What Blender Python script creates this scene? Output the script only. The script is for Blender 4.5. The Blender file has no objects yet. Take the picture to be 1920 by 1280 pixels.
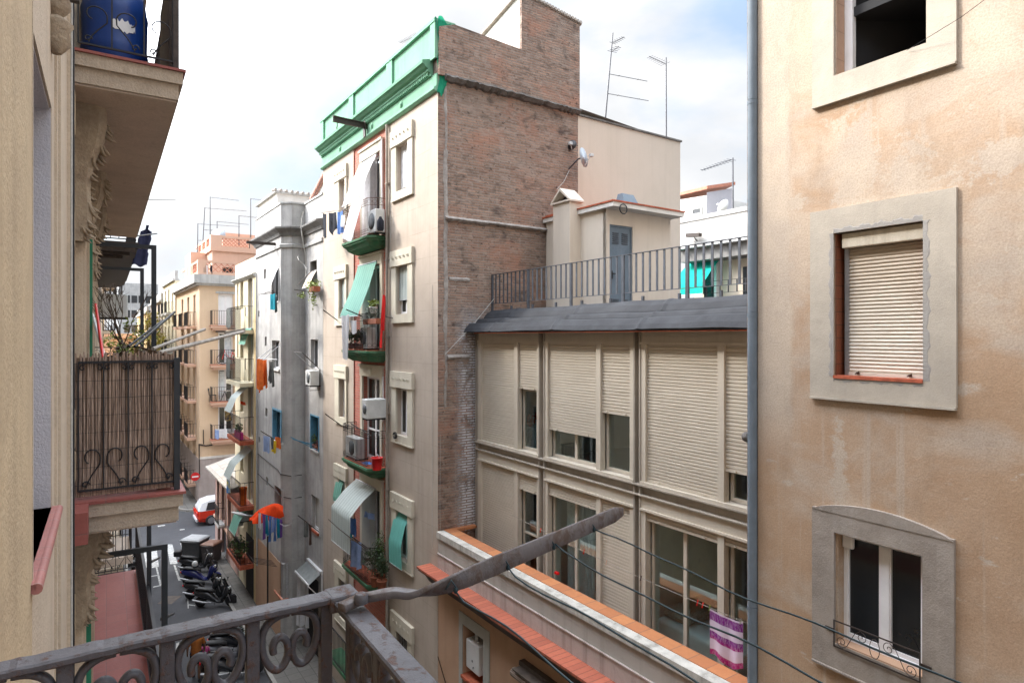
import bpy,bmesh,math,random
from mathutils import Vector,Matrix
random.seed(7)
scene=bpy.context.scene
C=scene.collection
R=math.radians
#  camera, sky, sun, exposure
FPX,CX,CY=1180.0,960.0,632.0
cam=bpy.data.cameras.new("camera")
cam.sensor_width=36.0
cam.lens=FPX/1920*36.0
cam.shift_y=(CY-640.0)/1920.0
cam.clip_start=0.05
cam.clip_end=3000
co=bpy.data.objects.new("camera",cam)
co.location=(0,0,0)
co.rotation_euler=(R(90),0,0)
C.objects.link(co)
scene.camera=co
SUN_AZ=(-0.97,0.24)
SUN_EL=38
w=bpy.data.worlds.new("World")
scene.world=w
w.use_nodes=True
nt=w.node_tree
nt.nodes.clear()
def wn(t,**k):
 n=nt.nodes.new(t)
 for a,b in k.items():
  setattr(n,a,b)
 return n
sky=wn("ShaderNodeTexSky",sky_type='NISHITA',sun_disc=False)
sky.sun_elevation=R(SUN_EL)
sky.sun_rotation=math.atan2(SUN_AZ[0],SUN_AZ[1])
sky.air_density=1.0
sky.dust_density=2.5
tc=wn("ShaderNodeTexCoord")
mp=wn("ShaderNodeMapping")
mp.inputs['Scale'].default_value=(1.0,1.0,2.0)
mp.inputs['Location'].default_value=(0.75,0.1,0.35)
n1=wn("ShaderNodeTexNoise")
n1.inputs['Scale'].default_value=2.3
n1.inputs['Detail'].default_value=9
n1.inputs['Roughness'].default_value=0.52
n1.inputs['Distortion'].default_value=0.25
rmp=wn("ShaderNodeValToRGB")
rmp.color_ramp.elements[0].position=0.38
rmp.color_ramp.elements[1].position=0.56
n2=wn("ShaderNodeTexNoise")
n2.inputs['Scale'].default_value=5.0
n2.inputs['Detail'].default_value=7
rm2=wn("ShaderNodeValToRGB")
rm2.color_ramp.elements[0].color=(1.9,1.95,2.02,1)
rm2.color_ramp.elements[1].color=(2.3,2.3,2.32,1)
rm2.color_ramp.elements[0].position=0.35
rm2.color_ramp.elements[1].position=0.62
skyb=wn("ShaderNodeMixRGB",blend_type='MIX')
skyb.inputs[0].default_value=0.8
skyb.inputs[2].default_value=(1.15,1.48,1.9,1)
mx=wn("ShaderNodeMixRGB")
bg=wn("ShaderNodeBackground")
bg.inputs['Strength'].default_value=0.125
out=wn("ShaderNodeOutputWorld")
L=nt.links.new
L(tc.outputs['Generated'],mp.inputs[0]);L(mp.outputs[0],n1.inputs[0]);L(mp.outputs[0],n2.inputs[0])
L(n1.outputs[0],rmp.inputs[0]);L(n2.outputs[0],rm2.inputs[0])
L(sky.outputs[0],skyb.inputs[1])
L(rmp.outputs[0],mx.inputs[0]);L(skyb.outputs[0],mx.inputs[1]);L(rm2.outputs[0],mx.inputs[2])
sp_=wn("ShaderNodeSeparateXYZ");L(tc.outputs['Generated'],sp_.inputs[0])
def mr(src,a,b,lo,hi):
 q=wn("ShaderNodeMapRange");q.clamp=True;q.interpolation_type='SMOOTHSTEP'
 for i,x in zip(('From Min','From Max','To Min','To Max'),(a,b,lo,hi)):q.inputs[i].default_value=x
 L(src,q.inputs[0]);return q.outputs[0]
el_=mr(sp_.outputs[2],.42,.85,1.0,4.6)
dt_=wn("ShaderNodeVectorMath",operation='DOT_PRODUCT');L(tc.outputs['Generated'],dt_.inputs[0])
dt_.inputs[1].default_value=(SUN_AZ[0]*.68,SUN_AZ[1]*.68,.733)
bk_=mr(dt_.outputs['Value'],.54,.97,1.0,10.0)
mm_=wn("ShaderNodeMath",operation='MAXIMUM');L(el_,mm_.inputs[0]);L(bk_,mm_.inputs[1])  # sky brightened overhead and sunward, mostly out of view, to light the facades
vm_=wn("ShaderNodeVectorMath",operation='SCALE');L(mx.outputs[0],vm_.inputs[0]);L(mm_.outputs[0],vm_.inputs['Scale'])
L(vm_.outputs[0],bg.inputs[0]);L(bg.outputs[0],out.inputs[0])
sun=bpy.data.lights.new("sun",'SUN')
sun.energy=1.7
sun.angle=R(10)
sun.color=(1.0,0.95,0.87)
so=bpy.data.objects.new("sun",sun)
sd=Vector((SUN_AZ[0]*math.cos(R(SUN_EL)),SUN_AZ[1]*math.cos(R(SUN_EL)),math.sin(R(SUN_EL)))).normalized()
so.rotation_euler=sd.to_track_quat('Z','Y').to_euler()
so.location=(-30,20,40)
C.objects.link(so)
vs=scene.view_settings
vs.view_transform='Standard'
vs.look='None'
vs.exposure=1.9
vs.gamma=1.0
scene.cycles.use_denoising=True
scene.cycles.max_bounces=7
scene.cycles.diffuse_bounces=4
scene.cycles.transparent_max_bounces=10
scene.cycles.caustics_reflective=False
scene.cycles.caustics_refractive=False
#  frames (a vertical plane with its own axes)
class Fr:
 """x = u along the wall, y = v out of the wall (towards its street), z up"""
 def __init__(s,ox,oy,dx,dy):
  n=math.hypot(dx,dy)
  s.X=(dx/n,dy/n);s.Y=(-dy/n,dx/n);s.O=(ox,oy)
  s.a=math.atan2(dy,dx)
 def W(s,u,v,z=0):
  return(s.O[0]+s.X[0]*u+s.Y[0]*v,s.O[1]+s.X[1]*u+s.Y[1]*v,z)
 def Lc(s,x,y):
  x-=s.O[0];y-=s.O[1]
  return(x*s.X[0]+y*s.X[1],x*s.Y[0]+y*s.Y[1])
 def P(s,px,py,v=0.0):
  rx,rz=(px-CX)/FPX,(CY-py)/FPX
  t=(v+s.O[0]*s.Y[0]+s.O[1]*s.Y[1])/(rx*s.Y[0]+s.Y[1])
  u=(rx*t-s.O[0])*s.X[0]+(t-s.O[1])*s.X[1]
  return(u,rz*t)
 def V(s,px,u,py=632.0):
  """point under that pixel on the upright plane at u: (v, z)"""
  rx,rz=(px-CX)/FPX,(CY-py)/FPX
  t=(u+s.O[0]*s.X[0]+s.O[1]*s.X[1])/(rx*s.X[0]+s.X[1])
  return((rx*t-s.O[0])*s.Y[0]+(t-s.O[1])*s.Y[1],rz*t)
 def U(s,px,v=0.0):
  return s.P(px,CY,v)[0]
 def Z(s,px,py,v=0.0):
  return s.P(px,py,v)[1]
GZ=-11.0
def gnd(px,py,z=GZ):
 t=z*FPX/(CY-py)
 return((px-CX)/FPX*t,t)
dS=(152-CX,FPX)
nS=math.hypot(*dS)
def onplane(vp,dist,px):
 dx,dy=vp-CX,FPX
 n=math.hypot(dx,dy)
 f=(dy/n)*(px-CX)/FPX-dx/n
 Y=dist/f
 return((px-CX)/FPX*Y,Y)
ox,oy=onplane(152,6.66,821)
S=Fr(ox,oy,dS[0],dS[1])
K=Fr(ox,oy,-dS[1],dS[0])
fx,fy=onplane(195,6.70,1421)
FF=Fr(fx,fy,195-CX,FPX)
LL=Fr(0,0,CX-200,-FPX)
#  mesh builder
class MB:
 def __init__(s,fr=S):
  s.fr=fr;s.v=[];s.f=[];s.uv=[];s.smooth=[]
 def add(s,vs,fs,uvs=None,smooth=False):
  o=len(s.v)
  s.v+=[tuple(p)for p in vs]
  for i,f in enumerate(fs):
   s.f.append(tuple(o+k for k in f))
   s.uv.append(uvs[i]if uvs else None)
   s.smooth.append(smooth)
  return s
 def quad(s,a,b,c,d,uv=None):
  return s.add([a,b,c,d],[(0,1,2,3)],[uv]if uv else None)
 def box(s,u0,u1,v0,v1,z0,z1):
  if u0>u1:u0,u1=u1,u0
  if v0>v1:v0,v1=v1,v0
  if z0>z1:z0,z1=z1,z0
  p=[(u0,v0,z0),(u1,v0,z0),(u1,v1,z0),(u0,v1,z0),(u0,v0,z1),(u1,v0,z1),(u1,v1,z1),(u0,v1,z1)]
  return s.add(p,[(0,3,2,1),(4,5,6,7),(0,1,5,4),(1,2,6,5),(2,3,7,6),(3,0,4,7)])
 def bbox(s,u0,u1,v0,v1,z0,z1,b=.01):
  """box with chamfered edges"""
  if u0>u1:u0,u1=u1,u0
  if v0>v1:v0,v1=v1,v0
  if z0>z1:z0,z1=z1,z0
  bm=bmesh.new()
  bmesh.ops.create_cube(bm,size=1)
  for q in bm.verts:
   q.co=Vector(((u0+u1)/2+q.co.x*(u1-u0),(v0+v1)/2+q.co.y*(v1-v0),(z0+z1)/2+q.co.z*(z1-z0)))
  b=min(b,(u1-u0)*.45,(v1-v0)*.45,(z1-z0)*.45)
  bmesh.ops.bevel(bm,geom=bm.edges[:],offset=b,segments=2,affect='EDGES',profile=.5)
  bm.verts.index_update()
  s.add([tuple(q.co)for q in bm.verts],[[q.index for q in f.verts]for f in bm.faces])
  bm.free()
  return s
 def beam(s,a,b,wd,h,up=(0,0,1)):
  a,b=Vector(a),Vector(b)
  d=(b-a).normalized()
  up=Vector(up)
  sx=d.cross(up)
  if sx.length<1e-4:sx=d.cross(Vector((1,0,0)))
  sx.normalize();uz=sx.cross(d).normalized()
  p=[]
  for q in(a,b):
   for i,j in((-1,-1),(1,-1),(1,1),(-1,1)):
    p.append(q+sx*(i*wd/2)+uz*(j*h/2))
  return s.add(p,[(0,1,2,3),(7,6,5,4),(0,4,5,1),(1,5,6,2),(2,6,7,3),(3,7,4,0)])
 def tube(s,pts,r,n=6,cap=True):
  pts=[Vector(p)for p in pts]
  m=len(pts)
  rs=r if isinstance(r,(list,tuple))else[r]*m
  vs,fs=[],[]
  up=None
  for i,p in enumerate(pts):
   d=(pts[min(i+1,m-1)]-pts[max(i-1,0)])
   if d.length<1e-9:d=Vector((0,0,1))
   d.normalize()
   if up is None:
    up=Vector((0,0,1))if abs(d.z)<.9 else Vector((1,0,0))
   a=d.cross(up)
   if a.length<1e-4:a=d.cross(Vector((0,1,0)))
   a.normalize();b=a.cross(d).normalized();up=b
   for k in range(n):
    t=2*math.pi*k/n
    vs.append(p+a*(math.cos(t)*rs[i])+b*(math.sin(t)*rs[i]))
  for i in range(m-1):
   for k in range(n):
    k2=(k+1)%n
    fs.append((i*n+k,i*n+k2,(i+1)*n+k2,(i+1)*n+k))
  s.add(vs,fs,None,n>4)
  if cap:
   s.add(vs[:n],[tuple(range(n))[::-1]]);s.add(vs[-n:],[tuple(range(n))])
  return s
 def lathe(s,c,prof,n=14,axis='z'):
  vs,fs=[],[]
  for r,h in prof:
   for k in range(n):
    t=2*math.pi*k/n
    a,b=r*math.cos(t),r*math.sin(t)
    if axis=='z':vs.append((c[0]+a,c[1]+b,c[2]+h))
    elif axis=='u':vs.append((c[0]+h,c[1]+a,c[2]+b))
    else:vs.append((c[0]+a,c[1]+h,c[2]+b))
  m=len(prof)
  for i in range(m-1):
   for k in range(n):
    k2=(k+1)%n
    fs.append((i*n+k,i*n+k2,(i+1)*n+k2,(i+1)*n+k))
  s.add(vs,fs,None,True)
  s.add(vs[:n],[tuple(range(n))[::-1]]);return s.add(vs[-n:],[tuple(range(n))])
 def extr(s,prof,u0,u1,closed=True):
  """(v,z) profile pushed along u"""
  m=len(prof)
  vs=[(u0,v,z)for v,z in prof]+[(u1,v,z)for v,z in prof]
  fs=[(i,(i+1)%m,m+(i+1)%m,m+i)for i in range(m if closed else m-1)]
  if closed:
   fs+=[tuple(range(m))[::-1],tuple(range(m,2*m))]
  return s.add(vs,fs)
 def prism(s,poly,z0,z1):
  m=len(poly)
  vs=[(a,b,z0)for a,b in poly]+[(a,b,z1)for a,b in poly]
  fs=[(i,(i+1)%m,m+(i+1)%m,m+i)for i in range(m)]
  fs+=[tuple(range(m))[::-1],tuple(range(m,2*m))]
  return s.add(vs,fs)
 def loft(s,rings,cap=True,smooth=False):
  n=len(rings[0]);vs=[p for r in rings for p in r];fs=[]
  for i in range(len(rings)-1):
   for k in range(n):
    k2=(k+1)%n
    fs.append((i*n+k,i*n+k2,(i+1)*n+k2,(i+1)*n+k))
  if cap:
   fs.append(tuple(range(n))[::-1]);fs.append(tuple((len(rings)-1)*n+k for k in range(n)))
  return s.add(vs,fs,None,smooth)
 def grid(s,fn,nu,nv,smooth=True):
  """fn(a,b) with a,b in 0..1 gives the point; uv = a,b scaled by su,sv"""
  vs=[fn(i/nu,j/nv)for j in range(nv+1)for i in range(nu+1)]
  fs,uv=[],[]
  w0=(Vector(fn(1,0))-Vector(fn(0,0))).length
  lens=[0]
  for j in range(nv):
   lens.append(lens[-1]+(Vector(fn(.5,(j+1)/nv))-Vector(fn(.5,j/nv))).length)
  for j in range(nv):
   for i in range(nu):
    fs.append((j*(nu+1)+i,j*(nu+1)+i+1,(j+1)*(nu+1)+i+1,(j+1)*(nu+1)+i))
    uv.append([(i/nu*w0,lens[j]),((i+1)/nu*w0,lens[j]),((i+1)/nu*w0,lens[j+1]),(i/nu*w0,lens[j+1])])
  return s.add(vs,fs,uv,smooth)
 def build(s,name,mat,parent=None,fix=False):
  base=(0,0,0);
  if parent is not None:
   base=BASE[root_of(parent)]
  me=bpy.data.meshes.new(name)
  b=Vector(base)
  vv=s.v
  if parent is not None and FRM[root_of(parent)]is not s.fr:
   g=FRM[root_of(parent)]
   vv=[]
   for p in s.v:
    q=s.fr.W(*p)
    vv.append((*g.Lc(q[0],q[1]),q[2]))
  me.from_pydata([tuple(Vector(p)-b)for p in vv],[],s.f)
  uvl=me.uv_layers.new(name="UVMap")
  data=[]
  for fi,f in enumerate(s.f):
   if s.uv[fi]:
    for q in s.uv[fi]:data+=[q[0],q[1]]
    continue
   p=[Vector(s.v[k])for k in f]
   nrm=Vector((0,0,0))
   for k in range(len(p)):
    a,c=p[k],p[(k+1)%len(p)]
    nrm+=Vector(((a.y-c.y)*(a.z+c.z),(a.z-c.z)*(a.x+c.x),(a.x-c.x)*(a.y+c.y)))
   ax=max(range(3),key=lambda i:abs(nrm[i]))
   for q in p:
    if ax==0:data+=[q.y,q.z]
    elif ax==1:data+=[q.x,q.z]
    else:data+=[q.x,q.y]
  uvl.data.foreach_set("uv",data)
  me.polygons.foreach_set("use_smooth",s.smooth)
  me.materials.append(mat)
  bm=bmesh.new();bm.from_mesh(me)
  if fix:bmesh.ops.recalc_face_normals(bm,faces=bm.faces[:])
  bm.to_mesh(me);bm.free()
  me.update()
  o=bpy.data.objects.new(name,me)
  C.objects.link(o)
  if parent is not None:
   o.parent=parent
  else:
   o.location=(s.fr.O[0],s.fr.O[1],0);o.rotation_euler=(0,0,s.fr.a)
   BASE[o.name]=(0,0,0);FRM[o.name]=s.fr
  return o
BASE={}
FRM={}
def root_of(o):
 while o.parent is not None:o=o.parent
 return o.name
def thing(name,label,cat,fr,base=(0,0,0),group=None):
 o=bpy.data.objects.new(name,None)
 C.objects.link(o)
 o.empty_display_size=.2
 o.location=fr.W(*base);o.rotation_euler=(0,0,fr.a)
 BASE[o.name]=base;FRM[o.name]=fr
 o['label']=label;o['category']=cat
 if group:o['group']=group
 return o
def tag(o,label,cat,group=None):
 o['label']=label;o['category']=cat
 if group:o['group']=group
 return o
def one(mb,name,mat,label,cat,base=None,group=None):
 """a thing that is one mesh, its origin at its own base"""
 if base is None:
  n=len(mb.v)
  base=(sum(p[0]for p in mb.v)/n,sum(p[1]for p in mb.v)/n,min(p[2]for p in mb.v))
 o=mb.build(name,mat)
 o.data.transform(Matrix.Translation(-Vector(base)))
 o.location=mb.fr.W(*base);BASE[o.name]=base
 return tag(o,label,cat,group)
def struct(o):
 o['kind']='structure'
 return o
def setlabel(o,label):
 o['label']=label
 return o
#  materials
MATS={}
def newmat(name):
 m=bpy.data.materials.new(name)
 m.use_nodes=True
 m.node_tree.nodes.clear()
 return m
class NB:
 def __init__(s,m):s.t=m.node_tree
 def n(s,t,ins=None,**k):
  q=s.t.nodes.new(t)
  for a,b in k.items():setattr(q,a,b)
  if ins:
   for a,b in ins.items():q.inputs[a].default_value=b
  return q
 def l(s,a,b):s.t.links.new(a,b)
 def coord(s,kind='Object',scale=(1,1,1),loc=(0,0,0),rot=(0,0,0)):
  c=s.n("ShaderNodeTexCoord");m=s.n("ShaderNodeMapping")
  m.inputs['Scale'].default_value=scale;m.inputs['Location'].default_value=loc;m.inputs['Rotation'].default_value=rot
  s.l(c.outputs[kind],m.inputs[0])
  return m.outputs[0]
 def noise(s,co,scale,detail=6,rough=.6,dist=0):
  q=s.n("ShaderNodeTexNoise",{'Scale':scale,'Detail':detail,'Roughness':rough,'Distortion':dist})
  s.l(co,q.inputs[0]);return q.outputs[0]
 def ramp(s,f,a,b,lo=0.0,hi=1.0):
  q=s.n("ShaderNodeMapRange",{'From Min':a,'From Max':b,'To Min':lo,'To Max':hi});q.clamp=True
  s.l(f,q.inputs[0]);return q.outputs[0]
 def mix(s,f,a,b,mode='MIX'):
  q=s.n("ShaderNodeMixRGB",blend_type=mode)
  for i,x in((0,f),(1,a),(2,b)):
   if isinstance(x,(int,float)):q.inputs[i].default_value=x
   elif isinstance(x,tuple):q.inputs[i].default_value=(*x,1)if len(x)==3 else x
   else:s.l(x,q.inputs[i])
  return q.outputs[0]
 def math(s,op,a,b=None):
  q=s.n("ShaderNodeMath",operation=op)
  for i,x in((0,a),(1,b)):
   if x is None:continue
   if isinstance(x,(int,float)):q.inputs[i].default_value=x
   else:s.l(x,q.inputs[i])
  return q.outputs[0]
 def sep(s,co):
  q=s.n("ShaderNodeSeparateXYZ");s.l(co,q.inputs[0]);return q.outputs
 def bump(s,h,strength=.3,dist=.01,nrm=None):
  q=s.n("ShaderNodeBump",{'Strength':strength,'Distance':dist});s.l(h,q.inputs['Height'])
  if nrm:s.l(nrm,q.inputs['Normal'])
  return q.outputs[0]
 def out(s,col,rough=.85,nrm=None,metal=0,spec=.3,extra=None):
  p=s.n("ShaderNodeBsdfPrincipled")
  for i,x in(('Base Color',col),('Roughness',rough),('Metallic',metal),('Specular IOR Level',spec)):
   if isinstance(x,(int,float)):p.inputs[i].default_value=x
   elif isinstance(x,tuple):p.inputs[i].default_value=(*x,1)
   else:s.l(x,p.inputs[i])
  if nrm:s.l(nrm,p.inputs['Normal'])
  if extra:
   for a,b in extra.items():p.inputs[a].default_value=b
  o=s.n("ShaderNodeOutputMaterial");s.l(p.outputs[0],o.inputs[0])
  return p
def stucco(name,c1,c2,scale=1.2,streak=.35,dirt=(.18,.16,.14),bump=.25,grain=90,rough=.9,dirtamt=.35,stretch=.12):
 """plaster: two tones in soft patches, streaks running down it, grain"""
 m=newmat(name);b=NB(m);co=b.coord()
 f1=b.ramp(b.noise(co,scale,8,.62,.4),.38,.62)
 col=b.mix(f1,c1,c2)
 cs=b.coord(scale=(3.2,3.2,stretch))
 st=b.ramp(b.noise(cs,1.6,8,.65),.48,.78)
 st=b.math('MULTIPLY',st,streak)
 col=b.mix(st,col,dirt)
 f3=b.ramp(b.noise(co,5.5,8,.7),.55,.8)
 col=b.mix(b.math('MULTIPLY',f3,dirtamt*.6),col,dirt)
 g=b.noise(co,grain,4,.6)
 col=b.mix(b.ramp(g,.35,.7,0,.22),col,dirt)
 h=b.math('ADD',g,b.math('MULTIPLY',b.noise(co,9,5),1.4))
 b.out(col,rough,b.bump(h,bump,.012),spec=.2)
 return m
def plain(name,c,rough=.6,metal=0,var=.15,scale=6,spec=.4,bump=.08,dark=None):
 m=newmat(name);b=NB(m);co=b.coord()
 f=b.ramp(b.noise(co,scale,7,.65),.35,.7)
 d=dark or tuple(x*(1-var*1.8)for x in c)
 col=b.mix(f,c,d)
 b.out(col,rough,b.bump(b.noise(co,scale*9,3),bump,.006)if bump else None,metal,spec)
 return m
def brickm(name,c1,c2,mortar,bw,bh,ms=.012,bump=.6,off=.5,patches=None,rough=.9,grey=None,var=.5):
 m=newmat(name);b=NB(m);co=b.coord('UV')
 wob=b.noise(co,1.1,3)
 cc=b.n("ShaderNodeMixRGB",{0:.012});b.l(co,cc.inputs[1])
 wn_=b.n("ShaderNodeTexNoise",{'Scale':3.0,'Detail':2});b.l(co,wn_.inputs[0]);b.l(wn_.outputs[1],cc.inputs[2])
 br=b.n("ShaderNodeTexBrick",{'Scale':1.0,'Mortar Size':ms,'Mortar Smooth':.3,'Bias':0.0,'Brick Width':bw,'Row Height':bh,'Color1':(*c1,1),'Color2':(*c2,1),'Mortar':(*mortar,1)},offset=off)
 b.l(cc.outputs[0],br.inputs[0])
 col=br.outputs['Color']
 f=b.ramp(b.noise(co,14,6,.7),.35,.7)
 col=b.mix(b.math('MULTIPLY',f,var*.5),col,tuple(x*.4 for x in c1))
 if patches:
  for sc,lo,hi,pc,amt in patches:
   pf=b.ramp(b.noise(b.coord('UV',(1,1.6,1),(sc*3,7,0)),sc,7,.62,.6),lo,hi)
   col=b.mix(b.math('MULTIPLY',pf,amt),col,pc)
 h=b.math('SUBTRACT',b.math('MULTIPLY',b.noise(co,30,5),.5),br.outputs['Fac'])
 b.out(col,rough,b.bump(h,bump,.02),spec=.2)
 return m
def stripes(name,c1,c2,period,axis=0,duty=.5,rough=.7,bump=.3,c3=None,p3=.3,trans=0):
 """slatted or woven sheet"""
 m=newmat(name);b=NB(m);co=b.coord('UV');s=b.sep(co)
 f=b.math('FRACT',b.math('DIVIDE',s[axis],period))
 g=b.ramp(f,duty-.06,duty+.06)
 nz=b.noise(b.coord('UV',(30,2,1)if axis==0 else(2,30,1)),1.5,6)
 col=b.mix(g,c1,c2)
 col=b.mix(b.ramp(nz,.4,.75,0,.45),col,tuple(x*.62 for x in c1))
 if c3:
  f3=b.ramp(b.math('FRACT',b.math('DIVIDE',s[1-axis],p3)),.0,.06,1,0)
  col=b.mix(f3,col,c3)
 p=b.out(col,rough,b.bump(b.math('PINGPONG',f,.5),bump,.01),spec=.2)
 if trans:
  tr=b.n("ShaderNodeBsdfTranslucent");b.l(col,tr.inputs[0])
  mxs=b.n("ShaderNodeMixShader",{0:trans});b.l(p.outputs[0],mxs.inputs[1]);b.l(tr.outputs[0],mxs.inputs[2])
  o=[q for q in b.t.nodes if q.type=='OUTPUT_MATERIAL'][0];b.l(mxs.outputs[0],o.inputs[0])
 return m
def clothm(name,c,c2=None,sc=8,trans=.25):
 m=newmat(name);b=NB(m);co=b.coord('UV')
 c2=c2 or tuple(x*.6 for x in c)
 col=b.mix(b.ramp(b.noise(co,sc,5),.4,.65),c,c2)
 p=b.out(col,.9,None,spec=.1)
 tr=b.n("ShaderNodeBsdfTranslucent");b.l(col,tr.inputs[0])
 mxs=b.n("ShaderNodeMixShader",{0:trans});b.l(p.outputs[0],mxs.inputs[1]);b.l(tr.outputs[0],mxs.inputs[2])
 o=[q for q in b.t.nodes if q.type=='OUTPUT_MATERIAL'][0];b.l(mxs.outputs[0],o.inputs[0])
 return m
def glassm(name,tint=(.75,.8,.8),refl=.12,rough=.02):
 m=newmat(name);b=NB(m)
 fr=b.n("ShaderNodeFresnel",{'IOR':1.5})
 f=b.math('ADD',b.math('MULTIPLY',fr.outputs[0],.4),refl)
 t=b.n("ShaderNodeBsdfTransparent",{'Color':(*tint,1)});g=b.n("ShaderNodeBsdfGlossy",{'Roughness':rough,'Color':(.9,.93,.95,1)})
 mxs=b.n("ShaderNodeMixShader");b.l(f,mxs.inputs[0]);b.l(t.outputs[0],mxs.inputs[1]);b.l(g.outputs[0],mxs.inputs[2])
 o=b.n("ShaderNodeOutputMaterial");b.l(mxs.outputs[0],o.inputs[0])
 return m
def rustm(name,c,rust=(.16,.07,.035),amt=.5,rough=.55,bump=.35,lo=.5,hi=.66,sc=14):
 m=newmat(name);b=NB(m);co=b.coord()
 f=b.ramp(b.noise(co,sc,9,.68,.3),lo,hi)
 col=b.mix(b.ramp(b.noise(co,3.5,6),.35,.7),c,tuple(x*.62 for x in c))
 col=b.mix(b.ramp(b.noise(co,60,5,.7),.55,.75,0,.5),col,tuple(x*1.5 for x in c))
 col=b.mix(b.math('MULTIPLY',f,amt),col,rust)
 h=b.math('ADD',b.noise(co,45,6,.7),b.math('MULTIPLY',f,.7))
 b.out(col,b.ramp(f,0,1,rough,.9),b.bump(h,bump,.004),spec=.4)
 return m
def rgb(r,g,b):
 f=lambda c:((c/255+.055)/1.055)**2.4 if c>10 else c/255/12.92
 return(f(r),f(g),f(b))
#  materials used
m_beige=stucco('beige_render',(.51,.435,.365),(.45,.38,.315),1.0,.30,(.22,.18,.15),.12,120,dirtamt=.2)
def joints(m,w_=1.5,h_=.62,amt=.3):
 """faint block joints drawn in the render"""
 b=NB(m);co=b.coord('UV')
 br=b.n("ShaderNodeTexBrick",{'Scale':1.0,'Mortar Size':.006,'Brick Width':w_,'Row Height':h_,'Color1':(1,1,1,1),'Color2':(1,1,1,1),'Mortar':(0,0,0,1)})
 b.l(co,br.inputs[0])
 pr=[q for q in b.t.nodes if q.type=='BSDF_PRINCIPLED'][0]
 src=pr.inputs['Base Color'].links[0].from_socket
 f=b.math('MULTIPLY',br.outputs['Fac'],b.ramp(b.noise(co,1.3,4),.3,.6,0,amt))
 b.l(b.mix(f,src,(.12,.10,.08)),pr.inputs['Base Color'])
 return m
joints(m_beige)
m_surround=stucco('cream_surround',(.66,.62,.51),(.60,.55,.45),2,.25,(.25,.22,.18),.12,140,dirtamt=.2)
m_greenp=stucco('green_paint',(.215,.41,.285),(.185,.37,.25),1.5,.3,(.10,.24,.16),.08,60,dirtamt=.3)
m_greenp2=stucco('green_paint_mould',(.17,.35,.235),(.14,.30,.20),1.5,.3,(.08,.2,.13),.08,60,dirtamt=.3)
m_greenslab=stucco('dark_green_paint',(.045,.17,.09),(.10,.19,.11),3,.5,(.10,.10,.07),.2,60,dirtamt=.7)
m_net=clothm('green_net',(.03,.32,.18),(.02,.22,.13),9,.35)
m_pinkbrick=brickm('pink_brick',(.56,.20,.15),(.47,.16,.125),(.42,.27,.22),.24,.075,.01,.4)
m_brick=brickm('party_wall_brick',(.41,.27,.20),(.22,.148,.115),(.29,.245,.21),.30,.062,.014,1.0,patches=[(.8,.5,.68,(.40,.19,.125),.6),(1.7,.54,.68,(.09,.07,.06),.85),(3.5,.52,.64,(.36,.29,.245),.6),(.5,.56,.66,(.34,.27,.22),.45),(9,.58,.68,(.05,.035,.03),.8)],var=.9)
m_brickledge=stucco('weathered_mortar',(.20,.185,.17),(.12,.11,.10),3,.4,(.05,.05,.05),.9,30,dirtamt=.9)
m_mortar=stucco('mortar_smear',(.40,.37,.34),(.26,.23,.21),6,.2,(.15,.13,.12),.8,25,dirtamt=.8)
m_whitewall=stucco('white_render',(.72,.70,.66),(.64,.62,.58),1.2,.25,(.3,.28,.25),.1,100,dirtamt=.2)
m_cream=stucco('cream_render',(.62,.53,.44),(.585,.50,.41),.8,.16,(.33,.27,.21),.08,120,dirtamt=.1)
m_creamhut=stucco('pale_cream_render',(.66,.59,.50),(.61,.54,.46),.8,.2,(.33,.29,.24),.1,120,dirtamt=.15)
m_terracotta=plain('terracotta',(.50,.13,.07),.7,0,.3,9,.2)
m_bluedoor=stucco('blue_grey_steel',(.155,.20,.245),(.13,.17,.21),3,.2,(.08,.1,.12),.03,40,.45)
m_railgrey=plain('blue_grey_paint',(.075,.085,.105),.45,.0,.25,12)
m_bitumen=stucco('bitumen_felt',(.030,.032,.037),(.048,.051,.058),2.5,.15,(.03,.03,.035),.5,160,.75,dirtamt=.4)
m_shutter=stucco('beige_shutter',(.60,.54,.45),(.555,.495,.41),1.5,.12,(.33,.27,.2),.02,80,.5,dirtamt=.12)
m_eframe=stucco('beige_frame',(.61,.55,.455),(.56,.50,.415),2,.22,(.28,.23,.17),.02,80,.45,dirtamt=.2)
m_eledge=stucco('grey_beige_steel',(.42,.37,.31),(.36,.32,.27),2,.4,(.18,.15,.12),.03,80,.5,dirtamt=.4)
b_=NB(m_shutter);pr_=[q for q in b_.t.nodes if q.type=='BSDF_PRINCIPLED'][0];src_=pr_.inputs['Base Color'].links[0].from_socket
oi_=b_.n("ShaderNodeObjectInfo");cz_=b_.coord('UV',(1,14,1))
c1_=b_.mix(b_.math('MULTIPLY',oi_.outputs['Random'],.14),src_,(.42,.36,.27));c1_=b_.mix(b_.ramp(b_.noise(cz_,1.1,5,.7),.45,.75,0,.35),c1_,(.38,.32,.24))
b_.l(c1_,pr_.inputs['Base Color'])
m_slot=plain('shutter_gap',(.30,.24,.17),.8,0,.2)
m_orange_tile=brickm('orange_coping_tile',(.54,.23,.10),(.40,.155,.075),(.24,.13,.09),.30,.5,.008,.3,off=0,rough=.7,patches=[(1.3,.5,.7,(.42,.16,.07),.5)])
m_red_tile=brickm('red_ledge_tile',(.46,.14,.085),(.33,.10,.065),(.25,.09,.06),.13,2.0,.012,.5,off=0,rough=.65,patches=[(1.1,.5,.7,(.38,.10,.06),.4)])
m_cement=stucco('pale_cement',(.60,.58,.53),(.50,.48,.44),2,.75,(.09,.085,.07),.3,70,dirtamt=.7,stretch=.35)
m_greyband=stucco('grey_band_render',(.45,.425,.39),(.49,.46,.42),1.2,.35,(.15,.13,.11),.15,90,dirtamt=.35)
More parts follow.
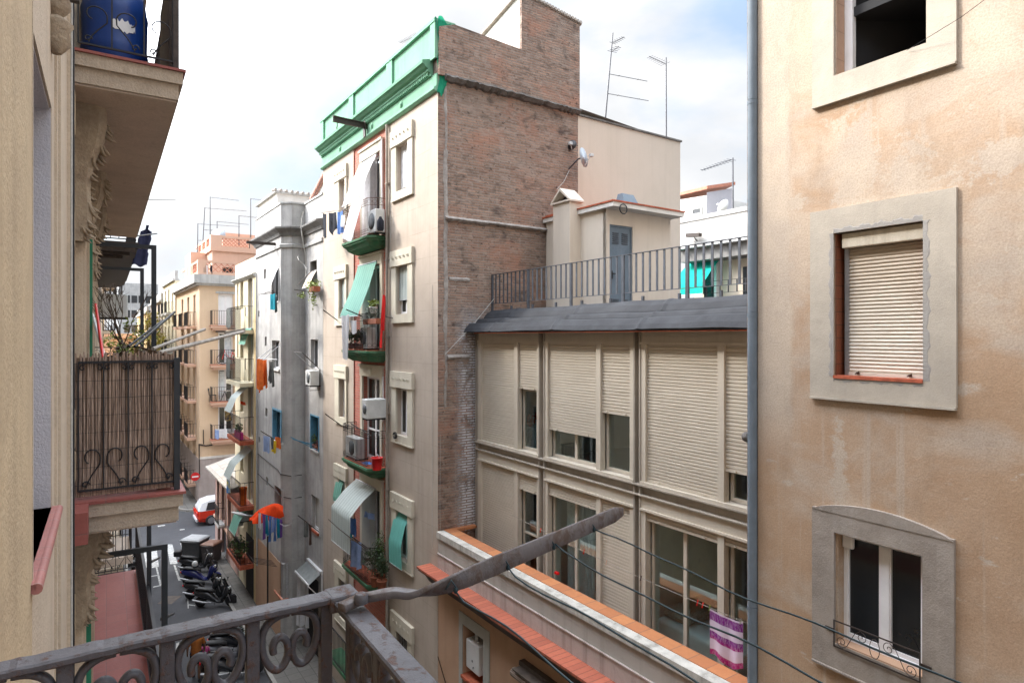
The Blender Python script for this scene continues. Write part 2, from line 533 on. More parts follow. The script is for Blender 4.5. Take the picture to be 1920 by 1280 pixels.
m_pinkband=stucco('stained_band_render',(.52,.465,.44),(.45,.40,.37),2.2,.65,(.12,.10,.08),.2,70,dirtamt=.7)
m_brownfascia=plain('dark_brown_wood',(.10,.075,.06),.7,0,.3,5)
m_tan=stucco('tan_render',(.52,.335,.225),(.47,.295,.195),1,.25,(.25,.17,.12),.12,100,dirtamt=.3)
m_lgrey=stucco('pale_grey_frame',(.45,.45,.42),(.40,.40,.37),2,.25,(.2,.2,.18),.1,90)
m_white=plain('white_enamel',(.74,.75,.76),.35,0,.06,4,bump=0)
m_whitepvc=plain('white_pvc',(.78,.77,.78),.4,0,.08,3,bump=0)
m_whitewood=plain('white_painted_wood',(.72,.72,.74),.5,0,.15,8)
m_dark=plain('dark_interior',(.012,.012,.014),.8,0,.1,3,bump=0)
m_room=plain('room_wall',(.55,.54,.52),.9,0,.1,2,bump=0)
m_glass=glassm('window_glass',refl=.04)
m_glassd=plain('dark_glass',(.02,.023,.026),.06,0,.2,1,.6,bump=0)
m_glassg=glassm('greenish_glass',(.88,.94,.92),.03)
m_curtain=clothm('white_curtain',(.80,.84,.86),(.62,.68,.72),6,.3)
m_conc=stucco('grey_render',(.50,.49,.475),(.37,.36,.35),1.1,.5,(.10,.10,.10),.25,80,dirtamt=.55,stretch=.1)
joints(m_conc,2.2,.8,.25)
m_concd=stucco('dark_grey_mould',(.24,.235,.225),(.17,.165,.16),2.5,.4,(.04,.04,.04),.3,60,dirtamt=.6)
m_concl=stucco('light_grey_render',(.50,.495,.48),(.40,.395,.385),1.4,.5,(.18,.18,.17),.25,80,dirtamt=.5)
m_blueframe=plain('blue_paint',(.10,.28,.42),.5,0,.2,8)
m_dcream=stucco('pale_yellow_render',(.68,.62,.46),(.62,.56,.41),1.2,.2,(.35,.3,.22),.1,90,dirtamt=.2)
m_yellow=stucco('yellow_render',(.66,.50,.27),(.6,.45,.24),1.2,.2,(.35,.25,.15),.1,90,dirtamt=.2)
m_peach=stucco('peach_render',(.66,.50,.35),(.62,.465,.32),.8,.15,(.35,.25,.17),.08,90,dirtamt=.15)
m_salmon=stucco('salmon_render',(.62,.41,.31),(.58,.38,.285),.8,.15,(.35,.2,.14),.08,90,dirtamt=.15)
m_salmonred=plain('salmon_coping',(.55,.22,.14),.7,0,.2,6)
m_plinth=stucco('grey_pink_plinth',(.42,.36,.34),(.36,.31,.29),1.4,.3,(.2,.17,.15),.2,60)
m_lowpink=stucco('mauve_pink_render',(.36,.235,.22),(.42,.29,.25),2.2,.5,(.15,.11,.10),.2,60,dirtamt=.5)
m_rooftile=brickm('pale_roof_tile',(.40,.36,.32),(.32,.28,.24),(.3,.27,.24),.25,.35,.02,.6,off=0)
m_rooftileR=brickm('pink_roof_tile',(.52,.28,.22),(.45,.24,.19),(.3,.17,.14),.22,.4,.02,.6,off=0)
m_iron=plain('black_iron',(.022,.022,.026),.5,.2,.2,20)
m_ironb=plain('brown_iron',(.06,.045,.038),.6,.2,.3,20)
m_ironrust=rustm('rusty_railing',(.16,.10,.07),(.2,.1,.06),.6)
m_rail=rustm('worn_grey_iron',(.092,.088,.098),(.105,.05,.032),.8,.50,.5,.54,.66,48)
m_railarm=rustm('galvanised_rusty_bar',(.135,.125,.13),(.085,.055,.04),.85,.42,.4,.46,.62,20)
m_ochre=None
m_stone=stucco('grey_window_stone',(.49,.435,.36),(.43,.38,.315),2.5,.2,(.26,.23,.2),.22,80,dirtamt=.35)
m_stone2=stucco('weathered_window_stone',(.31,.265,.225),(.235,.20,.17),3.5,.45,(.42,.38,.34),.35,60,dirtamt=.75)
m_morty=stucco('grey_cement_patch',(.36,.34,.315),(.31,.29,.27),6,0,(.24,.22,.2),.3,60)
m_redtilejamb=brickm('red_jamb_tile',(.28,.10,.055),(.22,.075,.04),(.12,.06,.04),.3,.14,.005,.3,off=0,rough=.5)
m_tanjamb=brickm('tan_jamb_tile',(.46,.30,.21),(.42,.27,.19),(.3,.2,.14),.3,.3,.005,.2,off=0,rough=.6)
m_pipe=stucco('blue_grey_pipe',(.17,.205,.24),(.145,.175,.205),4,.2,(.1,.11,.12),.25,160,.6,dirtamt=.3)
m_lyellow=stucco('near_yellow_render',(.58,.46,.30),(.51,.40,.265),3.5,.35,(.25,.19,.12),.35,70,dirtamt=.45)
m_lcream=stucco('near_cream_render',(.60,.50,.385),(.54,.45,.345),3.0,.3,(.3,.24,.17),.5,60,dirtamt=.3)
m_lav=stucco('near_lavender_jamb',(.49,.475,.50),(.46,.445,.47),3,.12,(.36,.34,.35),.45,90,dirtamt=.15)
m_sill=brickm('pink_sill_tile',(.36,.155,.135),(.32,.135,.12),(.30,.17,.15),.14,3,.006,.25,off=0,rough=.45)
m_balc=stucco('beige_balcony_render',(.50,.42,.335),(.43,.36,.285),2.5,.3,(.14,.11,.08),.6,60,dirtamt=.5)
m_under=stucco('brown_balcony_soffit',(.62,.52,.44),(.54,.45,.38),1.6,.0,(.12,.085,.065),.3,60,dirtamt=.6)
m_carve=stucco('carved_stucco',(.45,.37,.27),(.34,.27,.2),7,.3,(.13,.1,.07),.9,40,dirtamt=.7)
m_redtile=brickm('red_balcony_tile',(.30,.10,.085),(.26,.085,.075),(.22,.10,.09),.28,.28,.006,.25,off=0,rough=.5)
m_reed=stripes('reed_screen',(.32,.22,.16),(.075,.048,.036),.011,0,.62,.85,.9,(.08,.055,.04),.115)
m_greenpost=plain('green_wood',(.03,.25,.14),.5,0,.15)
m_blue=plain('blue_plastic',(.012,.055,.25),.35,0,.2,3,bump=0)
m_blindG=stripes('green_slat_blind',(.22,.50,.40),(.07,.24,.19),.16,0,.88,.6,.5,(.30,.58,.48),.05,.25)
m_blindP=stripes('pale_slat_blind',(.50,.56,.54),(.20,.25,.25),.16,0,.88,.6,.5,(.62,.66,.64),.06,.2)
m_blindW=stripes('white_cloth_blind',(.64,.62,.60),(.55,.54,.52),.07,0,.5,.8,.1,None,.3,.25)
m_blindT=stripes('turquoise_slat_blind',(.17,.52,.46),(.10,.38,.34),.15,0,.93,.6,.3,(.24,.60,.54),.045,.25)
m_teal=clothm('teal_awning',(.02,.47,.38),(.015,.38,.31),5,.35)
m_greycloth=clothm('grey_awning_cloth',(.30,.32,.32),(.24,.26,.26),4,.2)
m_cwhite=clothm('white_laundry',(.74,.74,.76),(.62,.63,.67),4)
m_cblack=clothm('black_laundry',(.03,.033,.045),(.015,.016,.02),5,.05)
m_cblue=clothm('blue_laundry',(.14,.27,.62),(.09,.18,.45),5)
m_clblue=clothm('light_blue_laundry',(.32,.42,.68),(.22,.31,.55),5)
m_cteal=clothm('teal_laundry',(.03,.32,.42),(.02,.22,.31),5)
m_corange=clothm('orange_laundry',(.75,.19,.045),(.55,.12,.03),5)
m_cred=clothm('orange_red_laundry',(.85,.085,.02),(.65,.05,.015),5)
m_cpurple=clothm('purple_laundry',(.20,.10,.36),(.13,.07,.26),5)
m_cgrey=clothm('grey_laundry',(.16,.17,.165),(.08,.085,.085),5)
m_cyellow=clothm('yellow_laundry',(.75,.55,.04),(.6,.4,.03),5)
m_cbrown=clothm('brown_laundry',(.12,.075,.06),(.07,.045,.04),5)
m_ac=plain('ac_casing',(.60,.61,.60),.45,0,.12,4,bump=0)
m_acgrille=plain('ac_grille',(.10,.11,.12),.5,0,.2,20)
m_alu=plain('aluminium',(.45,.46,.48),.35,.7,.15,8,bump=0)
m_ant=plain('antenna_metal',(.13,.13,.14),.5,.4,.2,8,bump=0)
m_dish=plain('dish_grey',(.55,.60,.66),.45,0,.12,3,bump=0)
m_pot=plain('terracotta_pot',(.38,.13,.07),.8,0,.25,8)
m_potred=plain('red_plastic',(.72,.015,.015),.3,0,.15,4,bump=0)
m_leaf=plain('leaf_green',(.075,.14,.03),.55,0,.45,14)
m_leafl=plain('leaf_yellow_green',(.26,.34,.06),.55,0,.35,14)
m_leafd=plain('leaf_dark',(.035,.065,.022),.6,0,.4,14)
m_leafy=plain('leaf_autumn',(.45,.38,.06),.6,0,.4,8)
m_twig=plain('twig_brown',(.10,.07,.045),.8,0,.3,20)
m_wood=plain('weathered_pole',(.17,.14,.12),.8,0,.35,14)
m_woodl=plain('pale_wood',(.42,.38,.33),.8,0,.3,14)
m_cord=plain('dark_green_cord',(.012,.035,.045),.5,0,.15,30,bump=0)
m_cable=plain('pale_cable',(.5,.49,.46),.6,0,.15,30,bump=0)
m_cabled=plain('black_cable',(.02,.02,.022),.6,0,.1,30,bump=0)
m_asph=None
#  building parts
def wall(mb,u0,u1,z0,z1,v,ops=(),depth=.2):
 """wall face with openings and their reveals; no lintel is painted on"""
 us=sorted({u0,u1,*[q for o in ops for q in o[:2]if u0<q<u1]})
 zs=sorted({z0,z1,*[q for o in ops for q in o[2:4]if z0<q<z1]})
 for j in range(len(zs)-1):
  st=None
  for i in range(len(us)-1):
   cu,cz=(us[i]+us[i+1])/2,(zs[j]+zs[j+1])/2
   hole=any(o[0]<cu<o[1]and o[2]<cz<o[3]for o in ops)
   if not hole and st is None:st=us[i]
   if(hole or i==len(us)-2)and st is not None:
    en=us[i]if hole else us[i+1]
    mb.quad((st,v,zs[j]),(st,v,zs[j+1]),(en,v,zs[j+1]),(en,v,zs[j]))
    st=None
 for o in ops:
  a,b,c,d=o[:4];w_=v-depth
  mb.quad((a,v,c),(a,w_,c),(a,w_,d),(a,v,d))
  mb.quad((b,v,c),(b,v,d),(b,w_,d),(b,w_,c))
  mb.quad((a,v,d),(a,w_,d),(b,w_,d),(b,v,d))
  mb.quad((a,v,c),(b,v,c),(b,w_,c),(a,w_,c))
 return mb
def window(parent,fr,a,b,c,d,v,mat,fw=.06,mull=1,trans=(),glass=None,back=True,name='window',backmat=None,t=.05,cur=None):
 """frame (part) with its pane (sub-part) at depth v; dark room behind it"""
 m=MB(fr)
 m.box(a,a+fw,v-t,v,c,d);m.box(b-fw,b,v-t,v,c,d)
 m.box(a+fw,b-fw,v-t,v,c,c+fw);m.box(a+fw,b-fw,v-t,v,d-fw,d)
 for k in range(1,mull+1):
  x=a+(b-a)*k/(mull+1)
  m.box(x-fw*.6,x+fw*.6,v-t+.004,v+.004,c+fw,d-fw)
 for z in trans:
  m.box(a+fw,b-fw,v-t+.002,v+.002,z-fw*.35,z+fw*.35)
 f=m.build(name,mat,parent)
 g=MB(fr);g.box(a+fw*.5,b-fw*.5,v-t*.62,v-t*.4,c+fw*.5,d-fw*.5)
 g.build('pane',glass or m_glassd,f)
 if cur is not None:
  q=MB(fr)
  q.grid(lambda x,y:(a+fw+(b-a-2*fw)*(cur[0]+(cur[1]-cur[0])*x),v-t-.06+.02*math.sin(x*40),d-fw-(d-c-2*fw)*y*cur[2]),30,2)
  q.build('curtain',m_curtain,f)
 return f
def railing(parent,fr,pts,z0,z1,sp=.12,r=.008,mat=None,name='railing',top=.016,deco=0,mid=None):
 m=MB(fr)
 for i in range(len(pts)-1):
  a,b=Vector((*pts[i],0)),Vector((*pts[i+1],0))
  m.beam((a.x,a.y,z1),(b.x,b.y,z1),top*2,top*1.2)
  m.beam((a.x,a.y,z0),(b.x,b.y,z0),top*1.6,top)
  if mid:m.beam((a.x,a.y,mid),(b.x,b.y,mid),top,top)
  n=max(1,int((b-a).length/sp))
  for k in range(n+1):
   p=a+(b-a)*(k/n)
   m.beam((p.x,p.y,z0),(p.x,p.y,z1),r*2,r*2,(1,0,0))
   if deco and k<n:
    q=a+(b-a)*((k+.5)/n);dd=(b-a).normalized()*((b-a).length/n*.38)
    for zz in(z1-deco,z0+deco):
     ring=[(q.x+dd.x*math.cos(t_*math.pi/4),q.y+dd.y*math.cos(t_*math.pi/4),zz+dd.length*math.sin(t_*math.pi/4))for t_ in range(9)]
     m.tube(ring,r*.7,4,False)
 return m.build(name,mat or m_iron,parent)
def cloth(fr,name,label,cat,mat,p0,p1,h,folds=3,amp=.03,group=None,ragged=.06,seed=0,taper=1.0,nu=22,nv=10,lean=0.0):
 """a cloth hanging from the line p0-p1 (frame coordinates)"""
 rr=random.Random(seed+11)
 a,b=Vector(p0),Vector(p1)
 nrm=(b-a).cross(Vector((0,0,1))).normalized()
 ph,ph2=rr.random()*6,rr.random()*6
 def fn(x,y):
  xx=.5+(x-.5)*(1+(taper-1)*y)
  p=a+(b-a)*xx
  s=math.sin(x*math.pi*2*folds+ph)*amp*(.35+y*.9)+math.sin(x*9+ph2+y*2)*amp*.5
  p=p+nrm*s+nrm*(lean*y)
  hh=h*(1-ragged*(.5+.5*math.sin(x*7+ph))*y)
  p.z-=y*hh
  p.z-=.02*math.sin(x*math.pi)
  return tuple(p)
 m=MB(fr);m.grid(fn,nu,nv)
 return one(m,name,mat,label,cat,group=group)
def blind(fr,label,mat,u0,u1,prof,name='balcony_blind',cat='awning',rod=True,group=None,sag=.03,u_shift=0.0,taper=1.0):
 """slatted sheet following the (v,z) profile between u0 and u1"""
 pr=[Vector((p[0],p[1]))for p in prof]
 ln=[0]
 for i in range(1,len(pr)):ln.append(ln[-1]+(pr[i]-pr[i-1]).length)
 def at(t):
  t*=ln[-1]
  for i in range(1,len(pr)):
   if t<=ln[i]+1e-6:
    k=(t-ln[i-1])/(ln[i]-ln[i-1])
    return pr[i-1].lerp(pr[i],k)
  return pr[-1]
 def fn(x,y):
  q=at(y)
  um=(u0+u1)/2
  u=um+(u0-um+(u1-u0)*x)*(1+(taper-1)*y)+u_shift*y
  return(u,q.x+.006*math.sin(x*23+y*5),q.y-sag*math.sin(y*math.pi)*.6+.006*math.sin(x*11))
 m=MB(fr);m.grid(fn,12,14)
 base=(sum(p[0]for p in m.v)/len(m.v),prof[0][0],min(p[1]for p in prof))
 t=thing(name,label,cat,fr,base,group)
 m.build('sheet',mat,t)
 if rod:
  e=fn(0,1),fn(1,1);s_=fn(0,0),fn(1,0)
  MB(fr).tube([e[0],e[1]],.012,6).build('bottom_rod',m_alu,t);MB(fr).tube([s_[0],s_[1]],.02,6).build('top_rod',m_alu,t)
 return t
def ac_unit(fr,label,u0,u1,v0,v1,z0,z1,front='v',group='air conditioning units on the facades'):
 t=thing('air_conditioner',label,'air conditioner',fr,((u0+u1)/2,(v0+v1)/2,z0),group)
 m=MB(fr);m.bbox(u0,u1,v0,v1,z0,z1,.02);m.build('casing',m_ac,t)
 g=MB(fr);r_=min(z1-z0,(u1-u0)if front=='v' else(v1-v0))*.36
 if front=='v':
  c_=(u0+(u1-u0)*.42,v1,(z0+z1)/2)
  g.lathe((c_[0],v1-.004,c_[2]),[(r_,0),(r_,.012),(r_*.2,.014)],16,'v')
 else:
  g.lathe((u0+.004,(v0+v1)/2,(z0+z1)/2),[(r_,0),(r_,-.012),(r_*.2,-.014)],16,'u')
 g.build('fan_grille',m_acgrille,t,fix=True)
 b=MB(fr);b.box(u0+.05,u0+.09,v0-.12,v1,z0-.04,z0-.001);b.box(u1-.09,u1-.05,v0-.12,v1,z0-.04,z0-.001)
 b.build('bracket',m_iron,t)
 return t
def leaves(mb,c,rad,n,sz,rr,droop=0):
 for _ in range(n):
  while True:
   p=Vector((rr.uniform(-1,1),rr.uniform(-1,1),rr.uniform(-1,1)))
   if p.length<1:break
  k=rr.choice([.5,.8,1,1]);p*=k
  q=Vector((c[0]+p.x*rad[0],c[1]+p.y*rad[1],c[2]+p.z*rad[2]))
  a=Vector((rr.uniform(-1,1),rr.uniform(-1,1),rr.uniform(-.6,.9)-droop)).normalized()
  b=a.cross(Vector((rr.uniform(-1,1),rr.uniform(-1,1),rr.uniform(-1,1)))).normalized()
  s=sz*rr.uniform(.6,1.3)
  mb.add([q-a*s,q+b*s*.38,q+a*s,q-b*s*.38],[(0,1,2,3)])
def potplant(fr,label,c,h=.5,r=.2,mat=None,potmat=None,pr=.1,ph=.18,n=160,sz=.045,seed=1,cat='potted plant',group=None):
 rr=random.Random(seed)
 t=thing('potted_plant',label,cat,fr,c,group)
 m=MB(fr);m.lathe(c,[(pr*.7,0),(pr,ph),(pr*1.08,ph),(pr*1.08,ph+.025),(pr*.9,ph+.025),(pr*.85,ph-.01)],14)
 m.build('pot',potmat or m_pot,t)
 m=MB(fr)
 for k in range(7):
  a=rr.uniform(0,6.28);q=rr.uniform(.2,.8)*r
  m.tube([(c[0],c[1],c[2]+ph),(c[0]+q*.4*math.cos(a),c[1]+q*.4*math.sin(a),c[2]+ph+h*.4),(c[0]+q*math.cos(a),c[1]+q*math.sin(a),c[2]+ph+h*.8)],.004,4)
 m.build('stem',m_twig,t)
 m=MB(fr);leaves(m,(c[0],c[1],c[2]+ph+h*.55),(r,r,h*.5),n,sz,rr);m.build('foliage',mat or m_leaf,t)
 return t
def yagi(mb,c,d,n=9,L_=1.0,w_=.28,r=.006):
 """yagi antenna boom from c towards the unit direction d (u,v)"""
 dx,dy=d
 mb.tube([(c[0],c[1],c[2]),(c[0]+dx*L_,c[1]+dy*L_,c[2])],r,4)
 for k in range(n):
  t=L_*(k+.5)/n;ww=w_*(1-.4*k/n)
  x,y=c[0]+dx*t,c[1]+dy*t
  mb.tube([(x-dy*ww/2,y+dx*ww/2,c[2]),(x+dy*ww/2,y-dx*ww/2,c[2])],r*.7,4)
def antenna(fr,label,u,v,z0,z1,arms,lean=(0,0),r=.022,group='television antennas on the roofs'):
 """arms: (height fraction, (du,dv), length, elements, width)"""
 t=thing('antenna',label,'antenna',fr,(u,v,z0),group)
 m=MB(fr);m.tube([(u,v,z0),(u+lean[0],v+lean[1],z1)],[r,r*.6],6);m.build('mast',m_ant,t)
 for f,d,L_,n,w_ in arms:
  m=MB(fr);yagi(m,(u+lean[0]*f,v+lean[1]*f,z0+(z1-z0)*f),d,n,L_,w_,r*.38)
  m.build('receiver',m_ant,t)
 return t
def dish(fr,label,c,r,d,mount,matd=None):
 """satellite dish: centre c, facing unit vector d"""
 t=thing('satellite_dish',label,'satellite dish',fr,mount,'satellite dishes')
 d=Vector(d).normalized();a=d.cross(Vector((0,0,1))).normalized();b=a.cross(d)
 m=MB(fr);rings=[]
 for k,off in((1,.16),(.8,.09),(.5,.03),(.15,0),(.15,-.02),(.5,.01),(.8,.07),(1,.145)):
  rings.append([tuple(Vector(c)+d*(off*r)+(a*math.cos(t_*math.pi/12)+b*math.sin(t_*math.pi/12))*(r*k))for t_ in range(24)])
 m.loft(rings,True,True);m.build('reflector',matd or m_dish,t,fix=True)
 m=MB(fr);f=Vector(c)+d*r*1.0-b*0.0
 m.tube([tuple(Vector(c)-b*r),tuple(f)],.012,5);m.bbox(f.x-.05,f.x+.05,f.y-.04,f.y+.04,f.z-.04,f.z+.04);m.build('receiver_arm',m_ac,t)
 m=MB(fr);m.tube([c,tuple(Vector(c)-d*.12),mount],.02,6);m.build('mount',m_ant,t)
 return t
#  TALL HOUSE (green cornice)
uL,uR=S.U(606),0.0
tall=thing('tall_house','tall narrow beige apartment house with pink brick strip, green cornice and bare brick side wall','building',S,(uL/2,0,GZ))
strip0,strip1=S.U(725),S.U(663)
WR=[(5.26,3.5),(2.2,.39),(-.87,-2.66),(-3.97,-5.77),(-7.03,-8.85)]
colR=(S.U(776),S.U(737));colL=(S.U(652),S.U(630))
inR=(S.U(767),S.U(745));inL=(S.U(649),S.U(637.5))
door=(S.U(713),S.U(680))
BALZ=[2.67,-.36,-3.45,-6.5]
ops_wall,ops_strip=[],[]
for zt,zb in WR:
 for c_ in(inR,inL):
  ops_wall.append((c_[0],c_[1],zb+.19,zt-.42))
for z in BALZ:ops_strip.append((door[0],door[1],z+.02,z+2.35))
m=MB(S);wall(m,strip1,uL,GZ,7.1,0,[o for o in ops_wall if o[0]>strip1],.16);wall(m,0,strip0,GZ,7.1,0,[o for o in ops_wall if o[0]<strip0],.16)
m.quad((uL,0,GZ),(uL,0,7.1),(uL,-8.09,7.1),(uL,-8.09,GZ));m.quad((0,-8.09,GZ),(uL,-8.09,GZ),(uL,-8.09,5.8),(0,-8.09,5.8))
m.quad((0.02,-.02,6.3),(uL,-.02,6.3),(uL,-8.09,5.8),(0.02,-8.09,5.8))
m.build('front_wall',m_beige,tall)
m=MB(S);wall(m,strip0,strip1,GZ,6.2,-.035,ops_strip,.2)
m.quad((strip0,-.035,GZ),(strip0,0,GZ),(strip0,0,6.2),(strip0,-.035,6.2));m.quad((strip1,-.035,GZ),(strip1,-.035,6.2),(strip1,0,6.2),(strip1,0,GZ))
m.build('brick_strip',m_pinkbrick,tall)
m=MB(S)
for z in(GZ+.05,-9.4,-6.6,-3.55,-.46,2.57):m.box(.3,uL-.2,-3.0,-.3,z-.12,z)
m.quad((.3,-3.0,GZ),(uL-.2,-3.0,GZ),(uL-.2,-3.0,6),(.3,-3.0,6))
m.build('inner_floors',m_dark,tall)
def kz(px,py,w_=0):return K.P(px,py,w_)
zl1=(K.P(833,145)[1]+K.P(1085,210)[1])/2
zl2=(K.P(835,408)[1]+K.P(1025,430)[1])/2
wE=-4.14
m=MB(K)
m.add([(0,0,GZ),(0,0,7.0),(K.U(850),0,7.15),(K.U(975),0,K.P(975,95)[1]),(wE,0,K.P(1085,150)[1]*0+6.9),(wE,0,GZ)],[(0,5,4,3,2,1)])
m.build('party_wall',m_brick,tall)
kt=K.U(975);zs_=K.P(975,95)[1]
m=MB(K)
p_=[(0,zl1),(0,7.0),(K.U(850),7.15),(kt,zs_),(kt,8.45),(wE,8.18),(wE,zl1)]
m.add([(a,.07,z)for a,z in p_]+[(a,-.25,z)for a,z in p_],[tuple(range(7))[::-1]]+[(i,(i+1)%7,7+(i+1)%7,7+i)for i in range(7)]+[tuple(range(7,14))])
m.build('upper_party_wall',m_brick,tall,fix=True)
rr=random.Random(3)
def rough_ledge(u0,u1,z,d,h,n=40,slope=0.0):
 mm=MB(K);rings=[]
 for i in range(n+1):
  t=i/n;u=u0+(u1-u0)*t
  zz=z+slope*t
  a,b=d*rr.uniform(.8,1.15),h*rr.uniform(.75,1.25)
  rings.append([(u,-.02,zz-b),(u,a*.5,zz-b*.9),(u,a,zz-b*.35),(u,a*.8,zz+.01*rr.random()),(u,-.02,zz+.05)])
 mm.loft(rings,True,False)
 return mm
rough_ledge(-.15,wE,zl1+.03,.17,.13,60).build('brick_ledge',m_brickledge,tall,fix=True)
rough_ledge(-.17,K.U(1026),zl2,.10,.07,46).build('brick_ledge',m_mortar,tall,fix=True)
for a,b,py in((838,880,668),(842,880,521)):
 rough_ledge(K.U(a),K.U(b),K.P(a,py)[1],.07 if py>600 else .025,.07,10).build('brick_ledge',m_mortar,tall,fix=True)
mm=MB(K);n=90;vs_=[];fs_=[]
for i in range(n+1):
 z=6.0-i*(6.0+1.6)/n;c0=-.20+.012*math.sin(i*.3)+rr.uniform(-.008,.008);hw=.02+.022*rr.random()+(.02 if 20<i<70 else 0)
 vs_+=[(c0-hw,.006,z),(c0,.022,z),(c0+hw,.006,z)]
 if i:o_=(i-1)*3;fs_+=[(o_,o_+1,o_+4,o_+3),(o_+1,o_+2,o_+5,o_+4)]
mm.add(vs_,fs_);mm.build('mortar_seam',m_mortar,tall)
mw=newmat('whitewash_smear');b_=NB(mw);c_=b_.coord('UV')
nz_=b_.noise(b_.coord('UV',(1,.7,1)),2.4,8,.7,.5)
al_=b_.ramp(nz_,.36,.52,0,.95)
br_=b_.n("ShaderNodeTexBrick",{'Scale':1.0,'Mortar Size':.014,'Mortar Smooth':.2,'Brick Width':.30,'Row Height':.062});b_.l(c_,br_.inputs[0])
su_=b_.sep(c_)
edge_=b_.ramp(b_.math('ADD',su_[0],b_.math('MULTIPLY',nz_,.5)),-.42,-.12,1,0)
edge_=b_.math('MULTIPLY',edge_,b_.ramp(b_.math('ADD',su_[1],b_.math('MULTIPLY',nz_,1.2)),.5,1.5,1,0))
al_=b_.math('MULTIPLY',al_,edge_)
al_=b_.math('MULTIPLY',al_,b_.ramp(br_.outputs['Fac'],0,1,1,.15))
dif_=b_.n("ShaderNodeBsdfDiffuse",{'Color':(.62,.61,.62,1)});tr_=b_.n("ShaderNodeBsdfTransparent");ms_=b_.n("ShaderNodeMixShader")
b_.l(al_,ms_.inputs[0]);b_.l(tr_.outputs[0],ms_.inputs[1]);b_.l(dif_.outputs[0],ms_.inputs[2])
oo_=b_.n("ShaderNodeOutputMaterial");b_.l(ms_.outputs[0],oo_.inputs[0])
m=MB(K);m.quad((-.3,.004,-4.6),(-1.44,.004,-4.6),(-1.44,.004,1.0),(-.3,.004,1.0));m.build('whitewash_smear',mw,tall)
m=MB(S);va=K.U(975)
m.add([(.02,va,5.9),(3.4,va,5.9),(3.4,va,7.7),(.02,va,8.42)],[(0,1,2,3)])
m.add([(3.4,va,5.9),(3.4,wE,5.9),(3.4,wE,7.5),(3.4,va,7.7)],[(0,1,2,3)])
m.add([(.02,wE,5.9),(.02,wE,8.15),(3.4,wE,7.5),(3.4,wE,5.9)],[(0,1,2,3)])
m.build('stair_head',m_whitewall,tall)
m=MB(S);m.add([(-.08,va+.08,8.46),(3.5,va+.08,7.74),(3.5,wE-.06,7.5),(-.08,wE-.06,8.2),(-.08,va+.08,8.53),(3.5,va+.08,7.81),(3.5,wE-.06,7.57),(-.08,wE-.06,8.27)],[(0,1,2,3),(7,6,5,4),(0,4,5,1),(1,5,6,2),(2,6,7,3),(3,7,4,0)])
for i in range(22):
 t=i/21;m.tube([(-.1,va+.06+(wE-va-.08)*t,8.52-.26*t),(.25,va+.06+(wE-va-.08)*t,8.45-.26*t)],.05,6)
m.build('stair_head_roof',m_rooftile,tall)
zc=K.P(1083,217)[1];wE2=K.U(1275.5)
m=MB(K);m.quad((wE,.0,GZ),(wE,0,zc),(wE2,0,zc),(wE2,0,GZ));m.quad((wE2,0,GZ),(wE2,0,zc),(wE2,-6,zc),(wE2,-6,GZ))
m.quad((wE,0,zc),(wE,-6,zc),(wE2,-6,zc),(wE2,0,zc))
m.build('rear_wall',m_cream,tall)
m=MB(K);m.box(wE+.02,wE2-.04,-.2,.04,zc+.002,zc+.05);m.build('rear_coping',m_brickledge,tall)
m=MB(S)
m.box(-.01,uL+.02,-.42,.03,6.30,7.12)
for px_ in(735,663,607.5):u_=S.U(px_);m.box(u_-.18,min(u_+.18,uL+.05),-.44,.085,6.30,7.2)
m.box(-.015,.22,-.44,.085,6.3,7.2)
m.box(-.02,uL+.03,-.45,.10,7.121,7.19)
m.build('parapet',m_greenp,tall)
m=MB(S)
prof=[(-.02,5.97),(.07,5.97),(.07,6.03),(.13,6.07),(.13,6.12),(.19,6.15),(.24,6.20),(.28,6.22),(.28,6.29),(.10,6.34),(-.02,6.34)]
m.extr(prof,.22,uL+.04)
m.build('cornice',m_greenp2,tall)
m=MB(S);m.extr([(-.02,5.56),(.06,5.56),(.10,5.60),(.10,5.64),(.05,5.68),(.035,5.70),(.035,5.969),(-.02,5.969)],.0,uL+.02)
for px_ in(755,700,640):
 u_=S.U(px_);m.lathe((u_,.03,5.83),[(.09,0),(.085,.02),(.03,.03),(.02,.045)],14,'v')
m.build('frieze',m_greenp,tall,fix=True)
m=MB(S);u_=.30
while u_<uL-.05:
 m.box(u_,u_+.045,.069,.115,5.985,6.06);u_+=.09
m.build('dentils',m_greenp2,tall)
def surround(u0,u1,zt,zb,i0,i1):
 m=MB(S);g=.05
 m.box(u0,i0,0,g,zb,zt-.40);m.box(i1,u1,0,g,zb,zt-.40)
 m.box(i0,i1,0,g,zb,zb+.19)
 m.box(u0-.03,u1+.03,0,g+.03,zt-.40,zt)
 m.box(u0-.01,u1+.01,0,g+.012,zb-.03,zb+.001)
 cu,w_=(u0+u1)/2,(u1-u0)*.36
 for k in range(5):
  x=cu+(k-2)/2*w_;r_=.055
  pts=[(x+math.cos(t*.7)*r_*(1-t/12),g+.034,zt-.2+math.sin(t*.7)*r_*(1-t/12))for t in range(11)]
  m.tube(pts,.011,4)
 return m.build('window_surround',m_surround,tall)
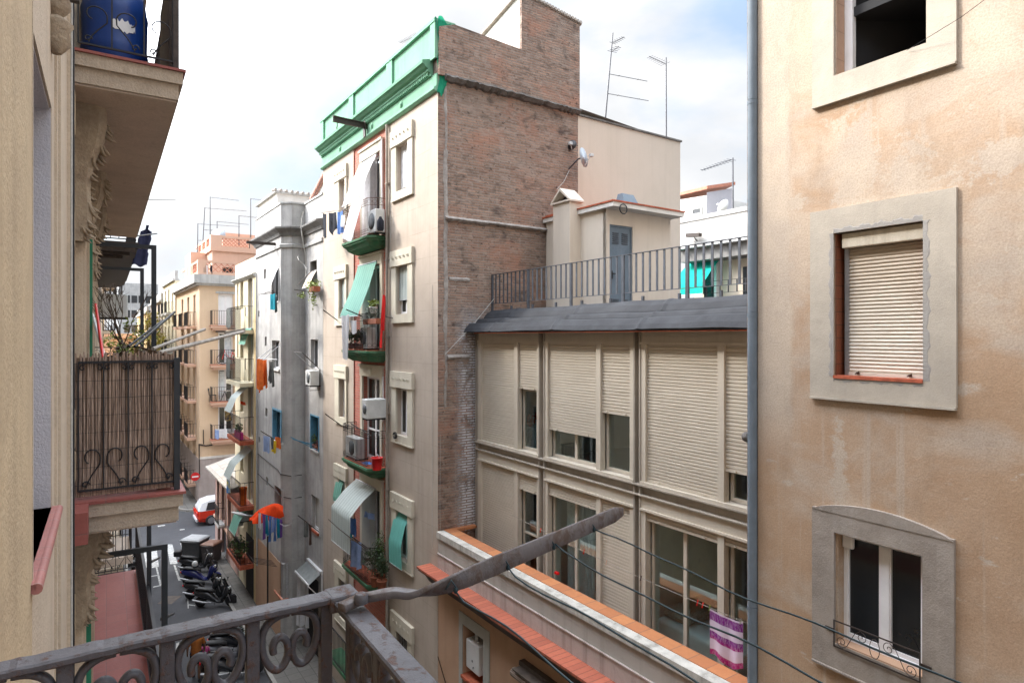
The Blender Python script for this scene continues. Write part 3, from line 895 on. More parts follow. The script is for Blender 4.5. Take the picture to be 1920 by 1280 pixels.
for ri,(zt,zb)in enumerate(WR):
 for ci,(c_,i_)in enumerate(((colR,inR),(colL,inL))):
  surround(c_[0],c_[1],zt,zb,i_[0],i_[1])
  a,b,c,d=i_[0],i_[1],zb+.19,zt-.42
  if ri==4 or(ri==4 and ci):
   window(tall,S,a,b,c,d,-.13,m_ironb,mull=1)
  elif ri==0 and ci==0:
   f_=window(tall,S,a,b,c,d,-.10,m_whitewood,fw=.07,mull=1,trans=(c+(d-c)*.33,c+(d-c)*.66))
   q=MB(S);q.box(a+.09,(a+b)/2-.05,-.105,-.092,c+.1,d-.08);q.box((a+b)/2+.05,b-.09,-.105,-.092,c+.1,d-.08);q.build('inner_shutter',m_whitewood,f_)
  else:
   window(tall,S,a,b,c,d,-.10,m_whitepvc,fw=.065,mull=1 if ci==0 else 0,glass=m_glassd if ri else m_whitewood,trans=()if ri!=1 else())
for zt,zb in WR[4:]:
 for i_ in(inR,inL):
  m=MB(S);a,b,c,d=i_[0],i_[1],zb+.19,zt-.42
  n=7
  for k in range(1,n):m.tube([(a+(b-a)*k/n+.015*math.sin(z_*3.1+k),-.03,c+(d-c)*z_/12)for z_ in range(13)],.012,5)
  for k in range(5):z_=c+.02+(d-c-.04)*k/4;m.box(a,b,-.036,-.026,z_-.01,z_+.01)
  m.build('window_bars',m_alu,tall)
def bal_poly(off=0.0,grow=0.0):
 a,b=S.U(726)+off,S.U(636,.5)-off
 D=.5-off;ch=.2
 return[(a-grow,-.02),(a-grow,D-ch),(a+ch,D),(b-ch,D),(b+grow,D-ch),(b+grow,-.02)]
for k,z in enumerate(BALZ):
 m=MB(S);rings=[]
 for off,dz in((.0,0),(.0,-.06),(.03,-.08),(.03,-.11),(.10,-.16),(.14,-.24),(.25,-.31)):
  rings.append([(p[0],p[1],z+dz)for p in bal_poly(off)])
 m.loft(rings,True,False)
 bs=m.build('balcony',m_greenslab,tall,fix=True)
 m=MB(S);m.prism(bal_poly(.05),z+.001,z+.012);m.build('balcony_floor',m_terracotta,bs,fix=True)
 pp=bal_poly(.035)
 railing(bs,S,[(p[0],max(p[1],0))for p in pp],z+.06,z+.98,.095,.0055,m_ironrust if k==0 else m_iron,deco=.09,top=.012,mid=z+.80)
 a,b=door
 m=MB(S);m.box(a-.16,a,-.035,.02,z+.02,z+2.35);m.box(b,b+.16,-.035,.02,z+.02,z+2.35);m.box(a-.16,b+.16,-.035,.035,z+2.351,z+2.62);m.box(a-.2,b+.2,-.035,.07,z+2.621,z+2.68)
 if k==2:m.box((a+b)/2-.1,(a+b)/2+.1,.036,.06,z+2.38,z+2.6)
 m.build('door_surround',m_surround,tall)
 d_=window(tall,S,a,b,z+.03,z+2.34,-.14,m_whitepvc,fw=.07,mull=1,trans=(z+.85,),name='balcony_door')
 if k in(1,3,0):
  q=MB(S);q.box(a+(b-a)*.5,b-.03,-.12,.035,z+.05,z+2.2);q.build('open_leaf',m_lgrey if k else m_whitewood,d_)
m=MB(S);m.box(strip0+.2,strip1-.2,-.03,.01,GZ+.05,GZ+2.6);m.build('street_door',m_brownfascia,tall)
m=MB(S);up=S.U(729.5);m.tube([(up,.06,5.55),(up,.06,-3),(up,.06,GZ+.1)],.042,8)
for z in range(-10,6,2):m.box(up-.06,up+.06,0,.1,z,z+.03)
m.build('drain_pipe',stucco('painted_pipe',(.42,.37,.31),(.32,.28,.24),5,.6,(.1,.09,.08),.1,60),tall)
m=MB(S)
def netf(x,y):
 a=y*1.9
 return(-.03-.05*math.sin(a*3+x*4)*.4,-.0-x*.36*(1-y*.55)+.03*math.sin(y*14),7.24-y*1.75+.05*math.sin(x*8)-x*.12*(1-y))
m.grid(netf,8,26)
one(m,'safety_net',m_net,'torn green safety net tied round the top corner of the tall beige house','net')
m=MB(S)
for k in range(3):m.tube([(-.045,.07-.05*t+.02*math.sin(t*2+k),7.2-.3*t-.1*k*math.sin(t))for t in range(6)],.009,4)
one(m,'rope',m_net,'green cord hanging down the corner beside the torn net','rope')
ub=S.U(684,.1);zb_=5.92
m=MB(S);m.beam((ub,-.02,zb_),(ub+.02,1.0,zb_+.03),.035,.14);m.beam((ub,-.02,zb_+.07),(ub+.02,1.0,zb_+.1),.09,.02);m.beam((ub,-.02,zb_-.07),(ub+.02,1.0,zb_-.04),.09,.02)
m.box(ub-.08,ub+.08,.09,.125,zb_-.32,zb_+.12)
bm_=m.build('hoist_beam',m_ironb,tall)
m=MB(S);m.tube([(ub+.02,.88,zb_-.03),(ub+.02,.88,zb_-.16),(ub+.05,.88,zb_-.22),(ub+.08,.88,zb_-.16)],.012,5);m.build('hook',m_ironb,bm_)
#  SHUTTERED BLOCK
vE=-.95
e0=S.U(893.5,vE);e1=-9.2
shut=thing('shuttered_block','low apartment block with beige roller shutters in steel frames under a black felt roof','building',S,(-3.5,vE,-5.4))
def eu(px):return S.U(px,vE)
def ez(px,py):return S.P(px,py,vE)[1]
BAYS=[dict(f=(898,1012),A=(903,965),B=(971.7,1007.5)),dict(f=(1023,1190),A=(1027.7,1119),B=(1127,1182)),dict(f=(1203,1500),A=(1211.5,1346.5),B=(1358.8,1470))]
zt1,zs1=ez(902,641),ez(898,823)
zh2,zt2=ez(898,842),ez(902,862)
ZF=-5.35
def shutter_mesh(a,b,zb,zt,v,pitch=.052,dep=.012):
 m=MB(S);prof=[]
 n=max(2,int(round((zt-zb)/pitch)));p=(zt-zb)/n
 for i in range(n):
  z=zb+i*p
  prof+=[(v-dep,z),(v-dep,z+p*.10),(v-dep*.1,z+p*.22),(v,z+p*.55),(v-dep*.1,z+p*.9)]
 prof.append((v-dep,zt))
 k=len(prof)
 vs=[(a,q[0],q[1])for q in prof]+[(b,q[0],q[1])for q in prof]
 m.add(vs,[(i,i+1,k+i+1,k+i)for i in range(k-1)])
 m.box(a,b,v-.02,v+.008,zb-.045,zb)
 for x in(a+(b-a)*.18,a+(b-a)*.82):m.box(x-.02,x+.02,v+.008,v+.03,zb-.035,zb-.01)
 return m
low={(0,'B',0):ez(971.7,724),(1,'A',0):ez(1027.7,800),(1,'B',0):ez(1127,768.5),(2,'B',0):ez(1358.8,877.5),(0,'B',1):ez(971.7,912),(1,'A',1):ez(1028,923),(2,'A',1):ez(1213,971),(2,'B',1):ez(1360,1016)}
for bi,B_ in enumerate(BAYS):
 for fl,(zt,zb,zh)in enumerate(((zt1,zs1,.12),(zt2,ZF,zh2))):
  a,b=eu(B_['f'][1]),eu(B_['f'][0])
  m=MB(S)
  m.box(a,b,vE-.1,vE+.015,zt,zh if fl else .12)
  m.box(a,b,vE-.1,vE+.045,zt-.005,zt+.03)
  A0,A1=eu(B_['A'][1]),eu(B_['A'][0]);B0,B1=eu(B_['B'][1]),eu(B_['B'][0])
  m.box(A1,b,vE-.1,vE+.018,zb,zt-.006);m.box(a,B0,vE-.1,vE+.018,zb,zt-.006);m.box(B1,A0,vE-.1,vE+.018,zb,zt-.006)
  m.box(a,b,vE-.16,vE+.05,zb-.05,zb-.001)
  m.build('bay_frame',m_eframe,shut)
  for nm,(x0,x1)in(('A',(A0,A1)),('B',(B0,B1))):
   z_=low.get((bi,nm,fl),zb+.05)
   sh=shutter_mesh(x0,x1,z_,zt,vE-.025,.0515 if nm=='A' else .056).build('roller_shutter',m_shutter,shut)
   if z_>zb+.1:
    mull=1 if nm=='A' else 0
    w_=window(shut,S,x0+.01,x1-.01,zb+.005,zt,vE-.12,m_eframe,fw=.055,mull=mull,glass=m_glassg if bi!=0 else m_glass,name='window',trans=(zb+1.25,)if(bi,nm)==(0,'B')else())
m=MB(S)
for pa,pb in((893.5,898),(1012,1023),(1190,1203)):
 a,b=eu(pb),eu(pa)
 for x in(a,b-.03):m.box(x,x+.03,vE-.12,vE+.035,ZF,.12)
 m.box(a+.03,b-.03,vE-.12,vE-.06,ZF,.12)
m.build('steel_post',m_eledge,shut)
m=MB(S);m.box(e1,e0,vE-.14,vE-.03,zh2-.001,zs1-.05);m.box(e1,e0,vE-.12,vE+.065,zs1-.075,zs1-.051);m.box(e1,e0,vE-.12,vE+.065,zh2,zh2+.02)
m.build('floor_ledge',m_eledge,shut)
m=MB(S)
def room(u0,u1,z0,z1,v0,v1):
 m.quad((u0,v0,z0),(u1,v0,z0),(u1,v1,z0),(u0,v1,z0));m.quad((u0,v0,z1),(u1,v0,z1),(u1,v1,z1),(u0,v1,z1))
 m.quad((u0,v0,z0),(u0,v1,z0),(u0,v1,z1),(u0,v0,z1));m.quad((u1,v0,z0),(u1,v1,z0),(u1,v1,z1),(u1,v0,z1));m.quad((u0,v1,z0),(u1,v1,z0),(u1,v1,z1),(u0,v1,z1))
ua,ub_=eu(1017.5),eu(1196.5)
for z0,z1 in((zs1-.05,.1),(ZF,zh2)):
 room(ua,e0,z0,z1,vE-.18,-4.6);room(ub_,ua-.06,z0,z1,vE-.18,-4.6);room(e1,ub_-.06,z0,z1,vE-.18,-4.6)
m.build('room_walls',m_room,shut)
m=MB(S);m.quad((e1,-4.65,GZ),(e1,vE-.1,GZ),(e1,vE-.1,.2),(e1,-4.65,.2));m.quad((e1,-8,GZ),(e0,-8,GZ),(e0,-8,.3),(e1,-8,.3))
m.build('end_wall',m_creamhut,shut)
m=MB(S)
pr_=[(-.70,.10),(-.67,.13),(-.72,.21),(-.82,.31),(-.86,.325),(-1.0,.315),(-1.01,.345),(-1.05,.40),(-1.11,.425),(-1.22,.415),(-1.23,.45),(-1.30,.55),(-1.42,.63),(-1.50,.64),(-1.60,.42)]
def rooff(x,y):
 t=y*(len(pr_)-1);i=min(int(t),len(pr_)-2);k=t-i
 v=pr_[i][0]+(pr_[i+1][0]-pr_[i][0])*k;z=pr_[i][1]+(pr_[i+1][1]-pr_[i][1])*k
 u=e1+(e0+.08-e1)*x
 n_=math.sin(u*1.7+3*y)*.007+math.sin(u*5.1)*.003+(.012 if(u*.9)%1<.03 else 0)
 return(u+(.10*(1-y)if x>.99 else 0),v+n_,z+n_*1.2*(1 if 0<y<1 else .3))
m.grid(rooff,120,42,False)
m.quad((e1,-1.59,.43),(e0,-1.59,.43),(e0,-8.05,.43),(e1,-8.05,.43))
m.box(e1,e0,vE-.1,-.705,.115,.119)
m.build('felt_roof',m_bitumen,shut)
m=MB(S);m.box(e1,e0-.3,-.715,-.70,.085,.112);m.build('roof_edge_trim',m_terracotta,shut)
m=MB(S);r0,r1=S.U(923,-1.45),e1
v_=-1.45;zt_=1.49;zb_=.80
n=int((r0-r1)/.163)
m.box(r1,r0,v_-.02,v_+.02,zt_-.012,zt_);m.box(r1,r0,v_-.015,v_+.015,zb_-.01,zb_)
for k in range(n+1):
 u=r0-k*.163
 post=(k%9==0)
 wd=.030 if post else .021
 m.box(u-wd,u+wd,v_-.007-(.012 if post else 0),v_+.007+(.012 if post else 0),.62 if post else zb_-.01,zt_-.001)
 if k%5==0:m.box(u-.02,u+.02,v_-.02,v_+.02,.62,.72)
m.build('roof_railing',m_railgrey,shut)
#  ROOF HUT WITH BLUE DOOR
vH=-3.08
uc=S.U(1137,vH);ul_=S.U(1063,vH)
zr=S.P(1063,403,vH)[1]
wr=K.U(1257,-uc)
hut=thing('roof_hut','cream stair hut with red edged roof slab and grey blue steel door','hut',S,(uc+.5,vH-.8,.43))
m=MB(S)
d0,d1=K.U(1186,-uc),K.U(1143,-uc)
dz=K.P(1143,420,-uc)[1]
m.quad((uc,vH,.43),(0,vH,.43),(0,vH,zr-.08),(uc,vH,zr-.08))
m.quad((0.0,vH,.43),(0.0,wr,.43),(0,wr,zr),(0,vH,zr))
m.quad((uc,wr,.43),(0,wr,.43),(0,wr,zr),(uc,wr,zr))
m.box(uc,uc+.12,d1,vH,.43,zr-.08);m.box(uc,uc+.12,wr,d0,.43,zr-.08);m.box(uc,uc+.12,d0,d1,dz,zr-.08)
m.build('wall',m_creamhut,hut)
m=MB(S);m.box(uc-.32,.0,wr-.12,vH+.10,zr-.08,zr+.02);m.build('roof_slab',m_whitewall,hut)
m=MB(S);m.box(uc-.34,.0,wr-.14,vH+.12,zr+.021,zr+.055);m.build('roof_edge',m_terracotta,hut)
m=MB(S);m.box(uc+.04,uc+.08,d0+.01,d1-.01,.45,dz-.01)
m.box(uc+.02,uc+.04,d0+.005,d0+.04,.45,dz-.005);m.box(uc+.02,uc+.04,d1-.04,d1-.005,.45,dz-.005);m.box(uc+.02,uc+.04,d0+.04,d1-.04,dz-.04,dz-.005)
dr=m.build('door',m_bluedoor,hut)
for zc_ in(dz-.42,.62):
 for cx_ in(d0+(d1-d0)*.3,d0+(d1-d0)*.7):
  m=MB(S)
  for k in range(6):m.box(uc+.022,uc+.042,cx_-.09,cx_+.09,zc_+k*.045,zc_+k*.045+.022)
  m.build('louvre',m_railgrey,dr)
m=MB(S);m.box(uc-.0,uc+.04,d1-.1,d1-.07,1.32,1.5);m.box(uc-.03,uc+.0,d1-.2,d1-.07,1.42,1.45);m.build('handle',m_iron,dr)
c_=K.P(1176,385,-uc+.2)
t=thing('floodlight','dark floodlight standing on the red edged roof of the stair hut','lamp',S,(uc-.2,c_[0],zr+.055))
m=MB(S);m.add([(uc-.32,c_[0]-.22,zr+.06),(uc-.05,c_[0]-.22,zr+.06),(uc-.05,c_[0]+.22,zr+.06),(uc-.32,c_[0]+.22,zr+.06),(uc-.22,c_[0]-.18,zr+.26),(uc-.08,c_[0]-.18,zr+.26),(uc-.08,c_[0]+.18,zr+.26),(uc-.22,c_[0]+.18,zr+.26)],[(0,3,2,1),(4,5,6,7),(0,1,5,4),(1,2,6,5),(2,3,7,6),(3,0,4,7)])
m.build('housing',m_bluedoor,t)
m=MB(S);m.box(uc-.1,uc-.03,c_[0]-.03,c_[0]+.03,zr+.055,zr+.14);m.build('foot',m_iron,t)
c_=K.P(1168,392,-uc+.33)
m=MB(K);m.tube([(c_[0]+.11*math.cos(t_*.4),-uc+.345,c_[1]-.0+.11*math.sin(t_*.4))for t_ in range(17)],.012,5,False)
one(m,'wall_lamp',m_iron,'small round wire lamp guard on the edge of the hut roof slab','lamp')
m=MB(S);ux=S.U(1026,vH+.02)
m.box(S.U(1063,vH),min(ux,-.01),vH-.4,vH+.03,.43,S.P(1040,412,vH)[1]);m.build('annexe_wall',m_creamhut,hut)
m=MB(S);m.box(S.U(1063,vH),min(ux,-.01),vH-.45,vH+.08,S.P(1040,412,vH)[1]+.001,S.P(1040,402,vH)[1]);m.build('annexe_coping',m_terracotta,hut)
vc=vH+.34
ca,cb=S.U(1068,vc),S.U(1037,vc);zc0=S.P(1052,378,vc)[1];zc1=S.P(1052,353,vc)[1]
t=thing('chimney','slim cream chimney with a pitched tent shaped cap beside the brick wall','chimney',S,((ca+cb)/2,vc-.2,.43))
m=MB(S);m.box(ca,cb,vc-.36,vc,.43,zc0);m.build('shaft',m_creamhut,t)
m=MB(S);g0,g1=ca-.05,cb+.05;gm=(ca+cb)/2
for va_,vb_ in((vc-.41,vc+.05),):
 for sx in(0,1):
  x0=g0 if sx==0 else g1
  dx_=.05 if sx==0 else-.05
  m.add([(x0,va_,zc0),(x0+dx_,va_,zc0),(gm,va_,zc1-.07),(gm,va_,zc1),(x0,vb_,zc0),(x0+dx_,vb_,zc0),(gm,vb_,zc1-.07),(gm,vb_,zc1)],[(0,1,2,3),(4,7,6,5),(0,3,7,4),(1,5,6,2),(0,4,5,1)])
m.box(g0,g1,vc-.41,vc+.05,zc0-.04,zc0-.001)
m.build('cap',m_creamhut,t,fix=True)
m=MB(S);m.add([(g0+.06,vc-.18,zc0),(g1-.06,vc-.18,zc0),(gm,vc-.18,zc1-.08)],[(0,1,2)]);m.build('flue',m_dark,t)
#  TERRACE PARAPET AND LOW HOUSE BELOW
ZP=-4.38
terr=thing('terrace_house','tan low house under the shuttered block with orange tiled terrace parapet and red tile ledge','building',S,(-4,0,GZ))
t0,t1=-.015,-9.2
m=MB(S);m.box(t1,t0,-.14,.045,ZP-.13,ZP);m.box(t1,t0,-.12,.02,ZP-.16,ZP-.131);m.build('parapet_edge',m_cement,terr)
m=MB(S);m.box(t1,t0,-.40,-.141,ZP-.05,ZP+.012);m.box(-.15,t0-.001,-.94,-.401,ZP-.05,ZP+.011);m.build('orange_coping',m_orange_tile,terr)
m=MB(S);m.box(t1,t0,-.36,.0,-4.86,ZP-.161);m.build('parapet_wall',m_greyband,terr)
m=MB(S);m.box(t1,t0,-.30,.028,-4.885,-4.861);m.box(t1,t0,-.30,.012,-5.20,-4.886);m.build('parapet_band',m_pinkband,terr)
m=MB(S);m.box(t1,t0,-.94,-.36,ZF-.06,ZF);m.box(t1,t0,-.38,-.361,ZF,ZP-.06);m.build('terrace_floor',m_orange_tile,terr)
m=MB(S);m.box(t1,t0+.35,-.1 if 0 else .0125,.37,-5.245,-5.20);m.build('red_ledge',m_red_tile,terr)
m=MB(S);m.extr([(.0,-5.246),(.34,-5.246),(.34,-5.29),(.16,-5.44),(.06,-5.60),(.0,-5.60)],t1,t0+.33);m.build('ledge_soffit',m_brownfascia,terr,fix=True)
bw=(S.U(907.5,0),S.U(868,0),-8.3,S.P(868,1168,0)[1])
m=MB(S);wall(m,t1,t0,GZ,-5.58,0,[bw],.45);m.quad((t1,0,GZ),(t1,0,-5.2),(t1,-7,-5.2),(t1,-7,GZ));m.build('front_wall',m_tan,terr)
m=MB(S);o0,o1,oz=S.U(918.5,0),S.U(862,0),S.P(862,1143,0)[1]
m.box(o0,bw[0],0,.025,bw[2],oz);m.box(bw[1],o1,0,.025,bw[2],oz);m.box(bw[0],bw[1],0,.025,bw[3],oz);m.build('window_surround',m_lgrey,terr)
zsill=S.P(880,1272,0)[1]
m=MB(S);m.box(bw[0],bw[1],-.44,.06,zsill-.06,zsill);m.build('window_sill',m_terracotta,terr)
m=MB(S);m.box(bw[0],bw[1],-.45,-.40,zsill,bw[3]);m.build('dark_glazing',m_dark,terr)
h0,h1=S.U(899.5,-.05),S.U(875,-.05);hz0,hz1=S.P(885,1256,-.05)[1],S.P(885,1202,-.05)[1]
t=thing('water_heater','white gas water heater hanging in the open window recess of the tan wall','water heater',S,((h0+h1)/2,-.2,hz0))
m=MB(S);m.bbox(h0,h1,-.28,-.03,hz0,hz1,.02);m.build('casing',m_white,t)
m=MB(S);hc=(h0+h1)/2;m.tube([(hc,-.15,hz1),(hc,-.15,hz1+.18),(hc+.02,-.3,hz1+.26)],.05,10);m.build('flue',m_alu,t)
m=MB(S);m.lathe((hc-.05,-.03,hz0+.1),[(.022,0),(.022,.02)],10,'v');m.build('knob',m_alu,t,fix=True);m=MB(S);m.box(hc-.02,hc+.02,-.03,-.02,hz0+.2,hz0+.24);m.build('dial',m_alu,t,fix=True)
m=MB(S);m.tube([(bw[0]+.05,-.04,zsill),(bw[0]+.05,-.04,hz0+.2),(bw[0]+.09,-.04,hz0+.28),(bw[0]+.13,-.04,hz0+.2)],.012,6);one(m,'gas_pipe',m_white,'thin white pipe bent beside the water heater','pipe')
a0=S.U(1100,.2);a1=S.U(963,.2);az=S.P(963,1258,.2)[1]
t=thing('rolled_awning','rolled up striped awning under a dark beam on the tan wall','awning',S,((a0+a1)/2,.1,az-.1))
m=MB(S);m.tube([(a0,.2,az),(a1,.2,az)],.085,14);m.build('roll',stripes('striped_roll',(.30,.24,.19),(.14,.10,.085),.035,1,.5,.8,.3),t)
m=MB(S);m.box(a0,a1-.05,.002,.12,az+.12,az+.2);m.box(a0,a1-.1,.08,.30,az+.1,az+.13);m.build('beam',m_brownfascia,t)
m=MB(S);m.tube([(S.U(822),.015,-7.2),(S.U(868),.02,-8.5)],.01,5);one(m,'cable',m_cbrown,'brown cable slanting across the tan wall','cable')
#  GREY CORNER HOUSE (C)
c0,c1=S.U(606),S.U(571)
vC=.75
ca_=c1
cch=c1+.30
c2=S.U(480,vC)
zcor,zpar=3.93,4.80
grey=thing('grey_house','grey rendered corner house with a chamfered projecting block and dark moulded cornice','building',S,((c0+c2)/2,0,GZ))
def sz(px,py,v=0):return S.P(px,py,v)[1]
wcr=[]
for(pa,pb,y0,y1)in((581.5,594,491,540),(582.5,596,636,690),(583,597.7,778,840),(584,598,926,988)):
 wcr.append((S.U(pb),S.U(pa),sz(pa,y1),sz(pa,y0)))
wcl=[]
for(pa,pb,y0,y1)in((509,523.4,504,568),(510,524,638,690),(512,527,767,822),(514.5,528,908,955),(517,530,1043,1105)):
 wcl.append((S.U(pb,vC),S.U(pa,vC),sz(pa,y1,vC),sz(pa,y0,vC)))
sm=[]
for(pa,pb,y0,y1)in((495,498.5,505,523),(496.5,500,631,648),(497.5,501.5,764,780),(499,503,893,908),(484,486.5,583,594),(485,487.5,818,828)):
 sm.append((S.U(pb,vC),S.U(pa,vC),sz(pa,y1,vC),sz(pa,y0,vC)))
m=MB(S)
wall(m,c0+.01,c1,GZ,zpar,0,wcr,.22)
m.quad((c1,0,GZ),(c1,.45,GZ),(c1,.45,zpar),(c1,0,zpar));m.quad((c1,.45,GZ),(cch,vC,GZ),(cch,vC,zpar),(c1,.45,zpar))
wall(m,cch,c2,GZ,zpar,vC,wcl+sm,.22)
m.quad((c2,vC,GZ),(c2,-7,GZ),(c2,-7,zpar),(c2,vC,zpar));m.quad((c0+.01,-7,GZ),(c0+.01,0,GZ),(c0+.01,0,zpar),(c0+.01,-7,zpar))
m.quad((c0+.01,-7,GZ),(c2,-7,GZ),(c2,-7,zpar),(c0+.01,-7,zpar))
m.add([(c0+.01,0,zpar-.5),(c1,0,zpar-.5),(c1,.45,zpar-.5),(cch,vC,zpar-.5),(c2,vC,zpar-.5),(c2,-7,zpar-.5),(c0+.01,-7,zpar-.5)],[(0,1,2,3,4,5,6)])
m.build('wall',m_conc,grey)
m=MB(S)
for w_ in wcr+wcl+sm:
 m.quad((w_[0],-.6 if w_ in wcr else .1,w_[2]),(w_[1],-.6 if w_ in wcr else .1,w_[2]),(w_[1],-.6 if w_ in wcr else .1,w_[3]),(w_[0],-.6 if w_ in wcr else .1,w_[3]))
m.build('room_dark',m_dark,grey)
def offs(d):
 k=d*.414
 return[(c0+.012,d),(c1-d,d),(c1-d,.45+k),(cch-k,vC+d),(c2+d,vC+d)]
def band(prof,mat,name):
 m=MB(S);rings=[]
 plans=[offs(p[0])for p in prof]
 for i in range(5):rings.append([(plans[j][i][0],plans[j][i][1],prof[j][1])for j in range(len(prof))])
 m.loft(rings,True,False)
 return m.build(name,mat,grey,fix=True)
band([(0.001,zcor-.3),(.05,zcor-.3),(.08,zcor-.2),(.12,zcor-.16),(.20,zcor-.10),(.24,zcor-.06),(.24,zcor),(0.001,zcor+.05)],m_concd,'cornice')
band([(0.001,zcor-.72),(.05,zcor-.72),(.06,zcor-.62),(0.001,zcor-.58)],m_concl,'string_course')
m=MB(S);ppl=offs(.03);m.loft([[(p[0],p[1],zz)for p in ppl]+[(c2+.03,-.2,zz),(c0+.012,-.2,zz)]for zz in(zpar-.03,zpar+.03)],True);m.build('parapet_coping',m_concl,grey,fix=True)
for i,w_ in enumerate(wcr):
 fm=m_blueframe if i==2 else m_whitewood
 if i==2:
  mm=MB(S);a,b,c,d=w_;g=.05
  mm.box(a-g,a,0,.02,c,d+g);mm.box(b,b+g,0,.02,c,d+g);mm.box(a,b,0,.02,d,d+g);mm.box(a,a+.01,-.22,-.001,c,d);mm.box(b-.01,b,-.22,-.001,c,d);mm.build('painted_border',m_blueframe,grey)
 if i in(0,2):continue
 window(grey,S,*w_,-.12,fm,fw=.05,mull=0,glass=m_lgrey if i==3 else m_glassd)
for i,w_ in enumerate(wcl):
 fm=m_blueframe if i==2 else m_whitewood
 if i==2:
  mm=MB(S);a,b,c,d=w_;g=.07;v=vC
  mm.box(a-g,a,v,v+.02,c,d+g);mm.box(b,b+g,v,v+.02,c,d+g);mm.box(a,b,v,v+.02,d,d+g);mm.box(b-.01,b,v-.22,v-.001,c,d);mm.box(a,a+.01,v-.22,v-.001,c,d);mm.build('painted_border',m_blueframe,grey)
 if i==3:continue
 window(grey,S,*w_,vC-.12,fm,fw=.06,mull=1,glass=m_tan if i==4 else m_glassd)
for i in(1,2,4):
 a,b,c,d=wcl[i];m=MB(S);m.box(a-.05,b+.05,vC-.2,vC+.06,c-.07,c-.001);m.build('window_sill',m_whitewall if i<4 else m_salmonred,grey)
a,b,c,d=wcr[3];m=MB(S);m.box(a-.03,b+.03,-.2,.05,c-.08,c-.001);m.build('window_sill',m_terracotta,grey)
a,b,c,d=wcr[2];m=MB(S);m.box(a-.05,b+.05,-.2,.05,c-.06,c-.001);m.build('window_sill',m_concl,grey)
m=MB(S)
for pa,pb in((487,500),(507,520)):m.box(S.U(pb,vC),S.U(pa,vC),vC-.01,vC+.012,GZ+.02,GZ+2.5)
m.build('street_door',m_brownfascia,grey)
m=MB(S);m.box(c0+.5,c1-.4,.0,.012,GZ+.02,GZ+2.7);m.build('street_door',m_dark,grey)
m=MB(S);m.box(cch+.05,c2-.02,vC+.001,vC+.02,GZ,GZ+2.9);m.build('ochre_base',m_tan,grey)
ta,tb=S.U(519.5,-.25),S.U(484,-.25)
t=thing('roof_turret','small white roof room with faded sun plaque on top of the grey corner house','turret',S,((ta+tb)/2,-1,zpar-.5))
z1_=sz(519,362,-.25)
m=MB(S);m.box(ta,tb,-2.6,-.25,zpar-.5,z1_);m.build('wall',m_whitewall,t)
m=MB(S);m.box(ta-.1,tb+.1,-2.75,-.13,z1_+.001,z1_+.09);m.build('roof',m_concl,t)
m=MB(S)
for k in range(12):x=-2.7+2.55*k/11;m.tube([(ta-.18,x,z1_+.10),(ta+.3,x,z1_+.14)],.06,6)
m.build('roof_tiles',m_rooftile,t)
pq=newmat('faded_plaque');b_=NB(pq);co_=b_.coord('UV',(1,1,1))
cl_=b_.mix(b_.ramp(b_.noise(co_,5,6),.42,.6),(.42,.47,.52),(.66,.66,.62))
b_.out(cl_,.8)
m=MB(K);m.box(-2.0,-.42,-ta+.001,-ta+.03,zpar-.3,z1_-.35);pl_=m.build('plaque',pq,t)
m=MB(K);m.lathe((-.80,-ta+.03,z1_-.58),[(.15,0),(.15,.012),(.05,.02)],14,'v')
for k in range(8):m.beam((-.80+.15*math.cos(k*.785),-ta+.036,z1_-.58+.15*math.sin(k*.785)),(-.80+.24*math.cos(k*.785),-ta+.036,z1_-.58+.24*math.sin(k*.785)),.012,.03)
m.build('sun_motif',plain('faded_yellow',(.66,.55,.22),.8),pl_,fix=True)
m=MB(S);m.box(tb-.6,tb-.35,-.249,-.22,zpar+.25,zpar+.75);m.build('window',m_glassd,t)
t=thing('old_tiled_roof','ragged old tiled roof end above the grey house against the tall beige house','roof',S,(c0+.2,-1.5,zpar-.5))
m=MB(S);m.add([(c0+.02,-.5,zpar-.4),(c1+.3,-.5,zpar-.4),(c1+.3,-.5,zpar+.35),(c0+.02,-.5,zpar+1.35)],[(0,1,2,3)]);m.add([(c0+.02,-.5,zpar-.4),(c0+.02,-3,zpar-.4),(c0+.02,-3,zpar+1.2),(c0+.02,-.5,zpar+1.35)],[(0,3,2,1)]);m.build('gable_wall',m_whitewall,t)
m=MB(S)
for k in range(14):
 v=-.45-k*.19;m.tube([(c0+.03,v,zpar+1.42),(c1+.6,v,zpar+.34)],.10,7)
m.build('tiles',m_rooftileR,t)
#  PALE YELLOW HOUSE (D)
d0_,d1_=c2+.005,S.U(441,vC)
dzt=sz(480,480,vC);dzc=sz(480,512,vC)
dh=thing('pale_yellow_house','sunlit pale yellow narrow house with black iron balconies beyond the grey house','building',S,((d0_+d1_)/2,vC,GZ))
opd=[];DB=[sz(463,619,vC),sz(463,714,vC),sz(463,818,vC),sz(463,935,vC),sz(463,1040,vC)]
du=(S.U(473.5,vC),S.U(465,vC));dw=(S.U(456.5,vC),S.U(450.5,vC));dw2=(S.U(447,vC),S.U(444.5,vC))
for z in DB:opd+=[(du[0],du[1],z+.02,z+2.25),(dw[0],dw[1],z+.95,z+2.2)]
for z in DB[:2]:opd+=[(dw2[0],dw2[1],z+.95,z+2.2)]
m=MB(S);wall(m,d0_,d1_,GZ,dzt,vC,opd,.2);m.quad((d1_,vC,GZ),(d1_,-6,GZ),(d1_,-6,dzt),(d1_,vC,dzt));m.quad((d0_,-6,GZ),(d0_,vC,GZ),(d0_,vC,dzt),(d0_,-6,dzt))
m.quad((d0_,vC,dzt-.4),(d1_,vC,dzt-.4),(d1_,-6,dzt-.4),(d0_,-6,dzt-.4))
m.build('wall',m_dcream,dh)
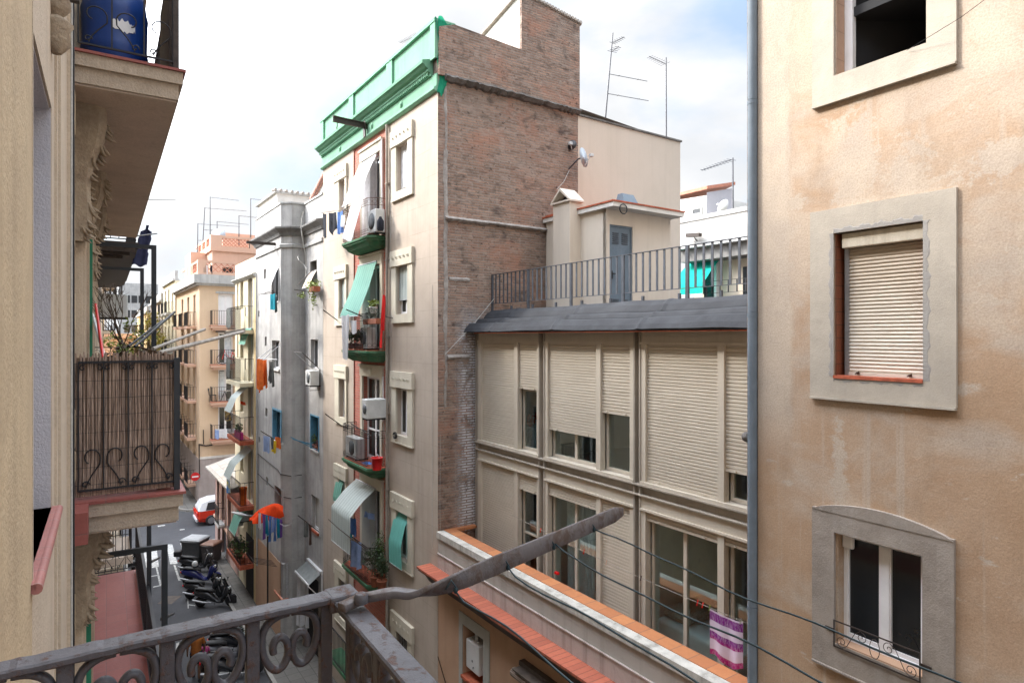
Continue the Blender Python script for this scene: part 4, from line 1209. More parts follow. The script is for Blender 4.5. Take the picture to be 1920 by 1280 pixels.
m=MB(S);m.extr([(vC,dzc-.15),(vC+.05,dzc-.12),(vC+.16,dzc-.04),(vC+.16,dzc),(vC,dzc+.04)],d0_,d1_+.1);m.build('cornice',m_concl,dh,fix=True)
m=MB(S);m.box(d0_+.0,d0_+.3,vC+.001,vC+.015,GZ,dzc-.2);m.build('quoin_strip',m_yellow,dh)
for k,z in enumerate(DB):
 window(dh,S,du[0],du[1],z+.03,z+2.25,vC-.13,m_whitewood,fw=.06,mull=1,name='balcony_door')
 window(dh,S,dw[0],dw[1],z+.95,z+2.2,vC-.13,m_whitewood,fw=.06,mull=0)
 bs=MB(S).box(du[0]-.25,dw[1]+(.2 if k<2 else .0),vC-.02,vC+.55,z-.16,z).build('balcony',m_dcream if k<2 else m_terracotta,dh)
 railing(bs,S,[(du[0]-.22,vC),(du[0]-.22,vC+.52),(dw[1]+.1,vC+.52),(dw[1]+.1,vC)],z+.06,z+.98,.13,.007)
m=MB(S);m.box(du[0]-.2,du[1]+.3,vC+.001,vC+.02,GZ,GZ+2.6);m.build('shop_door',m_dark,dh)
#  LOW MAUVE HOUSE (P)
p0_,p1_=d1_+.005,S.U(404,vC)
pzt=sz(404,876,vC)
ph_=thing('low_pink_house','low mauve pink house with white slabbed roof at the street corner','building',S,((p0_+p1_)/2,vC,GZ))
wl=[]
for pa,pb,za,zb in((408.5,413.5,-7.4,-9.0),(417,423.5,-7.35,-9.6),(429,435.5,-7.35,-9.1)):
 wl.append((S.U(pb,vC),S.U(pa,vC),-9.25,za))
wl2=[(S.U(414,vC),S.U(409,vC),GZ+.1,-9.75),(S.U(424,vC),S.U(417,vC),GZ+.1,-9.6),(S.U(436,vC),S.U(429,vC),GZ+.7,-9.7)]
p00=S.U(447,vC+.02)
m=MB(S);wall(m,p00,p1_,GZ,pzt,vC+.02,[o for o in wl+wl2],.2);m.quad((p1_,vC+.02,GZ),(p1_,-6,GZ),(p1_,-6,pzt),(p1_,vC+.02,pzt));m.build('wall',m_lowpink,ph_)
for o in wl:window(ph_,S,*o,vC-.1,m_whitewood,fw=.07,mull=1)
for i,o in enumerate(wl2):window(ph_,S,*o,vC-.1,m_bluedoor if i else m_brownfascia,fw=.12,mull=0 if i else 1,name='street_door' if i<2 else 'window')
m=MB(S)
for o in wl+wl2[2:]:
 g=.12;m.box(o[0]-g,o[0],vC+.021,vC+.05,o[2]-.1,o[3]+g);m.box(o[1],o[1]+g,vC+.021,vC+.05,o[2]-.1,o[3]+g);m.box(o[0],o[1],vC+.021,vC+.05,o[3],o[3]+g)
m.build('window_border',m_salmon,ph_)
m=MB(S);m.box(p00,p1_,vC+.021,vC+.1,-9.5,-9.38);m.build('string_course',m_salmon,ph_)
m=MB(S)
m.add([(p00,vC+.45,pzt-.02),(p1_+.3,vC+.45,pzt-.02),(p1_+.3,-2.2,pzt+1.0),(p00,-2.2,pzt+1.0),(p00,vC+.45,pzt+.06),(p1_+.3,vC+.45,pzt+.06),(p1_+.3,-2.2,pzt+1.08),(p00,-2.2,pzt+1.08)],[(0,1,2,3),(7,6,5,4),(0,4,5,1),(1,5,6,2),(2,6,7,3),(3,7,4,0)]);m.build('roof',m_rooftile,ph_)
m=MB(S);m.box(p00+.5,p1_-.2,-2.4,-1.2,pzt,pzt+1.25);m.build('roof_ridge',m_rooftileR,ph_)
balp=MB(S).box(wl[1][0]-.1,wl[1][1]+.1,vC+.03,vC+.35,-9.38,-9.26).build('balcony',m_concl,ph_)
railing(balp,S,[(wl[1][0]-.08,vC+.05),(wl[1][0]-.08,vC+.33),(wl[1][1]+.08,vC+.33),(wl[1][1]+.08,vC+.05)],-9.22,-8.4,.12,.007)
#  PEACH CORNER HOUSE (G) beyond the crossing
gx,gy=gnd(374,947)
gu,gv=S.Lc(gx,gy)
GF=Fr(gx,gy,S.Y[0],S.Y[1])
GL=Fr(gx,gy,S.X[0],S.X[1])
G=thing('peach_corner_house','peach corner house beyond the crossing with salmon rooftop penthouse and iron balconies','building',GF,(0,0,GZ))
g_w=-7.6
gzc=GF.P(375,535)[1];gzt=GF.P(375,514)[1]
gB=[GF.P(400,y)[1]for y in(611,684,753,823)]
gd=(GF.U(436),GF.U(409));
gops=[(gd[0]if 0 else GF.U(409),GF.U(437),z+.02,z+2.15)for z in gB]
gops=[(min(a,b),max(a,b),c,d)for a,b,c,d in gops]
m=MB(GF);wall(m,g_w,0,GZ,gzc,0,gops,.2)
m.quad((g_w,0,gzc),(0,0,gzc),(0,-12,gzc),(g_w,-12,gzc))
m.build('front_wall',m_peach,G)
for i,z in enumerate(gB):
 a,b=gops[i][0],gops[i][1]
 w_=window(G,GF,a,b,z+.03,z+2.15,-.13,m_whitepvc,fw=.1,mull=1,glass=m_white if i==0 else m_glassd,name='balcony_door')
 if i==2 or i==1:
  q=MB(GF);q.box((a+b)/2+.05 if i==2 else a+.12,b-.12 if i==2 else a+.5,-.14,-.125,z+.12,z+2.0);q.build('inner_curtain',m_curtain,w_)
 mm=MB(GF);mm.box(a-.15,b+.15,.001,.05 if i in(0,2)else .12,z+2.16,z+2.35 if i else z+2.3);mm.build('lintel',m_concl if i in(0,2)else m_concd,G)
 mm=MB(GF);b1=GF.U(397,.8)
 mm.box(a-1.2,b1,-.02,.75,z-.14,z);mm.box(a-1.1,b1-.1,-.02,.65,z-.30,z-.141)
 bs=mm.build('balcony',m_salmon,G)
 mm=MB(GF);mm.box(a-1.2,b1+.02,.0,.77,z+.001,z+.035);mm.build('balcony_floor',m_salmonred,bs)
 railing(bs,GF,[(a-1.15,.0),(a-1.15,.70),(b1-.05,.70),(b1-.05,0)],z+.1,z+1.0,.14,.010,top=.02)
m=MB(GF);m.box(g_w,.001,.001,.04,GZ,GZ+3.0);m.box(-.001+.002,.04,-12,.04,GZ,GZ+3.0);m.build('plinth',m_plinth,G)
m=MB(GF);m.box(g_w,.05,.001,.07,GZ+3.001,GZ+3.15);m.build('plinth_band',m_whitewall,G)
m=MB(GF);m.box(g_w,.22,-12,.22,gzc+.001,gzc+.14);m.box(g_w,.36,-12,.36,gzc+.141,gzt-.02);m.build('cornice',m_concl,G)
zt2_=GF.P(380,516)[1];
def lattice(m,fr,u0,u1,v,z0,z1,axis='u',n=5):
 for k in range(-n,n*2):
  for sgn in(1,-1):
   a=u0+(u1-u0)*k/n;b=a+sgn*(z1-z0)
   p,q=(a,z0),(b,z1)
   lo,hi=min(u0,u1),max(u0,u1)
   def clip(p,q):
    if abs(q[0]-p[0])<1e-6:return None
    t0,t1=0,1
    ta_,tb_=(lo-p[0])/(q[0]-p[0]),(hi-p[0])/(q[0]-p[0])
    if ta_>tb_:ta_,tb_=tb_,ta_
    t0,t1=max(t0,ta_),min(t1,tb_)
    if t0>=t1:return None
    return[(p[0]+(q[0]-p[0])*t,p[1]+(q[1]-p[1])*t)for t in(t0,t1)]
   r_=clip(p,q)
   if r_:
    (x0,y0),(x1,y1)=r_
    if axis=='u':m.beam((x0,v,y0),(x1,v,y1),.05,.035)
    else:m.beam((v,x0,y0),(v,x1,y1),.05,.035)
def balustrade(zb,h,ufar,vfar,off):
 m=MB(GF)
 m.box(g_w,off,off-.12,off,zb,zb+.2);m.box(g_w,off,off-.12,off,zb+h-.15,zb+h)
 m.box(off-.12,off,-vfar,off-.12,zb,zb+.2);m.box(off-.12,off,-vfar,off-.12,zb+h-.15,zb+h)
 for u in(off,-2.6,-5.2):m.box(u-.5,u,off-.13,off+.01,zb,zb+h+.02)
 for v in(0,-2.4,-4.8):m.box(off-.13,off+.01,off+v-.45,off+v,zb,zb+h+.02)
 a=m.build('balustrade',m_salmon,G)
 m=MB(GF)
 for u in(off,-2.6):lattice(m,GF,u-.5,(-2.6 if u==off else-5.2),off-.06,zb+.2,zb+h-.15,'u',6)
 for v in(0,-2.4):lattice(m,GF,off+v-.45,off+v-2.4,off-.06,zb+.2,zb+h-.15,'v',5)
 m.build('lattice',m_salmonred,a)
balustrade(gzt-.02,.95,0,8,.1)
vpn=-.9;upn=GF.U(398,vpn)
zpt=GF.P(398,470,vpn)[1];zpt2=GF.P(398,448,vpn)[1]
m=MB(GF);po=(GF.U(437,vpn),GF.U(417,vpn));po=(min(po),max(po));pz=(gzt+.0,GF.P(420,501,vpn)[1])
wall(m,g_w,upn,gzt-.03,zpt,vpn,[(po[0],po[1],pz[0],pz[1])],.15)
m.quad((upn,vpn,gzt-.03),(upn,-9,gzt-.03),(upn,-9,zpt),(upn,vpn,zpt));m.quad((g_w,vpn,zpt),(upn,vpn,zpt),(upn,-9,zpt),(g_w,-9,zpt))
m.box(g_w,upn+.12,-9,vpn+.12,zpt+.001,zpt+.16)
m.box(upn+.0,upn+1.0,-6.0,-3.2,gzt-.03,zpt+.1)
m.build('penthouse_wall',m_salmon,G)
window(G,GF,po[0],po[1],pz[0]+.02,pz[1],vpn-.08,m_ironb,fw=.12,mull=2,trans=(pz[0]+1.2,))
m=MB(GF);zb=zpt+.161
m.box(g_w,upn+.1,vpn-.02,vpn+.1,zb,zb+.2);m.box(g_w,upn+.1,vpn-.02,vpn+.1,zb+.75,zb+.9)
for u in(upn+.1,-3.2,-6):m.box(u-.7,u,vpn-.03,vpn+.11,zb,zb+.92)
m.box(upn-.02,upn+.1,-8,vpn-.02,zb,zb+.25);m.box(upn-.02,upn+.1,-8,vpn-.02,zb+.75,zb+.9)
for v in(vpn,-2.6,-4.4,-6.2):m.box(upn-.03,upn+.11,v-.5,v,zb,zb+.92)
zz=GF.P(420,436,-3)[1];m.box(GF.U(478,-3),GF.U(418,-3),-5.5,-3,zb,zz)
a_=m.build('roof_balustrade',m_salmon,G)
m=MB(GF);lattice(m,GF,upn-.6,-3.2,vpn+.04,zb+.2,zb+.75,'u',7);lattice(m,GF,-3.9,-6,vpn+.04,zb+.2,zb+.75,'u',7)
for v in(vpn-.5,-3.1,-4.9):lattice(m,GF,v,v-1.3,upn+.04,zb+.2,zb+.75,'v',4)
m.build('lattice',m_salmonred,a_)
def streetface(root,fr,u0,u1,ztop,zs,mat,cols,proj=.55,railm=None,seed=1,vout=0.0,slabm=None,wmat=None):
 rr=random.Random(seed);ops=[]
 for z in zs:
  for c_,wd,dr in cols:ops.append((c_-wd/2,c_+wd/2,z+(.03 if dr else .9),z+2.15))
 ops=[o for o in ops if o[0]>min(u0,u1)and o[1]<max(u0,u1)]
 m=MB(fr);wall(m,min(u0,u1),max(u0,u1),GZ,ztop,vout,ops,.18);m.build('street_wall',mat,root)
 for z in zs:
  for c_,wd,dr in cols:
   if c_-wd/2<min(u0,u1)or c_+wd/2>max(u0,u1):continue
   window(root,fr,c_-wd/2,c_+wd/2,z+(.04 if dr else .9),z+2.15,vout-.12,wmat or m_whitewood,fw=.07,mull=1,name='balcony_door' if dr else 'window',glass=rr.choice([m_glassd,m_glassd,m_lgrey]))
   if dr:
    bs=MB(fr).box(c_-.85,c_+.85,vout-.02,vout+proj,z-.16,z).build('balcony',slabm or m_salmon,root)
    railing(bs,fr,[(c_-.82,vout),(c_-.82,vout+proj-.03),(c_+.82,vout+proj-.03),(c_+.82,vout)],z+.06,z+.95,.15,.009)
streetface(G,GL,.0,12,gzc,gB+[gB[3]-3.1],m_peach,[(2.2,1.0,True),(5.2,1.0,True),(8.4,1.0,True)],seed=4)
#  houses further down the street
def farhouse(label,u0,u1,v,ztop,mat,cols,zs,seed,name='street_house',depth=9,top=True):
 t=thing(name,label,'building',S,((u0+u1)/2,v,GZ))
 streetface(t,S,u0,u1,ztop,zs,mat,cols,seed=seed,vout=v,slabm=m_concl)
 m=MB(S);m.quad((u0,v,GZ),(u0,v-depth,GZ),(u0,v-depth,ztop),(u0,v,ztop));m.quad((u1,v,GZ),(u1,v-depth,GZ),(u1,v-depth,ztop),(u1,v,ztop));m.quad((u0,v,ztop-.02),(u1,v,ztop-.02),(u1,v-depth,ztop-.02),(u0,v-depth,ztop-.02))
 m.build('side_wall',mat,t)
 m=MB(S);m.box(u0,u1,v-.3,v+.18,ztop+.001,ztop+.18);m.box(u0,u1,v-.2,v+.02,ztop+.181,ztop+.8);m.build('cornice',m_concl,t)
 return t
gU=S.Lc(*GL.W(12,0)[:2])[0];gV=gv
farhouse('cream house with white dormers next to the peach corner house',gU+.02,gU+9,gV+.1,4.6,m_dcream,[(gU+1.8,1,True),(gU+4.5,1,True),(gU+7.2,1,True)],[2.0,-1.2,-4.4,-7.6],5)
farhouse('plain beige house further down the same side of the street',gU+9.04,gU+20,gV+.25,3.3,m_beige,[(gU+11,1,True),(gU+14,1,True),(gU+17.5,1,True)],[1.0,-2.2,-5.4,-8.4],6)
farhouse('sandy house at the far end of the right row',gU+20.04,gU+34,gV+.6,2.5,m_yellow,[(gU+22,1,True),(gU+26,1,True),(gU+30,1,True)],[.4,-2.8,-6.0],7)
t=thing('salmon_end_house','low salmon house with an arched window closing the end of the street','building',LL,(-95,0,GZ))
m=MB(LL);m.box(-101,-92,-6,7,GZ,.2);m.box(-91.99,-91.7,-6.2,7.2,-.1,.45);m.build('wall',m_salmon,t)
for v in(-4,-1.5,1,3.5):m=MB(LL);m.box(-91.99,-91.9,v,v+1.1,-3.2,-1.2);m.lathe((-91.98,v+.55,-1.2),[(.55,0),(.55,.07)],16,'u');m.build('arched_window',m_glassd,t,fix=True)
for i,(u,v0,v1,z,mt,nm)in enumerate(((-120,-10,0,8,m_whitewall,'pale white block in the far distance behind the salmon house'),(-150,2,9,11,m_concl,'tall thin grey block in the far distance at the end of the street'))):
 t=thing('far_block',nm,'building',LL,(u,(v0+v1)/2,GZ))
 m=MB(LL);m.box(u-8,u,v0,v1,GZ,z);m.build('wall',mt,t)
 for zz in range(-8,int(z)-1,3):
  for k in range(4):MB(LL).box(u+.001,u+.05,v0+1+k*(v1-v0-2)/4,v0+2+k*(v1-v0-2)/4,zz,zz+1.5).build('window',m_glassd,t)
t=thing('church_tower','slender pale domed tower far away above the end of the street','tower',LL,(-135,9.3,GZ))
m=MB(LL);m.box(-136.4,-133.6,8.2,10.8,GZ,5);m.build('shaft',m_concl,t)
m=MB(LL);m.lathe((-135,9.5,5),[(1.3,0),(1.2,1.4),(1.0,2.6),(.5,3.6),(.12,4),(.1,5.2)],16);m.build('dome',m_concl,t)
#  buildings right, behind the roof railing
vR=-15.0
rh0,rh1=S.U(1500,vR),S.U(1268,vR)
rt=thing('rear_house','cream rear house with a concrete band and pink washed wall behind the roof railing','building',S,((rh0+rh1)/2,vR,GZ))
zb0,zb1=S.P(1281,456,vR)[1],S.P(1281,405,vR)[1]
m=MB(S);m.box(rh0,rh1,vR-4,vR,zb0,zb1-.3);m.build('concrete_band',m_whitewall,rt)
m=MB(S);m.box(rh0,rh1,vR-4,vR+.06,zb1-.299,zb1-.12);m.box(rh0,rh1,vR-4,vR+.04,zb0-.25,zb0-.001);m.build('band_edge',m_concl,rt)
zg0=S.P(1281,490,vR)[1]
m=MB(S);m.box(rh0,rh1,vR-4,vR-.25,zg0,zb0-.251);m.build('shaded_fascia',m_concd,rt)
m=MB(S);m.box(rh0,rh1,vR-5,vR-1.2,GZ,zg0-.001);m.build('rear_wall',m_cream,rt)
m=MB(S)
a=S.U(1316,vR-1.2);b=S.U(1337,vR-1.2);m.box(S.U(1341,vR-1.2),S.U(1322,vR-1.2),vR-1.199,vR-1.12,-1,S.P(1330,505,vR-1.2)[1]);m.box(S.U(1440,vR-1.2),S.U(1395,vR-1.2),vR-1.199,vR-1.12,-1,S.P(1400,500,vR-1.2)[1]);m.build('doorway',m_glassd,rt)
m=MB(S);m.box(S.U(1346,vR-1.1),S.U(1341.5,vR-1.1),vR-1.19,vR-1.0,-1,zg0);m.build('white_post',m_white,rt)
aw=blind(S,'teal sun awning behind the roof railing on the rear house',m_teal,S.U(1338,vR-.6),S.U(1279,vR-.6),[(vR-1.1,S.P(1300,490,vR-1)[1]),(vR-.5,S.P(1300,510,vR-1)[1]),(vR+.1,S.P(1300,533,vR)[1]),(vR+.12,S.P(1300,552,vR)[1])],name='sun_awning')
lamp=thing('wall_projector','small dark box lamp projecting from the pale concrete band','lamp',S,(S.U(1302,vR),vR+.2,S.P(1302,443,vR)[1]))
q=S.P(1302,441,vR+.2)
m=MB(S);m.beam((q[0]+.35,vR+.25,q[1]+.03),(q[0]-.35,vR+.25,q[1]-.03),.2,.16);m.build('housing',m_ironb,lamp)
m=MB(S);m.tube([(q[0],vR+.01,q[1]-.25),(q[0],vR+.2,q[1]-.1)],.025,5);m.build('arm',m_ironb,lamp)
railing(rt,S,[(rh0,vR-.3),(rh1,vR-.3)],S.P(1300,551,vR)[1],S.P(1300,533,vR)[1]+.1,.4,.02,m_iron)
vW=-19.0
wh=thing('rooftop_house','small white rooftop house with a red edged sloping roof and lavender side wall','building',S,(S.U(1330,vW),vW,4))
wa,wb=S.U(1325,vW),S.U(1262,vW)
m=MB(S);z0=zb1-1;z1=S.P(1325,355,vW)[1];z2=S.P(1281,372,vW)[1]
m.add([(wa,vW,z0),(wb,vW,z0),(wb,vW,z2),(wa,vW,z1-.3),(wa,vW-4,z0),(wa,vW-4,z1-.3),(wb,vW-4,z0),(wb,vW-4,z2)],[(0,1,2,3),(4,0,3,5),(6,7,2,1),(4,5,7,6)]);m.build('wall',m_whitewall,wh)
m=MB(K);ks=K.U(1374,-wa)
m.add([(vW,-wa+.01,z0),(ks,-wa+.01,z0),(ks,-wa+.01,K.P(1374,353,-wa)[1]),(vW,-wa+.01,K.P(1326,361,-wa)[1])],[(0,1,2,3)]);m.build('side_wall',m_lav,wh)
q1=K.P(1374,351,-wa);q0=K.P(1326,358,-wa)
m=MB(S);m.add([(wa-.15,vW+.15,q0[1]+.05),(wa-.15,q1[0],q1[1]+.1),(wb,q1[0],q1[1]-.4),(wb,vW+.15,z2+.15),(wa-.15,vW+.15,q0[1]+.2),(wa-.15,q1[0],q1[1]+.25),(wb,q1[0],q1[1]-.25),(wb,vW+.15,z2+.3)],[(0,3,2,1),(4,5,6,7),(0,1,5,4),(1,2,6,5),(2,3,7,6),(3,0,4,7)]);m.build('roof',m_salmonred,wh)
wq=(S.U(1317,vW),S.U(1297,vW),S.P(1305,404,vW)[1],S.P(1305,389,vW)[1])
window(wh,S,*wq,vW+.05,m_lgrey,fw=.1,mull=0)
#  BROWN HOUSE on the right (F)
FPATCH=[(1880,500,.55,.16,.15),(1840,560,.35,.08,-.1),(1890,290,.45,.20,.3),(1490,430,.22,.10,.2),(1480,500,.18,.08,0),(1495,380,.16,.12,0),(1610,300,.30,.9,0),(1700,330,.28,.5,0),(1573,880,.10,.75,0),(1790,730,.2,.1,0),(1480,905,.14,.05,0),(1850,60,.5,.8,0)]
def ochre():
 m=newmat('faded_ochre_render');b=NB(m);co=b.coord();s=b.sep(co)
 big=b.noise(b.coord(scale=(1,1,1.7),loc=(3.1,0,1.2)),.85,9,.62,.5)
 up=b.ramp(s[2],6.5,14.5,0,.21)  # paler towards the top: brighter light up there put into colour, plus faded paint
 base=b.math('ADD',big,up)
 fade_lit=b.ramp(base,.53,.70)
 cornr=b.ramp(b.math('ADD',s[0],b.math('MULTIPLY',b.noise(co,3,6,.7),.22)),-.42,-.30,0,1)
 cornr=b.math('MULTIPLY',cornr,b.ramp(s[2],9.4,10.2,0,1))
 st=b.ramp(b.noise(b.coord(scale=(4.5,4.5,.10),loc=(1.7,0,0)),1.3,6,.6),.54,.64,0,.75)
 flake=b.ramp(b.noise(b.coord(scale=(1,1,2.8),loc=(7.3,0,5)),2.6,10,.70,.3),.60,.635,0,.9)
 flake=b.math('MULTIPLY',flake,b.ramp(b.noise(co,.7,3),.46,.56))
 nz=b.noise(b.coord(scale=(1,1,1.5)),2.2,10,.72,.6);fine=b.noise(co,18,6,.75)
 pm=None
 for px,py,hw,hh,tl in FPATCH:
  q=FF.P(px,py)
  d=b.n("ShaderNodeVectorMath",operation='LENGTH')
  mpn=b.n("ShaderNodeMapping",vector_type='TEXTURE');mpn.inputs['Location'].default_value=(q[0],0,q[1]-GZ);mpn.inputs['Rotation'].default_value=(0,tl,0);mpn.inputs['Scale'].default_value=(hw,9,hh)
  b.l(co,mpn.inputs[0]);b.l(mpn.outputs[0],d.inputs[0])
  k=b.math('SUBTRACT',1.0,d.outputs['Value'])
  pm=k if pm is None else b.math('MAXIMUM',pm,k)
 pm=b.math('ADD',pm,b.math('MULTIPLY',b.math('SUBTRACT',nz,.5),4.2))
 pm=b.math('ADD',pm,b.math('MULTIPLY',b.math('SUBTRACT',fine,.5),2.2))
 pm=b.ramp(pm,.05,.45,0,.95)
 f=b.math('MAXIMUM',b.math('MAXIMUM',b.math('MULTIPLY',fade_lit,.8),cornr),b.math('MAXIMUM',b.math('MAXIMUM',st,flake),pm))
 tone=b.mix(b.ramp(b.noise(co,.55,6),.38,.6),(.43,.29,.185),(.47,.33,.225))
 tone=b.mix(b.ramp(b.noise(co,2.3,7,.65),.45,.7,0,.5),tone,(.37,.23,.14))
 pale=b.mix(b.ramp(b.noise(co,1.9,7,.6),.4,.62),(.53,.44,.35),(.46,.385,.315))
 col=b.mix(f,tone,pale)
 col=b.mix(b.ramp(b.noise(b.coord(scale=(1.6,1.6,.5),loc=(4,0,2)),1.7,8,.7),.52,.72,0,.40),col,(.25,.18,.125))
 g=b.noise(co,55,5,.65)
 col=b.mix(b.ramp(g,.42,.72,0,.38),col,(.16,.11,.075))
 col=b.mix(b.ramp(b.noise(co,30,3),.6,.75,0,.25),col,(.62,.54,.45))
 h=b.math('ADD',b.math('MULTIPLY',g,1.2),b.math('MULTIPLY',b.noise(co,12,6),1.3))
 b.out(col,.92,b.bump(h,.28,.008),spec=.15)
 return m
m_ochre=ochre()
brown=thing('brown_house','ochre brown rendered house with faded patches and broad grey stone window frames','building',FF,(0,0,GZ))
def fp(px,py,v=0):return FF.P(px,py,v)
FWIN=[]
u_=dict(o=(FF.U(1796),FF.U(1526)),i=(FF.U(1737),FF.U(1568)),oz=(fp(1526,203)[1],fp(1526,203)[1]+2.62),iz=(fp(1568,143)[1],fp(1568,143)[1]+1.9))
m_=dict(o=(FF.U(1796),FF.U(1522)),i=(FF.U(1733.5),FF.U(1566)),oz=(fp(1522,742)[1],fp(1522,399)[1]),iz=(fp(1566,705)[1],fp(1566,438)[1]))
l_=dict(o=(FF.U(1792),FF.U(1526)),i=(FF.U(1730),FF.U(1569)),oz=(fp(1526,1231)[1],fp(1526,947)[1]),iz=(fp(1569,1203)[1],fp(1569,997)[1]))
fin0,fin1=-9.0,0.0
m=MB(FF)
ops=[(q['i'][0],q['i'][1],q['iz'][0],q['iz'][1])for q in(u_,m_,l_)]
wall(m,fin0,fin1,GZ,9.0,0,ops,.16)
m.quad((fin0,-6,9.0),(fin1,-6,9.0),(fin1,0,9.0),(fin0,0,9.0));m.quad((fin1,0,GZ),(fin1,0,9.0),(fin1,-6,9.0),(fin1,-6,GZ));m.quad((fin0,0,GZ),(fin0,-6,GZ),(fin0,-6,9.0),(fin0,0,9.0));m.quad((fin0,-6,GZ),(fin1,-6,GZ),(fin1,-6,9.0),(fin0,-6,9.0))
m.build('front_wall',m_ochre,brown)
m=MB(FF)
for z in(GZ+.02,-6.4,-3.05,.35,3.6):m.box(fin0+.1,fin1-.1,-5.9,-.17,z-.1,z)
m.build('inner_floors',m_dark,brown)
rr=random.Random(8)
def stoneframe(q,mat,g=.035,arch=0.0):
 m=MB(FF);(a,b),(i0,i1),(z0,z1),(y0,y1)=q['o'],q['i'],q['oz'],q['iz']
 m.box(a,i0-.0121,-.01,g-.002,z0+.002,z1-.003);m.box(i1+.0121,b,-.01,g-.002,z0+.002,z1-.003)
 m.box(i0+.0001-.012,i1+.012,-.01,g-.002,z0+.002,y0);
 if not arch:m.box(i0-.012,i1+.012,-.01,g-.002,y1,z1-.003)
 else:
  m.box(i0-.012,i1+.012,-.01,g-.002,y1,z1-.001)
  n=16;pts=[]
  for k in range(n+1):
   t=k/n;pts.append((a+(b-a)*t,z1-.02+arch*math.sin(math.pi*t)**.75))
  vs=[]
  for u,z in pts:vs+=[(u,g+.004,z),(u,-.01,z),(u,g+.004,z1-.021)]
  fs=[]
  for k in range(n):o_=k*3;fs+=[(o_,o_+3,o_+4,o_+1),(o_+2,o_+5,o_+3,o_)]
  m.add(vs,fs)
 m.box(a+.004,b-.004,-.01,g+.018,z0-.022,z0-.001)
 return m.build('window_surround',mat,brown,fix=True)
stoneframe(u_,m_stone);stoneframe(m_,m_stone);stoneframe(l_,m_stone2,.04,.13)
(i0,i1),(y0,y1)=m_['i'],m_['iz']
m=MB(FF)
def smear(pts,w_=.03,dirs=None):
 vs,fs=[],[]
 for k,(p,d)in enumerate(pts):
  ww=w_*(1+.22*math.sin(k*.7)+.15*math.sin(k*1.9+1))*rr.uniform(.88,1.12)
  vs+=[(p[0],.0345,p[1]),(p[0]+d[0]*ww*.8,.0355,p[1]+d[1]*ww*.8),(p[0]+d[0]*ww,.0334,p[1]+d[1]*ww)]
  if k:o_=(k-1)*3;fs+=[(o_,o_+3,o_+4,o_+1),(o_+1,o_+4,o_+5,o_+2)]
 m.add(vs,fs)
n=46
smear([((i1,y0+(y1-y0)*k/n),(1,0))for k in range(n+1)],.045)
smear([((i0,y0+(y1-y0)*k/n),(-1,0))for k in range(n+1)],.055)
smear([((i0+(i1-i0)*k/n,y1),(0,1))for k in range(n+1)],.05)
smear([((i0+(i1-i0)*k/n,y0),(0,-1))for k in range(n+1)],.05)
m.build('cement_repair',m_morty,brown)
sb=fp(1566,467)[1]
m=MB(FF);m.box(i1-.012,i1-.002,-.16,.0,y0,y1);m.box(i0+.002,i0+.012,-.16,0,y0,y1)
m.build('tile_jamb',m_redtilejamb,brown)
m=MB(FF);m.box(i0,i1,-.16,.045,y0-.02,y0+.012);m.build('tile_sill',m_terracotta,brown)
m=MB(FF);m.bbox(i0+.015,i1-.06,-.15,-.02,sb,y1-.01,.01);bx=m.build('shutter_box',stucco('shutter_box_paint',(.60,.55,.45),(.52,.47,.38),3,.7,(.22,.16,.11),.05,60,.6,stretch=.2),brown)
m=MB(FF);m.box(i1-.10,i1-.055,-.15,-.09,y0+.012,sb);m.box(i0+.013,i0+.04,-.15,-.09,y0+.012,sb);m.build('shutter_guide',m_alu,brown)
m=MB(FF);v=-.10;n=34;pz=(sb-y0-.05)/n;prof=[]
for k in range(n):
 z=y0+.05+k*pz
 prof+=[(v-.012,z),(v-.012,z+pz*.12),(v-.003,z+pz*.3),(v,z+pz*.55),(v-.004,z+pz*.85)]
k_=len(prof);a,b=i0+.03,i1-.095
m.add([(a,q[0],q[1])for q in prof]+[(b,q[0],q[1])for q in prof],[(i,i+1,k_+i+1,k_+i)for i in range(k_-1)])
m.box(a,b,v-.015,v+.008,y0+.013,y0+.05)
ms_=newmat('aged_cream_slats');b_=NB(ms_);co_=b_.coord();s_=b_.sep(co_)
zrel=b_.ramp(b_.math('ADD',s_[2],b_.math('MULTIPLY',b_.noise(co_,4,5),.35)),y0-GZ+.55,y0-GZ+1.25)
cl_=b_.mix(zrel,(.66,.61,.53),(.46,.39,.31))
cl_=b_.mix(b_.ramp(b_.noise(b_.coord(scale=(1,1,9)),5,7,.7),.5,.72,0,.6),cl_,(.30,.24,.19))
b_.out(cl_,.5,None,spec=.3)
sh_=m.build('roller_shutter',ms_,brown)
for x in(.18,.86):
 m=MB(FF);x_=a+(b-a)*x;m.box(x_-.012,x_+.012,v+.008,v+.035,y0+.03,y0+.05);m.tube([(x_-.025,v+.04,y0+.06),(x_+.02,v+.04,y0+.03)],.006,5);m.build('shutter_stop',m_brownfascia,sh_)
(i0,i1),(y0,y1)=u_['i'],u_['iz']
m=MB(FF);m.box(i1-.012,i1-.001,-.14,.0,y0,y1);m.build('tile_jamb',m_tanjamb,brown)
m=MB(FF);m.box(i1-.10,i1-.013,-.21,-.141,y0,y1);m.box(i0,i0+.05,-.21,-.141,y0,y1);m.build('window_frame',m_whitepvc,brown)
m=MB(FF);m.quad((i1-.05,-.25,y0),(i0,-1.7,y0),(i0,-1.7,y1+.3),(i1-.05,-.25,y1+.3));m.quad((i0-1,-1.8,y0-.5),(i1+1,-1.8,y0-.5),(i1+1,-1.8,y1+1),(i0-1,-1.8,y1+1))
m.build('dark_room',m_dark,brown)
(i0,i1),(y0,y1)=l_['i'],l_['iz']
m=MB(FF);m.box(i1-.012,i1-.001,-.16,.0,y0,y1);m.build('jamb_lining',m_ochre,brown)
m=MB(FF)
